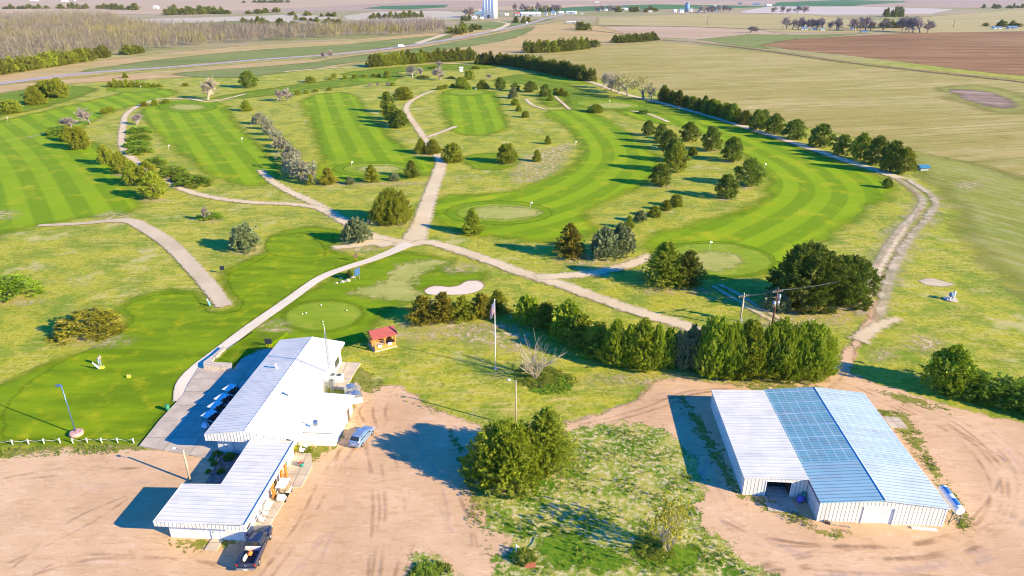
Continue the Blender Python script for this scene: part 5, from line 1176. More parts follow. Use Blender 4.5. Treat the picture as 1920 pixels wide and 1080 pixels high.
boxes('door_frame', [(11.88, 12.0, Y0 - .05, Y0, 0, 2.35), (15.2, 15.32, Y0 - .05, Y0, 0, 2.35), (12.0, 15.2, Y0 - .05, Y0, 2.25, 2.35)], B['trim'], BN)
bm = bmesh.new(); wallp(bm, (X1, Y0 + .13), (X1, Y1), 0, EV - .06, EV - .06); wallp(bm, (X1 - .13, Y1 - .13), (X0, Y1 - .13), 0, EV - .05, EV - .05); part('wall', bm, B['siding_y'], BN)
bm = bmesh.new(); wallp(bm, (X0, -.02), (X0, Y0 + .13), 0, EV - .06, EV - .06); part('wall', bm, B['siding_y'], BN, 'shaded left return wall of the main hall')
bm = bmesh.new(); wallp(bm, (0, 0), (2.55, 0), 0, EV - .15, EV - .05); wallp(bm, (2.55, 0), (5.35, 0), 2.15, EV - .05, EV + .03); wallp(bm, (5.35, 0), (X0 - .01, 0), 0, EV + .03, EV + .06); part('wall', bm, B['siding_x'], BN, 'ribbed lean-to wall with open doorway')
bm = bmesh.new(); wallp(bm, (0, 18.6), (0, .12), 0, EV - .15, EV - .15); wallp(bm, (X0, 18.6), (.13, 18.6), 0, EV, EV - .15); part('wall', bm, B['siding_y'], BN)
boxes('doorway', [(2.6, 5.3, 1.6, 1.7, 0.0, 2.1)], B['dark'], BN, 'dark open doorway of the lean-to'); boxes('floor', [(2.6, 5.3, .12, 1.6, .02, YZ + .1)], B['conc'], BN)  # black panel stands in for the unlit interior
boxes('door_frame', [(2.45, 2.55, -.05, 0, 0, 2.25), (5.35, 5.45, -.05, 0, 0, 2.25), (2.55, 5.35, -.05, 0, 2.15, 2.25)], B['trim'], BN)
def roofp(q, mat, lb=None):
    bm = bmesh.new(); add_slab(bm, q, .1); return part('roof', bm, mat, BN, lb)
ye, yo = Y0 - .18, Y1 + .1
roofp([(X0 - .12, ye, EV), (XM, ye, RG), (XM, YJ, RG), (X0 - .12, YJ, EV)], B['blueroof2'], 'plain blue near part of the left slope')
roofp([(X0 - .12, YJ, EV), (XM, YJ, RG), (XM, yo, RG), (X0 - .12, yo, EV)], B['blueroof'], 'blue left slope crossed by pale purlin lines')
roofp([(XM, ye, RG), (X1 + .15, ye, EV), (X1 + .15, YJ, EV), (XM, YJ, RG)], B['silverroof2'], 'plain pale blue near part of the right slope')
roofp([(XM, YJ, RG), (X1 + .15, YJ, EV), (X1 + .15, yo, EV), (XM, yo, RG)], B['silverroof'], 'pale blue right slope crossed by pale purlin lines')
roofp([(-.15, -.15, EV - .12), (X0 - .13, -.15, EV + .09), (X0 - .13, 18.75, EV + .09), (-.15, 18.75, EV - .12)], B['roof_white'], 'white lean-to roof')
bm = bmesh.new(); add_tube(bm, [(XM, ye - .02, RG + .02), (XM, yo + .02, RG + .02)], .06, 6); part('ridge_cap', bm, B['sheet'], BN)
bm = bmesh.new(); wallp(bm, (X0, ye + .02), (XM, ye + .02), EV - .22, EV - .1, RG - .1, .06); wallp(bm, (XM, ye + .02), (X1 + .1, ye + .02), EV - .22, RG - .1, EV - .1, .06)
bm.free()
boxes('trim', [(X1 + .10, X1 + .2, ye, yo, EV - .2, EV - .02)], B['trim'], BN); boxes('gutter', [(X0 - .24, X0 - .13, ye, -.16, EV - .14, EV + .02)], B['darksteel'], BN)
boxes('corner_trim', [(X0 - .03, X0 + .12, Y0 - .03, Y0 - .003, 0, EV), (X1 - .12, X1 + .03, Y0 - .03, Y0 - .003, 0, EV)], B['trim'], BN)
boxes('downspout', [(X0 - .6, X0 - .2, -.5, -.1, 0, 1.0)], B['teal_pl'], BN, 'teal barrel-sized box under the corner')
slab('apron', None, world=[tuple(bnw(*q)[:2]) for q in ((2.3, -2.6), (5.6, -2.6), (5.4, -.01), (2.5, -.01))], th=.13)
slab('concrete_pad', [(1652, 782), (1685, 784), (1702, 805), (1670, 803)], th=.2, mat='slab')
slab('concrete_pad', [(1560, 1012), (1665, 1015), (1690, 1002), (1640, 985), (1600, 985)], th=.11) if False else None

# ---- gazebo
gz = P(716, 655); GA = empty('gazebo', 'small honey-coloured wooden gazebo with red shingled roof beside the putting green', 'gazebo', (-21.4, 99.6, 0), R(31))
boxes('floor', [(-1.95, 1.95, -1.55, 1.55, 0, .16)], B['stone'], GA)
for x in (-1.75, -.0, 1.75):
    for y in (-1.35, 1.35): boxes('post', [(x - .09, x + .09, y - .09, y + .09, .16, 2.3)], B['wood'], GA)
boxes('post', [(-1.84, -1.66, -.09, .09, .16, 2.3)], B['wood'], GA); boxes('post', [(1.66, 1.84, -.09, .09, .16, 2.3)], B['wood'], GA)
boxes('side_panel', [(-1.66, -.09, -1.4, -1.33, .2, .95), (.09, 1.66, -1.4, -1.33, .2, .95)], B['wood'], GA); boxes('side_panel', [(-1.66, -.09, 1.33, 1.4, .2, .95), (.09, 1.66, 1.33, 1.4, .2, .95)], B['wood'], GA)
boxes('side_panel', [(1.72, 1.79, -1.26, -.09, .2, .95), (1.72, 1.79, .09, 1.26, .2, .95)], B['wood'], GA); boxes('side_panel', [(-1.79, -1.72, .09, 1.26, .2, .95)], B['wood'], GA)
boxes('top_beam', [(-1.9, 1.9, -1.45, -1.25, 2.3, 2.45), (-1.9, 1.9, 1.25, 1.45, 2.3, 2.45), (-1.85, -1.66, -1.25, 1.25, 2.3, 2.44), (1.66, 1.85, -1.25, 1.25, 2.3, 2.44)], B['wood'], GA)
for s in (-1, 1):
    bm = bmesh.new(); add_slab(bm, [(-2.15, 0, 3.3), (2.15, 0, 3.3), (2.15, s * 1.75, 2.4), (-2.15, s * 1.75, 2.4)], .09); part('roof', bm, B['shingle'], GA)
for x in (-1.75, 1.7):
    bm = bmesh.new(); v = [bm.verts.new(p) for p in ((x, -1.4, 2.46), (x, 1.4, 2.46), (x, 0, 3.14), (x + .05, -1.4, 2.46), (x + .05, 1.4, 2.46), (x + .05, 0, 3.14))]
    for f in ((0, 1, 2), (5, 4, 3), (0, 3, 4, 1), (1, 4, 5, 2), (2, 5, 3, 0)): bm.faces.new([v[i] for i in f])
    part('gable', bm, B['orange'], GA)
for x in (-.9, .75): boxes('notice_board', [(x - .32, x + .32, -1.5, -1.405, .62, 1.08)], B['sheet'], GA, 'white notice on the gazebo side')
boxes('bench', [(-1.5, 1.5, .85, 1.3, .5, .58), (-1.4, -1.3, .9, 1.2, .16, .5), (1.3, 1.4, .9, 1.2, .16, .5)], B['wood'], GA)

# ---- grain elevator and far buildings
def gable_house(name, x, y, w, d, h, rh, rz, wall, roof, label, cat, group=None, doors=True):
    e = empty(name, label, cat, (x, y, 0), rz, group)
    boxes('wall', [(-w / 2, w / 2, -d / 2, d / 2, 0, h)], wall, e)
    bm = bmesh.new()
    for s in (-1, 1): add_slab(bm, [(-w / 2 - .4, 0, h + rh), (w / 2 + .4, 0, h + rh), (w / 2 + .4, s * (d / 2 + .4), h - .15), (-w / 2 - .4, s * (d / 2 + .4), h - .15)], .2)
    part('roof', bm, roof, e)
    bm = bmesh.new()
    for xx in (-w / 2, w / 2 - .15):
        v = [bm.verts.new(p) for p in ((xx, -d / 2, h), (xx, d / 2, h), (xx, 0, h + rh - .1), (xx + .15, -d / 2, h), (xx + .15, d / 2, h), (xx + .15, 0, h + rh - .1))]
        for f in ((0, 1, 2), (5, 4, 3), (0, 3, 4, 1), (1, 4, 5, 2), (2, 5, 3, 0)): bm.faces.new([v[i] for i in f])
    part('gable', bm, wall, e)
    if doors:
        boxes('door', [(-w * .1, w * .06, -d / 2 - .08, -d / 2, 0, min(3, h * .75))], B['darksteel'], e)
        for q in (-.32, .24): boxes('window', [(w * q, w * q + min(1.6, w * .12), -d / 2 - .06, -d / 2, h * .45, h * .8)], B['glass'], e)
    return e
B['elev'] = plain('pale_concrete_silo', (.80, .78, .74), .8, var=.06, scale=.05); B['whouse'] = plain('white_clapboard', (.80, .79, .76), .7); B['ghouse'] = plain('gray_siding', (.35, .37, .40), .8)
B['groof'] = plain('gray_roof', (.26, .27, .29), .7); B['wroof'] = plain('white_roof', (.78, .78, .78), .5); B['blroof'] = plain('blue_gray_roof', (.17, .28, .40), .5); B['rroof'] = plain('red_roof', (.35, .08, .08), .7); B['tealroof'] = plain('teal_roof', (.16, .32, .36), .6)
ge = P(919, 34); EL = empty('grain_elevator', 'tall white concrete grain elevator with headhouse rising from the plain', 'grain elevator', (ge.x, ge.y, 0), R(-20))
bm = bmesh.new()
for i in range(4):
    for j in range(2): add_tube(bm, [(-9 + i * 6.2, -4 + j * 8, 0), (-9 + i * 6.2, -4 + j * 8, 35)], 4.0, 20)
part('silo', bm, B['elev'], EL); boxes('wall', [(-12.4, 13, -7.6, 7.6, 0, 34.6)], B['elev'], EL)
boxes('headhouse', [(-8, 4.5, -5, 5, 35, 52)], B['elev'], EL); boxes('leg_tower', [(-16.5, -12.5, -5, 5, 0, 22)], B['elev'], EL)
boxes('gallery', [(-12, 13, -3, 3, 35, 38.5)], B['elev'], EL); boxes('door', [(-3, 2, -8.1, -7.62, 0, 6)], B['darksteel'], EL)
def far_house(px, py, wpx, hpx, wall, roof, label, cat='house', name='farm_house', rz=0.0, ratio=.6, rise=.4):
    g = P(px, py); s_ = pxm(py); w = wpx / s_; h = hpx / s_
    return gable_house(name, g.x, g.y + w * ratio / 2, w, w * ratio, h * (1 - rise), h * rise, rz, wall, roof, label, cat)
FH = [(886, 30, 12, 7, 'ghouse', 'blroof', 'blue-gray shed at the left of the elevator yard', 'shed'), (900, 32, 14, 9, 'ghouse', 'tealroof', 'teal-roofed shed nearest the grain elevator', 'shed'), (889, 35, 8, 4, 'whouse', 'wroof', 'small white hut left of the grain elevator', 'shed'), (904, 36, 6, 4, 'whouse', 'wroof', 'small white hut at the foot of the grain elevator', 'shed'), (902, 22, 6, 3, 'whouse', 'wroof', 'tiny white shed behind the elevator yard', 'shed'),
      (995, 31, 38, 8, 'ghouse', 'wroof', 'long blue-fronted white shed in the town', 'shed'), (970, 29, 12, 6, 'ghouse', 'rroof', 'red-roofed house left of the long white shed', 'house'), (950, 29, 8, 4, 'whouse', 'wroof', 'small white house between elevator and red roof', 'house'), (940, 29, 6, 4, 'ghouse', 'groof', 'gray house beside the grain elevator', 'house'), (1023, 29, 6, 6, 'whouse', 'groof', 'white house with steep roof right of the long shed', 'house'), (1038, 28, 8, 7, 'whouse', 'blroof', 'white house with blue roof above the highway', 'house'), (1052, 27, 10, 5, 'ghouse', 'wroof', 'low gray house with white roof above the highway', 'house'), (1072, 26, 18, 5, 'whouse', 'wroof', 'broad white house at the end of the highway', 'house'), (1091, 27, 5, 4, 'whouse', 'groof', 'small white cabin right of the highway end', 'house'),
      (1076, 44, 26, 4, 'ghouse', 'wroof', 'long low blue-gray barn alone in the pasture', 'barn'), (988, 44, 3, 3, 'whouse', 'wroof', 'lone white hut beside the round clump of trees', 'shed'),
      (1130, 21, 12, 4, 'ghouse', 'tealroof', 'teal and white house in the far middle', 'house'), (1138, 20, 4, 4, 'whouse', 'wroof', 'white cube house beside the teal house', 'house'), (1166, 18, 22, 3, 'whouse', 'wroof', 'long white roof above the dark grove', 'barn'), (1197, 19, 6, 3, 'whouse', 'wroof', 'white cottage behind the dark grove', 'house'), (1219, 23, 8, 3, 'whouse', 'wroof', 'white cottage right of the dark grove', 'house'),
      (1266, 23, 6, 5, 'whouse', 'wroof', 'left house of the eastern farm group', 'house'), (1278, 24, 8, 7, 'whouse', 'blroof', 'tall blue-roofed barn of the eastern farm group', 'barn'), (1295, 22, 9, 7, 'whouse', 'groof', 'white barn right of the silo', 'barn'), (1317, 22, 14, 3, 'ghouse', 'blroof', 'long low blue shed of the eastern farm group', 'shed'), (1337, 23, 20, 5, 'ghouse', 'blroof', 'wide blue shed of the eastern farm group', 'shed'), (1341, 15, 5, 5, 'whouse', 'wroof', 'white peaked house behind the wide blue shed', 'house'), (1355, 16, 6, 3, 'whouse', 'wroof', 'small white house far behind the blue sheds', 'house'),
      (1420, 10, 14, 4, 'ghouse', 'blroof', 'left farm building on the far green strip', 'barn'), (1442, 11, 10, 3, 'whouse', 'wroof', 'right white farm building on the far green strip', 'barn'), (1388, 8, 8, 4, 'ghouse', 'groof', 'gray house above the whitish field', 'house'),
      (1509, 56, 10, 5, 'whouse', 'blroof', 'round-looking blue barn of the upper right farmstead', 'barn'), (1526, 56, 9, 4, 'whouse', 'groof', 'white farmhouse of the upper right farmstead', 'house'), (1543, 57, 7, 4, 'whouse', 'tealroof', 'teal-roofed shed of the upper right farmstead', 'shed'), (1599, 56, 6, 7, 'whouse', 'groof', 'white gabled house at the right of the farmstead trees', 'house'), (1622, 61, 12, 3, 'ghouse', 'blroof', 'low blue shed below the farmstead trees', 'shed'), (1872, 54, 14, 4, 'whouse', 'blroof', 'white and blue house at the right edge grove', 'house'), (1900, 54, 16, 5, 'ghouse', 'blroof', 'blue barn at the far right edge', 'barn'),
      (292, 16, 9, 5, 'whouse', 'wroof', 'white farmhouse in the long tree belt', 'house'), (316, 16, 5, 4, 'whouse', 'groof', 'small farm shed in the long tree belt', 'shed'), (120, 3, 10, 3, 'whouse', 'wroof', 'white house at the upper left skyline', 'house'), (62, 2, 12, 2, 'whouse', 'wroof', 'long white barn at the upper left skyline', 'barn'), (137, 2, 6, 3, 'whouse', 'groof', 'small white house right of the skyline house', 'house'), (1120, 5, 7, 2, 'whouse', 'wroof', 'tiny white house on the far pink field', 'house')]
for px, py, w_, h_, wl, rf, lb, ct in FH: far_house(px, py, w_, h_, B[wl], B[rf], lb, ct, {'house': 'farm_house', 'shed': 'shed', 'barn': 'barn'}[ct], R(random.uniform(-18, 18)))
g = P(1288, 22); SI = empty('grain_bin', 'blue-gray round grain bin in the eastern farm group', 'grain bin', (g.x, g.y, 0))
bm = bmesh.new(); add_tube(bm, [(0, 0, 0), (0, 0, 20)], 6, 18); part('wall', bm, B['blroof'], SI)
bm = bmesh.new(); add_tube(bm, [(0, 0, 20.0), (0, 0, 24)], [6.2, .6], 18); part('roof', bm, B['groof'], SI)
g = P(1732, 320); SH = gable_house('shelter', g.x, g.y + 1, 2.8, 2.2, 1.2, .55, R(8), B['ghouse'], plain('bright_blue_tin', (.05, .20, .34), .35), 'bright blue tin-roofed shelter past the last pine', 'shelter', None, False)
g = P(865, 0); 
g = P(865.0, 134); OH = gable_house('outhouse', g.x, g.y, 2.2, 2.2, 2.6, .6, 0, B['white'], B['wroof'], 'small white hut standing on the upper course', 'hut', None, False)
# ------------------------------------------------------------------ small things
def on(px, py): 
    p = P(px, py); return (p.x, p.y, YZ)
V = {}
def paint(name, col, rough=.25):
    k = NT(name); n = k.noise(1.2, 3, k.obj)
    return k.finish(k.mix(col, tuple(min(1, c * 1.15 + .01) for c in col), k.step(n, .35, .65)), k.step(n, .3, .7, rough, rough + .12), .35, .5, None, None, Coat_Weight=.6, Coat_Roughness=.08)
V['silver'] = paint('silver_car_paint', (.22, .32, .45)); V['navy'] = paint('dark_blue_paint', (.018, .035, .085)); V['cream'] = plain('cream_plastic', (.78, .72, .60), .4); V['cartwhite'] = plain('white_plastic', (.78, .78, .76), .35)
V['cartblue'] = plain('pale_body_panel', (.55, .62, .68), .3); V['red'] = plain('red_lens', (.40, .02, .02), .2); V['lens'] = plain('clear_lens', (.75, .75, .72), .1); V['rim'] = plain('alloy_rim', (.5, .5, .52), .3, .8); V['seat'] = plain('tan_seat', (.55, .42, .25), .6); V['bag'] = plain('black_golf_bag', (.02, .02, .03), .5); V['liner'] = plain('bed_liner', (.035, .04, .05), .8)
def wheel(parent, x, y, r, w):
    """tyre with its axle across x"""
    bm = bmesh.new(); add_tube(bm, [(x - w / 2, y, r), (x - w / 2 + .02, y, r), (x + w / 2 - .02, y, r), (x + w / 2, y, r)], [r * .9, r, r, r * .9], 18)
    t = bm_obj('wheel', bm, B['black'], parent)
    s = 1 if x > 0 else -1
    bm = bmesh.new(); add_tube(bm, [(x + s * w * .38, y, r), (x + s * (w / 2 + .012), y, r)], [r * .62, r * .6], 14); bm_obj('rim', bm, V['rim'], t)
    return t
def loft(name, secs, mat, parent):
    """body skin from cross sections: list of (y, [(x, z)...]) with equal counts"""
    bm = bmesh.new(); rings = [[bm.verts.new((x, y, z)) for x, z in pr] for y, pr in secs]
    n = len(rings[0])
    for a, b in zip(rings[:-1], rings[1:]):
        for i in range(n): bm.faces.new((a[i], a[(i + 1) % n], b[(i + 1) % n], b[i]))
    bm.faces.new(rings[0][::-1]); bm.faces.new(rings[-1])
    o = bm_obj(name, bm, mat, parent, True)
    m = o.modifiers.new('edge', 'BEVEL'); m.width = .03; m.segments = 2; m.limit_method = 'ANGLE'; m.angle_limit = R(35)
    return o
def prof(w, z0, z1, tw=None):
    tw = w if tw is None else tw
    return [(-w * .96, z0), (-w, z0 + (z1 - z0) * .45), (-tw, z1), (tw, z1), (w, z0 + (z1 - z0) * .45), (w * .96, z0)]
# silver hatchback, tail towards the viewer
CA = empty('parked_car', 'silver-blue hatchback parked beside the clubhouse addition', 'car', on(679, 825), R(-18))
loft('body', [(-2.15, prof(.74, .42, .85, .66)), (-2.02, prof(.84, .3, .98, .74)), (-1.3, prof(.88, .26, .98, .78)), (.8, prof(.88, .26, .97, .78)), (1.6, prof(.86, .26, .86, .72)), (2.05, prof(.78, .3, .72, .6)), (2.17, prof(.66, .42, .62, .5))], V['silver'], CA)
loft('cabin', [(-1.95, prof(.70, .95, 1.0, .68)), (-1.35, prof(.76, .95, 1.44, .58)), (-.2, prof(.78, .95, 1.50, .60)), (.45, prof(.78, .95, 1.42, .58)), (1.15, prof(.72, .92, .97, .66))], V['silver'], CA)
def glassq(q, parent, name='window'):
    bm = bmesh.new(); add_slab(bm, q, .02); return bm_obj(name, bm, B['glass'], parent)
glassq([(-.62, -1.86, 1.085), (.62, -1.86, 1.085), (.54, -1.42, 1.40), (-.54, -1.42, 1.40)], CA, 'rear_window'); glassq([(-.62, 1.04, 1.06), (.62, 1.04, 1.06), (.54, .52, 1.40), (-.54, .52, 1.40)], CA, 'windshield')
for s in (-1, 1):
    glassq([(s * .795, -1.5, 1.02), (s * .805, .75, 1.02), (s * .655, .3, 1.38), (s * .655, -1.25, 1.38)], CA, 'side_window')
    boxes('tail_light', [(s * .7 - .1, s * .7 + .1, -2.12, -1.99, .78, .94)], V['red'], CA); boxes('headlight', [(s * .6 - .14, s * .6 + .14, 2.0, 2.12, .58, .70)], V['lens'], CA); boxes('mirror', [(s * .95 - .09, s * .95 + .09, .62, .74, .98, 1.1)], V['silver'], CA)
    for y in (-1.35, 1.32): wheel(CA, s * .80, y, .32, .2)
boxes('bumper', [(-.7, .7, -2.2, -2.1, .4, .56)], V['silver'], CA); boxes('license_plate', [(-.22, .22, -2.215, -2.19, .66, .78)], V['lens'], CA)
# dark pickup, tail towards the viewer
PU = empty('pickup_truck', 'dark blue pickup truck with loaded open bed at the clubhouse corner', 'pickup truck', on(481, 1036), R(0))
loft('body', [(.55, prof(.98, .45, 1.15, .92)), (1.9, prof(.98, .42, 1.15, .92)), (2.5, prof(.96, .42, 1.08, .86)), (2.85, prof(.90, .5, .98, .78))], V['navy'], PU)
loft('cab', [(-.45, prof(.96, .5, 1.16, .9)), (-.4, prof(.9, 1.1, 1.85, .68)), (-.1, prof(.9, 1.1, 1.92, .72)), (.9, prof(.9, 1.1, 1.90, .70)), (1.65, prof(.88, 1.1, 1.16, .82))], V['navy'], PU)
boxes('rocker', [(-.95, .95, -.5, .6, .45, 1.12)], V['navy'], PU)
for s in (-1, 1): boxes('bed_side', [(s * .90 - .08, s * .90 + .08, -2.75, -.46, .5, 1.22)], V['navy'], PU)
boxes('bed_floor', [(-.82, .82, -2.66, -.52, .6, .68)], V['liner'], PU); boxes('bed_front', [(-.82, .82, -.52, -.455, .68, 1.25)], V['lens'], PU, 'white front rail of the bed')
tg = boxes('tailgate', [(-.82, .82, -2.78, -2.67, .55, 1.2)], V['navy'], PU); bm = bmesh.new(); add_ball(bm, (0, -2.785, .92), .17, .015, .07, 16, 8); bm_obj('emblem', bm, B['steel'], tg); boxes('handle', [(-.12, .12, -2.80, -2.781, 1.05, 1.1)], B['darksteel'], tg)
for s in (-1, 1):
    boxes('tail_light', [(s * .91 - .07, s * .91 + .07, -2.80, -2.755, .8, 1.15)], V['red'], PU); boxes('headlight', [(s * .72 - .16, s * .72 + .16, 2.7, 2.84, .78, .95)], V['lens'], PU); boxes('mirror', [(s * 1.1 - .1, s * 1.1 + .1, 1.0, 1.14, 1.2, 1.45)], V['navy'], PU)
    glassq([(s * .925, -.3, 1.26), (s * .93, 1.2, 1.26), (s * .77, .85, 1.80), (s * .765, -.2, 1.80)], PU, 'side_window')
    for y in (-1.75, 1.8): wheel(PU, s * .87, y, .39, .26)
glassq([(-.75, -.46, 1.25), (.75, -.46, 1.25), (.62, -.435, 1.78), (-.62, -.435, 1.78)], PU, 'rear_window'); glassq([(-.78, 1.6, 1.24), (.78, 1.6, 1.24), (.64, 1.0, 1.87), (-.64, 1.0, 1.87)], PU, 'windshield')
boxes('bumper', [(-.92, .92, -2.98, -2.82, .48, .68)], B['steel'], PU); boxes('license_plate', [(-.2, .2, -2.995, -2.975, .52, .66)], V['lens'], PU)
c0 = Vector(on(481, 1036))
def lump_obj(name, c, r, mat, label, cat):
    bm = bmesh.new(); bmesh.ops.create_icosphere(bm, subdivisions=3, radius=1)
    for v in bm.verts:
        f = 1 + .18 * math.sin(v.co.x * 5 + v.co.z * 3) + .12 * math.sin(v.co.y * 7)
        v.co = Vector((v.co.x * r[0] * f, v.co.y * r[1] * f, v.co.z * r[2]))
    o = bm_obj(name, bm, mat, None, True); o.location = c; return tag(o, label, cat)
lump_obj('sack', c0 + Vector((-.15, -1.1, .92)), (.3, .3, .22), plain('orange_cloth', (.75, .22, .05), .7), 'orange sack lying in the pickup bed', 'bag')
lump_obj('sack', c0 + Vector((-.5, -1.6, .86)), (.22, .5, .18), plain('white_cloth', (.75, .72, .6), .7), 'long white sack lying along the pickup bed', 'bag')

def golf_cart(label, loc, rz, roof, body, group=None, bags=False):
    e = empty('golf_cart', label, 'golf cart', loc, rz, group)
    bm = bmesh.new(); add_box(bm, -.6, .6, -.95, .85, 1.80, 1.88); bmesh.ops.bevel(bm, geom=list(bm.edges), offset=.035, segments=2, affect='EDGES'); part('canopy', bm, roof, e)
    for x in (-.52, .52):
        for y0, y1 in ((-.85, -.62), (.55, .95)):
            bm = bmesh.new(); add_tube(bm, [(x, y1 if y0 > 0 else y0, .6), (x, y0 if y0 > 0 else y1, 1.8)], .022, 6); part('post', bm, B['black'], e)
    loft('body', [(-1.15, prof(.5, .3, .66, .46)), (-.6, prof(.58, .25, .74, .52)), (-.2, prof(.58, .22, .5, .54))], body, e)
    loft('cowl', [(.62, prof(.54, .22, .86, .40)), (.95, prof(.55, .22, .78, .42)), (1.25, prof(.42, .28, .5, .34))], body, e)
    boxes('floor', [(-.55, .55, -.2, .62, .22, .3)], B['black'], e)
    boxes('seat', [(-.54, .54, -.55, -.05, .70, .84), (-.54, .54, -.66, -.56, .84, 1.22)], V['seat'] if not bags else B['black'], e)
    bm = bmesh.new(); add_tube(bm, [(-.25, .62, .78), (-.25, .35, 1.0)], .02, 6); add_tube(bm, [(-.25 + .17 * math.cos(a), .33, 1.0 + .17 * math.sin(a)) for a in np.linspace(0, 6.283, 13)], .018, 5); part('steering_wheel', bm, B['black'], e)
    for s in (-1, 1):
        for y in (-.82, .92): wheel(e, s * .50, y, .22, .18)
        boxes('headlight', [(s * .3 - .07, s * .3 + .07, 1.2, 1.27, .42, .50)], V['lens'], e)
    if bags:
        for s in (-1, 1):
            bm = bmesh.new(); add_tube(bm, [(s * .26, -1.05, .5), (s * .26, -1.22, 1.35)], [.13, .16], 9)
            for q in range(5): add_tube(bm, [(s * .26 + (q - 2) * .045, -1.2, 1.3), (s * .26 + (q - 2) * .055, -1.28, 1.62)], .012, 4)
            part('bag_well', bm, V['bag'], e)
    return e
for i, (px, py) in enumerate(((398, 796), (409, 779), (421, 764), (436, 746))):
    golf_cart(('nearest', 'second', 'third', 'farthest')[i] + ' white-roofed golf cart in the patio row beside the clubhouse', on(px - 2, py + 3)[:2] + (.16,), R(155), V['cartwhite'], V['cartblue'], 'golf carts on the patio', True)
golf_cart('cream golf cart standing alone at the clubhouse entrance', on(534, 931), R(175), V['cartwhite'], V['cream'])

# ---- covered utility carts / grey bins past the addition
def bin_(label, px, py, rz):
    e = empty('waste_bin', label, 'waste bin', on(px, py), rz)
    boxes('body', [(-.85, .85, -.6, .6, .12, 1.1)], V['cartwhite'], e)
    bm = bmesh.new(); pr = [(-.9, 1.1), (-.55, 1.5), (0, 1.66), (.55, 1.5), (.9, 1.1)]
    a = [bm.verts.new((x, -.65, z)) for x, z in pr]; b = [bm.verts.new((x, .65, z)) for x, z in pr]
    for i in range(4): bm.faces.new((a[i], a[i + 1], b[i + 1], b[i]))
    bm.faces.new(a[::-1]); bm.faces.new(b); part('lid', bm, B['steel'], e)
    for x in (-.7, .7): boxes('caster', [(x - .06, x + .06, -.5, .5, 0, .12)], B['black'], e)
    return e
bin_('front white rounded bin beside the clubhouse addition', 668, 755, R(20)); bin_('rear gray rounded bin partly behind the addition roof', 659, 742, R(25))
AC = empty('air_conditioner', 'large white rooftop-style cooling unit on the ground by the clubhouse wall', 'air conditioner', on(631, 716), ROT)
boxes('case', [(-1.0, 1.0, -.55, .55, .1, 1.15)], V['cartwhite'], AC); boxes('base', [(-1.05, 1.05, -.6, .6, 0, .1)], B['conc'], AC)
for x in (-.45, .5):
    bm = bmesh.new(); add_tube(bm, [(x, 0, 1.15), (x, 0, 1.2)], .38, 14); part('fan_grille', bm, B['darksteel'], AC)
AD = empty('air_conditioner', 'small gray cooling unit left of the large white one', 'air conditioner', on(622, 726), ROT)
boxes('case', [(-.45, .45, -.45, .45, .08, 1.05)], B['steel'], AD); bm = bmesh.new(); add_tube(bm, [(0, 0, 1.05), (0, 0, 1.1)], .34, 14); part('fan_grille', bm, B['darksteel'], AD)
# dish, on the addition roof edge
dp = chw(12.9, 3.5, 2.78); DI = empty('satellite_dish', 'gray satellite dish on the edge of the addition roof', 'satellite dish', dp)
bm = bmesh.new(); add_tube(bm, [(0, 0, 0), (0, 0, .5)], .035, 6); part('mast', bm, B['steel'], DI)
bm = bmesh.new(); vs_ = add_ball(bm, (0, 0, 0), .42, .42, .10, 18, 8); bmesh.ops.transform(bm, matrix=Matrix.Translation((.0, -.12, .72)) @ Euler((R(62), 0, R(-20))).to_matrix().to_4x4(), verts=vs_); part('reflector', bm, B['steel'], DI)
bm = bmesh.new(); add_tube(bm, [(0, -.1, .5), (-.12, -.62, .8)], .02, 5); part('arm', bm, B['darksteel'], DI)

# ---- lattice mast behind the clubhouse roof
mp = chw(10.9, 15.6); MA = empty('lattice_mast', 'tall thin steel lattice mast rising beside the clubhouse roof', 'mast', (mp.x, mp.y, 0))
bm = bmesh.new(); HT = height_from(mp.x, mp.y, 606) ; nseg = 22
for k in range(3):
    a = k * 2.094; add_tube(bm, [(.22 * math.cos(a), .22 * math.sin(a), 0), (.13 * math.cos(a), .13 * math.sin(a), HT * .9)], .026, 5)
part('leg', bm, B['steel'], MA)
bm = bmesh.new()
for i in range(nseg):
    z0, z1 = HT * .9 * i / nseg, HT * .9 * (i + 1) / nseg; r0 = .22 - .09 * i / nseg
    for k in range(3):
        a, b = k * 2.094, ((k + 1) % 3) * 2.094; add_tube(bm, [(r0 * math.cos(a), r0 * math.sin(a), z0), (r0 * math.cos(b), r0 * math.sin(b), z1)], .014, 4)
part('bracing', bm, B['steel'], MA); bm = bmesh.new(); add_tube(bm, [(0, 0, HT * .88), (0, 0, HT)], [.05, .03], 6); part('antenna', bm, B['sheet'], MA)

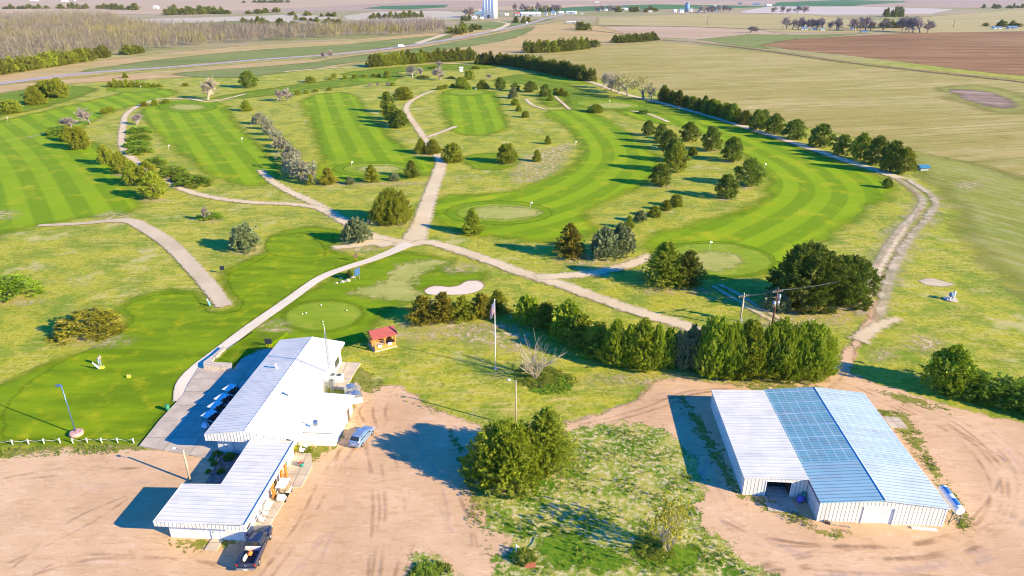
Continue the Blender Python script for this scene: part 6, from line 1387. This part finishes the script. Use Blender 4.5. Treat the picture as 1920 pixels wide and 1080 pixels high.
# ---- flagpole with the stars and stripes
fp = P(929, 692); FL = empty('flagpole', 'tall white flagpole flying the stars and stripes above the yard', 'flagpole', (fp.x, fp.y, 0))
FH_ = height_from(fp.x, fp.y, 563)
bm = bmesh.new(); add_tube(bm, [(0, 0, 0), (0, 0, FH_)], [.09, .045], 10); part('pole', bm, B['trim'], FL); bm = bmesh.new(); add_ball(bm, (0, 0, FH_ + .08), .11, .11, .11); part('finial', bm, B['sheet'], FL)
bm = bmesh.new(); add_tube(bm, [(0, 0, 0), (0, 0, .18)], .35, 12); part('base', bm, B['conc'], FL)
def flag_mat():
    k = NT('stars_and_stripes'); u = k.attr('fu'); v = k.attr('fv')
    st = k.math('GREATER_THAN', k.math('FRACT', k.math('MULTIPLY', v, 6.5)), .5)
    c = k.mix((.50, .03, .05), (.80, .78, .76), k.math('SUBTRACT', 1.0, st))
    can = k.math('MULTIPLY', k.math('LESS_THAN', u, .42), k.math('GREATER_THAN', v, .4615))
    gu = k.math('SUBTRACT', k.math('FRACT', k.math('MULTIPLY', u, 13.1)), .5); gv = k.math('SUBTRACT', k.math('FRACT', k.math('MULTIPLY', v, 9.3)), .5)
    star = k.math('LESS_THAN', k.math('ADD', k.math('MULTIPLY', gu, gu), k.math('MULTIPLY', gv, gv)), .055)
    c = k.mix(c, k.mix((.03, .06, .22), (.8, .8, .8), star), can)
    return k.finish(c, .8, spec=.1)
n1, n2 = 18, 12; Vv, Ff, fu, fv = [], [], [], []
for side in (0, 1):
    for i in range(n1 + 1):
        for j in range(n2 + 1):
            u, v = i / n1, j / n2                           # u along the fly, v up the hoist; cloth hangs half limp
            hang = u * 1.75
            x = -.05 - u * .62 - .12 * math.sin(v * 4 + u * 7) * u; y = .26 * math.sin(u * 8 + v * 2) * u + side * .012
            z = FH_ - 2.0 + v * 1.9 - hang * (.78 + .1 * math.sin(v * 3))
            Vv.append((x, y, z)); fu.append(u); fv.append(v)
    o_ = side * (n1 + 1) * (n2 + 1)
    for i in range(n1):
        for j in range(n2):
            a = o_ + i * (n2 + 1) + j; Ff.append((a, a + 1, a + n2 + 2, a + n2 + 1))
fm = raw_mesh('flag', Vv, Ff, {'fu': fu, 'fv': fv})
fo = mesh_obj('flag', fm, flag_mat(), FL); fo.location = (0, 0, .1)

# ---- yard lights
def yard_light(label, px, py, top, mat, arm, armz=0.0, rz=0.0, thick=.11, group=None):
    p = P(px, py); h = height_from(p.x, p.y, top); e = empty('street_lamp', label, 'lamp post', (p.x, p.y, 0), rz, group)
    bm = bmesh.new(); add_tube(bm, [(0, 0, 0), (0, 0, h)], [thick, thick * .75], 9); part('pole', bm, mat, e)
    bm = bmesh.new(); add_tube(bm, [(0, 0, h - .25), (-arm * .5, 0, h - .02), (-arm, 0, h + armz)], .03, 6); part('arm', bm, B['steel'], e)
    bm = bmesh.new(); add_ball(bm, (-arm - .16, 0, h + armz - .07), .28, .18, .13, 12, 8); part('lamp_head', bm, B['sheet'], e)
    return e, h
yard_light('wooden yard light pole behind the big juniper in the dirt yard', 967, 800, 713, B['pole'], .75, .05, R(-10))
yard_light('leaning-looking pale wooden light pole behind the front wing', 357, 903, 843, B['pole'], 1.0, .15, R(-8), .14)
p = P(143, 814); e = empty('street_lamp', 'blue steel lamp post on a round pink base at the lawn edge', 'lamp post', (p.x, p.y, 0), R(-5))
hh = height_from(p.x, p.y, 723); SB = plain('blue_steel', (.14, .24, .34), .4, .5)
bm = bmesh.new(); add_tube(bm, [(0, 0, .4), (0, 0, hh)], [.10, .07], 8); part('pole', bm, SB, e)
boxes('lamp_head', [(-.75, -.05, -.2, .2, hh - .12, hh + .05)], SB, e); bm = bmesh.new(); add_tube(bm, [(-.1, 0, hh - .03), (.08, 0, hh - .03)], .05, 6); part('arm', bm, SB, e)
bm = bmesh.new(); add_tube(bm, [(.15, -.1, 0), (.15, -.1, .42), (.15, -.1, .5)], [.85, .85, .7], 18); part('base', bm, plain('pink_stone', (.62, .34, .28), .9), e)

# ---- utility poles with wires
def upole(label, px, py, top, mat):
    p = P(px, py); h = height_from(p.x, p.y, top); e = empty('utility_pole', label, 'utility pole', (p.x, p.y, 0), R(20))
    bm = bmesh.new(); add_tube(bm, [(0, 0, 0), (0, 0, h)], [.17, .11], 9); part('pole', bm, mat, e)
    boxes('crossarm', [(-1.1, 1.1, -.06, .06, h - .75, h - .6)], B['darkwood'], e)
    for x in (-1.0, -.45, .45, 1.0):
        bm = bmesh.new(); add_tube(bm, [(x, 0, h - .6), (x, 0, h - .38)], [.06, .04], 6); part('insulator', bm, B['sheet'], e)
    return e, p, h
eA, pA, hA = upole('pale utility pole left of the transformer pole above the hedge', 1386, 614, 549, B['pole']); eB, pB, hB = upole('brown utility pole carrying gray transformers', 1447, 613, 540, B['brownpole'])
boxes('meter_box', [(-.25, .25, -.32, -.12, .9, 1.7)], B['steel'], eA); bm = bmesh.new(); add_tube(bm, [(.2, 0, .2), (.2, 0, hA - 1.5)], .04, 6); part('conduit', bm, B['steel'], eA)
for x, z in ((-.42, hB - 3.4), (.35, hB - 3.3), (.42, hB - 2.2)):
    bm = bmesh.new(); add_tube(bm, [(x, -.1, z), (x, -.1, z + .95)], [.27, .27], 14); add_tube(bm, [(x, -.1, z + .95), (x, -.1, z + 1.1)], [.2, .06], 10); part('transformer', bm, B['steel'], eB)
boxes('crossarm', [(-.9, .9, -.06, .06, hB - 1.7, hB - 1.57)], B['darkwood'], eB)
def wires(name, a, b, offs, sag, label):
    bm = bmesh.new()
    for o1, o2 in offs:
        q = [Vector(a) + Vector(o1), Vector(b) + Vector(o2)]
        add_tube(bm, [q[0].lerp(q[1], t) - Vector((0, 0, sag * 4 * t * (1 - t))) for t in np.linspace(0, 1, 12)], .013, 4, cap=False)
    return tag(bm_obj(name, bm, B['darksteel']), label, 'wires')
tA, tB = (pA.x, pA.y, hA), (pB.x, pB.y, hB)
wires('power_line', tA, tB, [((x * .94, x * .34, -.4), (x * .94, x * .34, -.4)) for x in (-1.0, -.45, .45, 1.0)], .35, 'taut power lines strung between the two utility poles')
wires('power_line', tA, tB, [((0, 0, -1.2 - .3 * i), (0, 0, -4.2 - .3 * i)) for i in range(4)], .7, 'sagging lower cables between the two utility poles')
wires('power_line', tB, (pB.x + 12, pB.y + 5, hB - .6), [((x, x * .3, -.4), (x, x * .3, -.4)) for x in (-1.0, 0, 1.0)], .25, 'power lines running right from the transformer pole')
pc = P(1478, 27.0)
for px, py, tp in ((1326, 48, 31), (1467, 56, 40), (1787, 52, 37)):
    p = P(px, py); h = height_from(p.x, p.y, tp); o = empty('utility_pole', 'thin distant power pole in the gold pasture' if px == 1326 else ('thin distant power pole by the whitish field' if px == 1467 else 'thin distant power pole above the brown field'), 'utility pole', (p.x, p.y, 0))
    bm = bmesh.new(); add_tube(bm, [(0, 0, 0), (0, 0, h)], .28, 6); part('pole', bm, B['darkwood'], o); boxes('crossarm', [(-1.5, 1.5, -.15, .15, h - 1.2, h - .9)], B['darkwood'], o)

# ---- tank on its stand beside the barn
tp = bnw(22.0, -2.2); TK = empty('fuel_tank', 'white cylindrical fuel tank on a steel stand at the barn corner', 'tank', (tp.x, tp.y, YZ), ROT)
bm = bmesh.new(); add_tube(bm, [(0, -1.55, 2.1), (0, -1.45, 2.1), (0, 2.2, 2.1), (0, 2.3, 2.1)], [.42, .55, .55, .42], 20); part('tank', bm, B['white'], TK)
for y in (-1.1, .75):
    bm = bmesh.new()
    for k in range(5):
        a0, a1 = R(62 + k * 11), R(73 + k * 11)
        add_slab(bm, [(.575 * math.cos(a0), y, 2.1 + .575 * math.sin(a0)), (.575 * math.cos(a0), y + 1.1, 2.1 + .575 * math.sin(a0)), (.575 * math.cos(a1), y + 1.1, 2.1 + .575 * math.sin(a1)), (.575 * math.cos(a1), y, 2.1 + .575 * math.sin(a1))], .02)
    part('blue_patch', bm, plain('blue_panel_paint', (.04, .20, .48), .3), TK)
bm = bmesh.new()
for x in (-.5, .5):
    for y in (-1.2, 1.8): add_tube(bm, [(x * 1.15, y, 0), (x * .8, y, 1.75)], .045, 6)
for x in (-.5, .5): add_tube(bm, [(x, -1.2, .3), (x, 1.8, 1.5)], .03, 5); add_tube(bm, [(x, 1.8, .3), (x, -1.2, 1.5)], .03, 5)
for y in (-1.2, 1.8): add_tube(bm, [(-.55, y, .3), (.5, y, 1.5)], .03, 5); add_tube(bm, [(.55, y, .3), (-.5, y, 1.5)], .03, 5); add_box(bm, -.5, .5, y - .06, y + .06, 1.52, 1.62)
part('stand', bm, plain('teal_gray_steel', (.08, .14, .14), .5, .3), TK)
# timber on the ground, purple drum, barn clutter
def plank(label, px0, py0, px1, py1, w, h, mat, name='timber'):
    a, b = Vector(on(px0, py0)), Vector(on(px1, py1)); d = b - a
    bm = bmesh.new(); add_box(bm, 0, d.length, -w / 2, w / 2, 0, h); o = bm_obj(name, bm, mat); o.location = a; o.rotation_euler = (0, 0, math.atan2(d.y, d.x)); return tag(o, label, 'timber')
plank('long pale board lying in front of the barn gable at right', 1708, 991, 1756, 996, .3, .15, B['sheet']); plank('weathered beam lying left of the overhead door', 1556, 983, 1594, 990, .22, .15, B['pole']); plank('short dark block lying at the barn front corner', 1546, 980, 1556, 984, .3, .25, B['darkwood'])
q = P(1500, 941); RNG = empty('drum', 'violet-blue plastic drum lying in the barn corner shade', 'drum', (q.x, q.y, YZ), R(30))
bm = bmesh.new(); add_tube(bm, [(-.4, 0, .33), (-.38, 0, .33), (.38, 0, .33), (.4, 0, .33)], [.28, .32, .32, .28], 16); part('body', bm, plain('violet_plastic', (.16, .14, .55), .4), RNG)
for x in (-.2, .2):
    bm = bmesh.new(); add_tube(bm, [(x - .03, 0, .33), (x + .03, 0, .33)], .335, 16); part('hoop', bm, plain('violet_hoop', (.12, .10, .45), .4), RNG)

# ---- well head in the right field
q = P(1782, 562); WH = empty('well_head', 'white and gray well head with capped pipe on a dirt pad', 'well', (q.x, q.y, .05), R(20))
bm = bmesh.new(); add_tube(bm, [(0, 0, 0), (0, 0, .12)], 1.2, 16); part('pad', bm, B['conc'], WH)
bm = bmesh.new(); add_tube(bm, [(.7, 0, .1), (.7, 0, 1.55), (.7, 0, 1.6)], [.22, .22, .1], 12); part('pipe', bm, B['white'], WH)
bm = bmesh.new(); add_tube(bm, [(-.15, 0, .1), (-.15, 0, .7)], .14, 10); add_ball(bm, (-.15, 0, 1.05), .4, .4, .45); part('motor', bm, plain('blue_gray_enamel', (.16, .25, .36), .4), WH)
bm = bmesh.new(); add_tube(bm, [(-.15, 0, .45), (-.6, -.3, .45), (-.8, -.45, .1)], .12, 8); part('outlet', bm, B['white'], WH)

# ---- rope fence
e0 = P(25, 834); RF = empty('rope_fence', 'short white post and rope fence along the parking edge', 'fence', (e0.x, e0.y, 0))
posts = [(-14, 835), (24, 834), (54, 833), (83, 832), (113, 831), (137, 831.5), (164, 830.5), (191, 830.5), (221, 830.5), (251, 831)]
pp = [P(*q) - Vector((e0.x, e0.y, 0)) for q in posts]
for i, q in enumerate(pp):
    bm = bmesh.new(); add_tube(bm, [(q.x, q.y, 0), (q.x, q.y, .75), (q.x, q.y, .8)], [.09, .09, .06], 8); part('post', bm, B['white'], RF)
bm = bmesh.new()
for i in range(len(pp) - 1):
    if i == 4: part('rope', bm, B['sheet'], RF); bm = bmesh.new(); continue
    a, b = pp[i] + Vector((0, 0, .68)), pp[i + 1] + Vector((0, 0, .68)); add_tube(bm, [a.lerp(b, t) - Vector((0, 0, .9 * t * (1 - t))) for t in np.linspace(0, 1, 8)], .022, 5)
part('rope', bm, B['sheet'], RF)

# ---- signs
def sign(label, px, py, top, rz, board, w=.9, frac=.5, post=None):
    p = P(px, py); h = height_from(p.x, p.y, top); e = empty('sign', label, 'sign', (p.x, p.y, 0), R(rz))
    for x in (-w * .32, w * .32):
        bm = bmesh.new(); add_tube(bm, [(x, .06, 0), (x, .06, h * .95)], .055, 7); part('post', bm, post or B['orange'], e)
    b = boxes('board', [(-w / 2, w / 2, -.04, .0, h * frac, h)], board, e)
    return e
NB = plain('navy_board', (.02, .025, .04), .5); BB = plain('blue_board', (.05, .12, .26), .5)
sign('dark board on two posts behind the clubhouse roof by the patio', 505, 654, 635, 10, NB, 1.1, .5); sign('dark board on two posts at the tee right of the gravel path', 418, 513, 499, 10, NB, .9, .5, B['darkwood']); sign('narrow brown board sign left of the concrete path junction', 667, 490, 475, 20, B['darkwood'], .6, .45, B['orange'])
sign('blue slanted board on posts beside the rock bed', 671, 526, 503, 62, BB, 1.7, .42, B['pole']); sign('small wooden marker near the broad juniper', 691, 423, 413, 0, B['darkwood'], .5, .6, B['darkwood'])
for px, py, w_, h_, d in ((642, 529, .8, .4, .6), (652, 527, 1.0, .5, .7), (661, 521, .7, .5, .5), (640, 522, .5, .3, .4), (631, 531, .6, .25, .4)):
    p = P(px, py); lump_obj('rock', (p.x, p.y, h_ * .3), (w_ * .6, d * .6, h_ * .6), B['stone'], {642: 'front left rock in the bed by the blue sign', 652: 'largest rock in the bed by the blue sign', 661: 'rear rock in the bed by the blue sign', 640: 'small upper rock in the bed by the blue sign', 631: 'outermost small rock in the bed by the blue sign'}[px], 'rock')
place_tree('D0', P(656, 517).x, P(656, 517).y, 1.5, 1.3, 'small dark shrub behind the rocks by the blue sign')
def pin(label, px, py, top):
    p = P(px, py); h = max(2.0, height_from(p.x, p.y, top)); e = empty('golf_flag', label, 'golf flag', (p.x, p.y, .03), 0)
    bm = bmesh.new(); add_tube(bm, [(0, 0, 0), (0, 0, h)], .035, 6); part('pin', bm, B['trim'], e)
    bm = bmesh.new(); q = [(0, 0, h), (.5, .12, h - .1), (.55, .06, h - .45), (0, 0, h - .4)]; add_slab(bm, [(x, y, z) for x, y, z in q], .02); part('flag', bm, V['cartwhite'], e)
for lb, px, py, tp in (('white pin flag on the right fairway green below the grove', 1330, 468, 454), ('white pin flag on the round green in the middle', 995, 392, 380), ('white pin flag on the kidney-shaped green', 1142, 196, 188), ('white pin flag on the third fairway green', 892, 172, 165), ('white pin flag on the green below the silver hedge', 660, 314, 306), ('white marker pole left of the oval green fairway', 317, 282, 276), ('white pin flag on the far left green', 264, 168, 161), ('white marker pole beside the second fairway', 454, 268, 263), ('white marker pole between the third and curved fairways', 1079, 275, 269), ('white marker pole at the right edge of the pine grove', 1433, 318, 311), ('white marker pole at the left tee band', 15, 228, 224)): pin(lb, px, py, tp)
# practice-green cups
for i, (px, py) in enumerate(((567, 590), (574, 588), (605, 604), (650, 583), (602, 573))):
    p = P(px, py); bm = bmesh.new(); add_tube(bm, [(0, 0, 0), (0, 0, .12), (0, 0, .16)], [.14, .14, .05], 10); o = bm_obj('hole_marker', bm, V['cartwhite']); o.location = (p.x, p.y, .07); tag(o, ('left of the close pair', 'right of the close pair', 'lowest', 'rightmost', 'uppermost')[i] + ' white hole marker on the putting green', 'marker')

# ---- golfer and bags on the practice lawn
def skin_body(name, joints, edges, rad, mats, parent, root=0, sub=2):
    me = bpy.data.meshes.new(name); me.from_pydata(joints, edges, []); me.update()
    o = mesh_obj(name, me, mats, parent)
    m = o.modifiers.new('skin', 'SKIN'); m.use_smooth_shade = True
    for i, v in enumerate(me.skin_vertices[0].data): v.radius = (rad[i], rad[i]); v.use_root = (i == root)
    s = o.modifiers.new('sub', 'SUBSURF'); s.levels = sub; s.render_levels = sub
    return o
SKIN = plain('skin', (.50, .28, .19), .6, var=.05); SHIRT = plain('white_shirt', (.78, .74, .72), .8); JEAN = plain('pale_blue_trousers', (.33, .47, .58), .85); HAIR = plain('gray_hair', (.45, .42, .40), .9)
gp = P(188, 684.5); GO = empty('person', 'golfer in white shirt and pale blue trousers bending over a ball on the lawn', 'person', (gp.x, gp.y, .04), R(70))
# faces -y locally; hips back, torso leaning forward, arms hanging to the club
J = [(0, .12, .92), (0, .10, 1.08), (0, -.08, 1.28), (0, -.22, 1.42), (0, -.28, 1.50), (0, -.36, 1.60), (0, -.40, 1.70),
     (.10, .12, .88), (.13, .03, .50), (.15, .08, .09), (.17, -.09, .05), (-.10, .12, .88), (-.13, .03, .50), (-.15, .08, .09), (-.17, -.09, .05),
     (.20, -.18, 1.38), (.17, -.30, 1.12), (.04, -.42, .90), (-.20, -.18, 1.38), (-.17, -.30, 1.12), (-.03, -.42, .88)]
Ed = [(0, 1), (1, 2), (2, 3), (3, 4), (4, 5), (5, 6), (0, 7), (7, 8), (8, 9), (9, 10), (0, 11), (11, 12), (12, 13), (13, 14), (3, 15), (15, 16), (16, 17), (3, 18), (18, 19), (19, 20)]
Rr = [.15, .145, .16, .13, .06, .095, .08, .10, .068, .045, .045, .10, .068, .045, .045, .065, .045, .033, .065, .045, .033]
skin_body('body', J, Ed, Rr, SKIN, GO)
JT = [0, 1, 2, 3, 15, 16, 18, 19]
skin_body('shirt', [(J[0][0], J[0][1], J[0][2] + .06)] + [J[i] for i in JT[1:]], [(0, 1), (1, 2), (2, 3), (3, 4), (4, 5), (3, 6), (6, 7)], [.172, .165, .178, .145, .085, .062, .085, .062], SHIRT, GO)
skin_body('trousers', [(J[0][0], J[0][1], J[0][2] + .05)] + [J[i] for i in (7, 8, 9, 11, 12, 13)], [(0, 1), (1, 2), (2, 3), (0, 4), (4, 5), (5, 6)], [.168, .118, .086, .07, .118, .086, .07], JEAN, GO)
bm = bmesh.new(); add_ball(bm, (0, -.37, 1.69), .105, .115, .085, 14, 8); part('hair', bm, HAIR, GO)
for s in (.16, -.16):
    bm = bmesh.new(); add_ball(bm, (s, -.03, .05), .055, .14, .06, 10, 6); part('shoe', bm, SHIRT, GO)
hb = bmesh.new()                                             # five fingers per hand closing on the grip
for s, c in ((1, (.04, -.42, .90)), (-1, (-.03, -.42, .87))):
    for q in range(4): add_tube(hb, [(c[0], c[1] - .01, c[2] - .02 - q * .018), (c[0] - s * .05, c[1] - .045, c[2] - .025 - q * .018), (c[0] - s * .06, c[1] + .005, c[2] - .03 - q * .018)], [.011, .01, .008], 5)
    add_tube(hb, [(c[0] + s * .01, c[1] + .015, c[2]), (c[0] - s * .03, c[1] + .03, c[2] - .04)], [.012, .009], 5)
part('fingers', hb, SKIN, GO)
cl = bmesh.new(); add_tube(cl, [(0, -.41, .98), (0, -.75, .03)], [.016, .009], 6); c_ = bm_obj('golf_club', cl, B['darksteel']); c_.parent = None
c_.matrix_world = Matrix.Translation((gp.x, gp.y, .04)) @ Matrix.Rotation(R(70), 4, 'Z'); tag(c_, 'golf club held by the bending golfer', 'golf club')
cl = bmesh.new(); 
def golf_bag(label, px, py, rz, mat, tilt=.5):
    p = P(px, py); e = empty('golf_bag', label, 'golf bag', (p.x, p.y, .04), R(rz))
    bm = bmesh.new(); add_tube(bm, [(0, 0, .05), (-.1, 0, .2), (-tilt, 0, .95)], [.14, .17, .16], 12); part('bag', bm, mat, e)
    bm = bmesh.new()
    for q in range(6): add_tube(bm, [(-tilt + .02, (q - 2.5) * .04, .9), (-tilt - .16, (q - 2.5) * .06, 1.2 + .04 * (q % 3))], .016, 4); add_ball(bm, (-tilt - .17, (q - 2.5) * .06, 1.22 + .04 * (q % 3)), .05, .03, .04, 6, 4)
    part('clubs', bm, B['sheet'], e)
    for s in (-1, 1):
        bm = bmesh.new(); add_tube(bm, [(-tilt * .8, s * .1, .75), (-tilt * 1.15, s * .34, 0)], .016, 5); part('stand_leg', bm, B['black'], e)
    return e
golf_bag('white and blue golf bag on its stand beside the bending golfer', 187, 692, 20, V['cartblue'], .55); 
ca = golf_bag('blue and white golf bag on its stand beside the gravel path end', 394, 574, -30, plain('sky_blue_vinyl', (.18, .50, .62), .5), .35)
def crate(label, px, py, s_=.3):
    p = P(px, py); e = empty('ball_basket', label, 'basket', (p.x, p.y, .05), R(10))
    bm = bmesh.new(); add_box(bm, -s_, s_, -s_ * .6, s_ * .6, 0, .04)
    for a in ((-s_, -s_ + .03, -s_ * .6, s_ * .6), (s_ - .03, s_, -s_ * .6, s_ * .6), (-s_ + .03, s_ - .03, -s_ * .6, -s_ * .6 + .03), (-s_ + .03, s_ - .03, s_ * .6 - .03, s_ * .6)): add_box(bm, *a, .04, .32)
    part('basket', bm, plain('yellow_wire', (.75, .65, .06), .5), e)
    bm = bmesh.new(); add_tube(bm, [(-s_, 0, .32), (-s_ * .6, 0, .52), (s_ * .6, 0, .52), (s_, 0, .32)], .02, 5); part('handle', bm, B['sheet'], e)
crate('yellow ball basket beside the golf bag', 192, 691); crate('yellow ball basket alone on the lawn right of the golfer', 242, 708, .26)
p = P(315, 770); TRS = empty('waste_can', 'small green waste can at the patio edge', 'waste can', (p.x, p.y, .08))
bm = bmesh.new(); add_tube(bm, [(0, 0, 0), (0, 0, .75)], [.24, .3], 14); part('body', bm, B['green_pl'], TRS); bm = bmesh.new(); add_tube(bm, [(0, 0, .75), (0, 0, .85), (0, 0, .95)], [.32, .28, .1], 14); part('lid', bm, B['green_pl'], TRS)

# ---- clubhouse front: benches, pot, mats
def bench(label, x, y, rz, name='bench', w=1.3):
    q = chw(x, y); e = empty(name, label, 'bench' if w > 1 else 'chair', (q.x, q.y, .16), ROT + R(rz))
    boxes('seat', [(-w / 2, w / 2, -.24, .24, .42, .47)], B['white'], e); boxes('backrest', [(-w / 2, w / 2, .2, .25, .55, .95)], B['white'], e)
    for xx in (-w / 2 + .05, w / 2 - .1):
        for yy in (-.22, .18): boxes('leg', [(xx, xx + .05, yy, yy + .05, 0, .42 if yy < 0 else .95)], B['steel'], e)
    return e
bench('white bench left of the cream golf cart at the clubhouse wall', 11.3, -8.6, 90); bench('white chair nearest the pickup at the clubhouse wall', 11.4, -10.8, 80, 'chair', .6); bench('white chair next to the nearest one at the clubhouse wall', 11.4, -9.8, 95, 'chair', .6); bench('white chair in the weeds where the addition meets the wing', 11.5, 1.6, 90, 'chair', .7); bench('second white chair in the weeds near the addition', 11.7, 2.5, 70, 'chair', .6)
q = chw(12.3, -1.0); PT = empty('flower_pot', 'teal glazed pot with pink flowers by the clubhouse door', 'plant pot', (q.x, q.y, .16))
bm = bmesh.new(); add_tube(bm, [(0, 0, 0), (0, 0, .25), (0, 0, .5)], [.22, .34, .36], 16); part('pot', bm, B['teal_pl'], PT)
me = tuft_mesh('flowers', np.array([(0, 0, .52)] * 30) + r_(5).normal(size=(30, 3)) * np.array([.18, .18, .06]), dirs(30, r_(6), .2), np.full(30, .16), 8, .6, .6, r_(7)); mesh_obj('flowers', me, plain('pink_petal', (.70, .28, .22), .7), PT)
bm = bmesh.new(); a_, b_ = chw(11.5, -2.6), chw(12.9, -1.5); add_prism(bm, [tuple(chw(*t)[:2]) for t in ((11.4, -2.5), (12.9, -2.5), (12.9, -1.4), (11.4, -1.4))], .163, .19); tag(bm_obj('door_mat', bm, plain('gray_mat', (.22, .21, .2), .95, var=.4, scale=6)), 'gray door mat in front of the teal clubhouse door', 'mat')
# picnic tables in the patio shade
def picnic(label, x, y, rz):
    q = chw(x, y); e = empty('picnic_table', label, 'picnic table', (q.x, q.y, .16), ROT + R(rz))
    boxes('tabletop', [(-.9, .9, -.36, .36, .70, .76)], B['ghouse'], e)
    for s in (-1, 1): boxes('bench', [(-.9, .9, s * .72 - .13, s * .72 + .13, .42, .47)], B['ghouse'], e)
    for xx in (-.65, .6): boxes('leg', [(xx, xx + .06, -.75, .75, .36, .42), (xx, xx + .06, -.32, -.26, 0, .7), (xx, xx + .06, .26, .32, 0, .7)], B['ghouse'], e)
picnic('picnic table nearest the stone wall in the patio shade', -2.2, 15.2, 5); picnic('middle picnic table in the patio shade', -1.6, 18.4, 10); picnic('far picnic table under the lawn corner in the patio shade', -1.3, 21.2, 0)
# hose, brick slab and hydrant in the weedy island
hz = [P(1002, 1009), P(998, 1020), P(990, 1028), P(984, 1035), P(980, 1038)]
bm = bmesh.new(); add_tube(bm, [tuple(catm) + (YZ + .05,) for catm in catmull([h[:2] for h in hz], False, 5)], .045, 6); tag(bm_obj('garden_hose', bm, plain('green_hose', (.08, .16, .11), .5)), 'dark green hose curving over bare soil in the weedy island', 'hose')
p = P(968, 1034); HY = empty('hydrant', 'small white hydrant beside the bright weed clump', 'hydrant', (p.x, p.y, YZ))
bm = bmesh.new(); add_tube(bm, [(0, 0, 0), (0, 0, .75), (0, 0, .85)], [.09, .09, .05], 8); part('pipe', bm, B['white'], HY); bm = bmesh.new(); add_tube(bm, [(0, 0, .65), (.22, -.1, .62)], .05, 6); part('spout', bm, B['white'], HY)
p = P(994, 1062); bm = bmesh.new(); add_box(bm, -.55, .55, -.3, .3, 0, .22); o = bm_obj('brick_block', bm, plain('red_brick', (.50, .16, .08), .9, var=.3, scale=8)); o.location = (p.x, p.y, YZ + .02); o.rotation_euler = (0, 0, -.1); tag(o, 'red brick block at the bottom of the weedy island', 'brick')
# vehicle far off on the highway
p = P(752, 89); TRK = empty('van', 'tiny white van driving on the distant highway', 'van', (p.x, p.y, .25), R(-60))
boxes('body', [(-1.1, 1.1, -3, 2.2, .5, 2.8)], V['cartwhite'], TRK); boxes('hood', [(-1.05, 1.05, 2.2, 3.2, .5, 1.5)], V['cartwhite'], TRK); boxes('windshield', [(-.95, .95, 2.2, 2.24, 1.6, 2.6)], B['glass'], TRK)
for x in (-.95, .95):
    for y in (-2, 2): wheel(TRK, x, y, .45, .3)

# ------------------------------------------------------------------ loose weeds and straw on the dirt and in the weedy island
def scatter(name, polys, n, size, mat, seed, label, cat):
    r = r_(seed); C = []
    for pl_, k in polys:
        w = world_poly(pl_); lo, hi = w.min(0), w.max(0); q = r.uniform(lo, hi, (k * 6, 2)); q = q[inside(q, w)]
        # clumpy: keep points where a coarse random field is high
        g = np.sin(q[:, 0] * .9 + 1.7 * np.sin(q[:, 1] * .6)) + np.sin(q[:, 1] * 1.1 + 1.3 * np.sin(q[:, 0] * .5)) + r.normal(size=len(q)) * .8
        C.append(q[g > .3][:k])
    q = np.vstack(C); c = np.column_stack([q, np.full(len(q), YZ + .02)])
    d = np.tile(np.array([[0, 0, 1.0]]), (len(c), 1))
    me = tuft_mesh(name, c, d, size * r.uniform(.5, 1.3, len(c)), 6, .75, .3, r)
    me.vertices.foreach_get
    co = np.empty(len(me.vertices) * 3, np.float32); me.vertices.foreach_get('co', co); co = co.reshape(-1, 3)
    co[:, 2] = np.maximum(co[:, 2], YZ); me.vertices.foreach_set('co', co.ravel())
    o = mesh_obj(name, me, mat); return tag(o, label, cat, None, 'stuff')
ISL = [(1062, 816), (1195, 800), (1250, 818), (1300, 880), (1310, 950), (1330, 1000), (1430, 1090), (1000, 1100), (1000, 1040), (920, 985), (908, 930), (1000, 905), (1060, 870)]
scatter('weeds', [(ISL, 1300), ([(760, 1090), (790, 1050), (845, 1060), (855, 1090)], 260), ([(1000, 700), (1060, 690), (1100, 730), (1020, 750)], 260)], 0, .27, L['weed'], 401, 'low green weeds scattered over the island in the dirt yard', 'weeds')

scatter('straw', [([(-60, 842), (260, 834), (262, 850), (40, 860), (-60, 882)], 500), ([(1640, 770), (1700, 775), (1720, 800), (1760, 880), (1800, 940), (1830, 985), (1800, 1000), (1770, 930), (1700, 830)], 420), ([(1395, 936), (1440, 934), (1470, 950), (1530, 985), (1600, 1000), (1560, 1012), (1480, 980)], 200), ([(680, 700), (760, 730), (860, 785), (900, 800), (840, 790), (740, 745), (690, 725)], 260), ([(840, 800), (900, 930), (930, 1060), (880, 1000)], 300)], 0, .2, L['weed'], 402, 'thin weeds growing along the edges of the dirt yard', 'weeds')
# ------------------------------------------------------------------ the air: thin even haze that pales the far plain
hm = bpy.data.materials.new('haze_air'); hm.use_nodes = True; hn = hm.node_tree.nodes; hn.clear()
ho = hn.new('ShaderNodeOutputMaterial'); hv = hn.new('ShaderNodeVolumePrincipled')
hv.inputs['Color'].default_value = (.86, .90, 1.0, 1); hv.inputs['Density'].default_value = 0.00003; hv.inputs['Anisotropy'].default_value = 0.2
hm.node_tree.links.new(hv.outputs[0], ho.inputs['Volume'])
bm = bmesh.new(); add_box(bm, -17000, 17000, -500, 23000, -1.2, 62)
tag(bm_obj('haze', bm, hm), 'thin pale haze over the plain', 'haze', None, 'stuff')
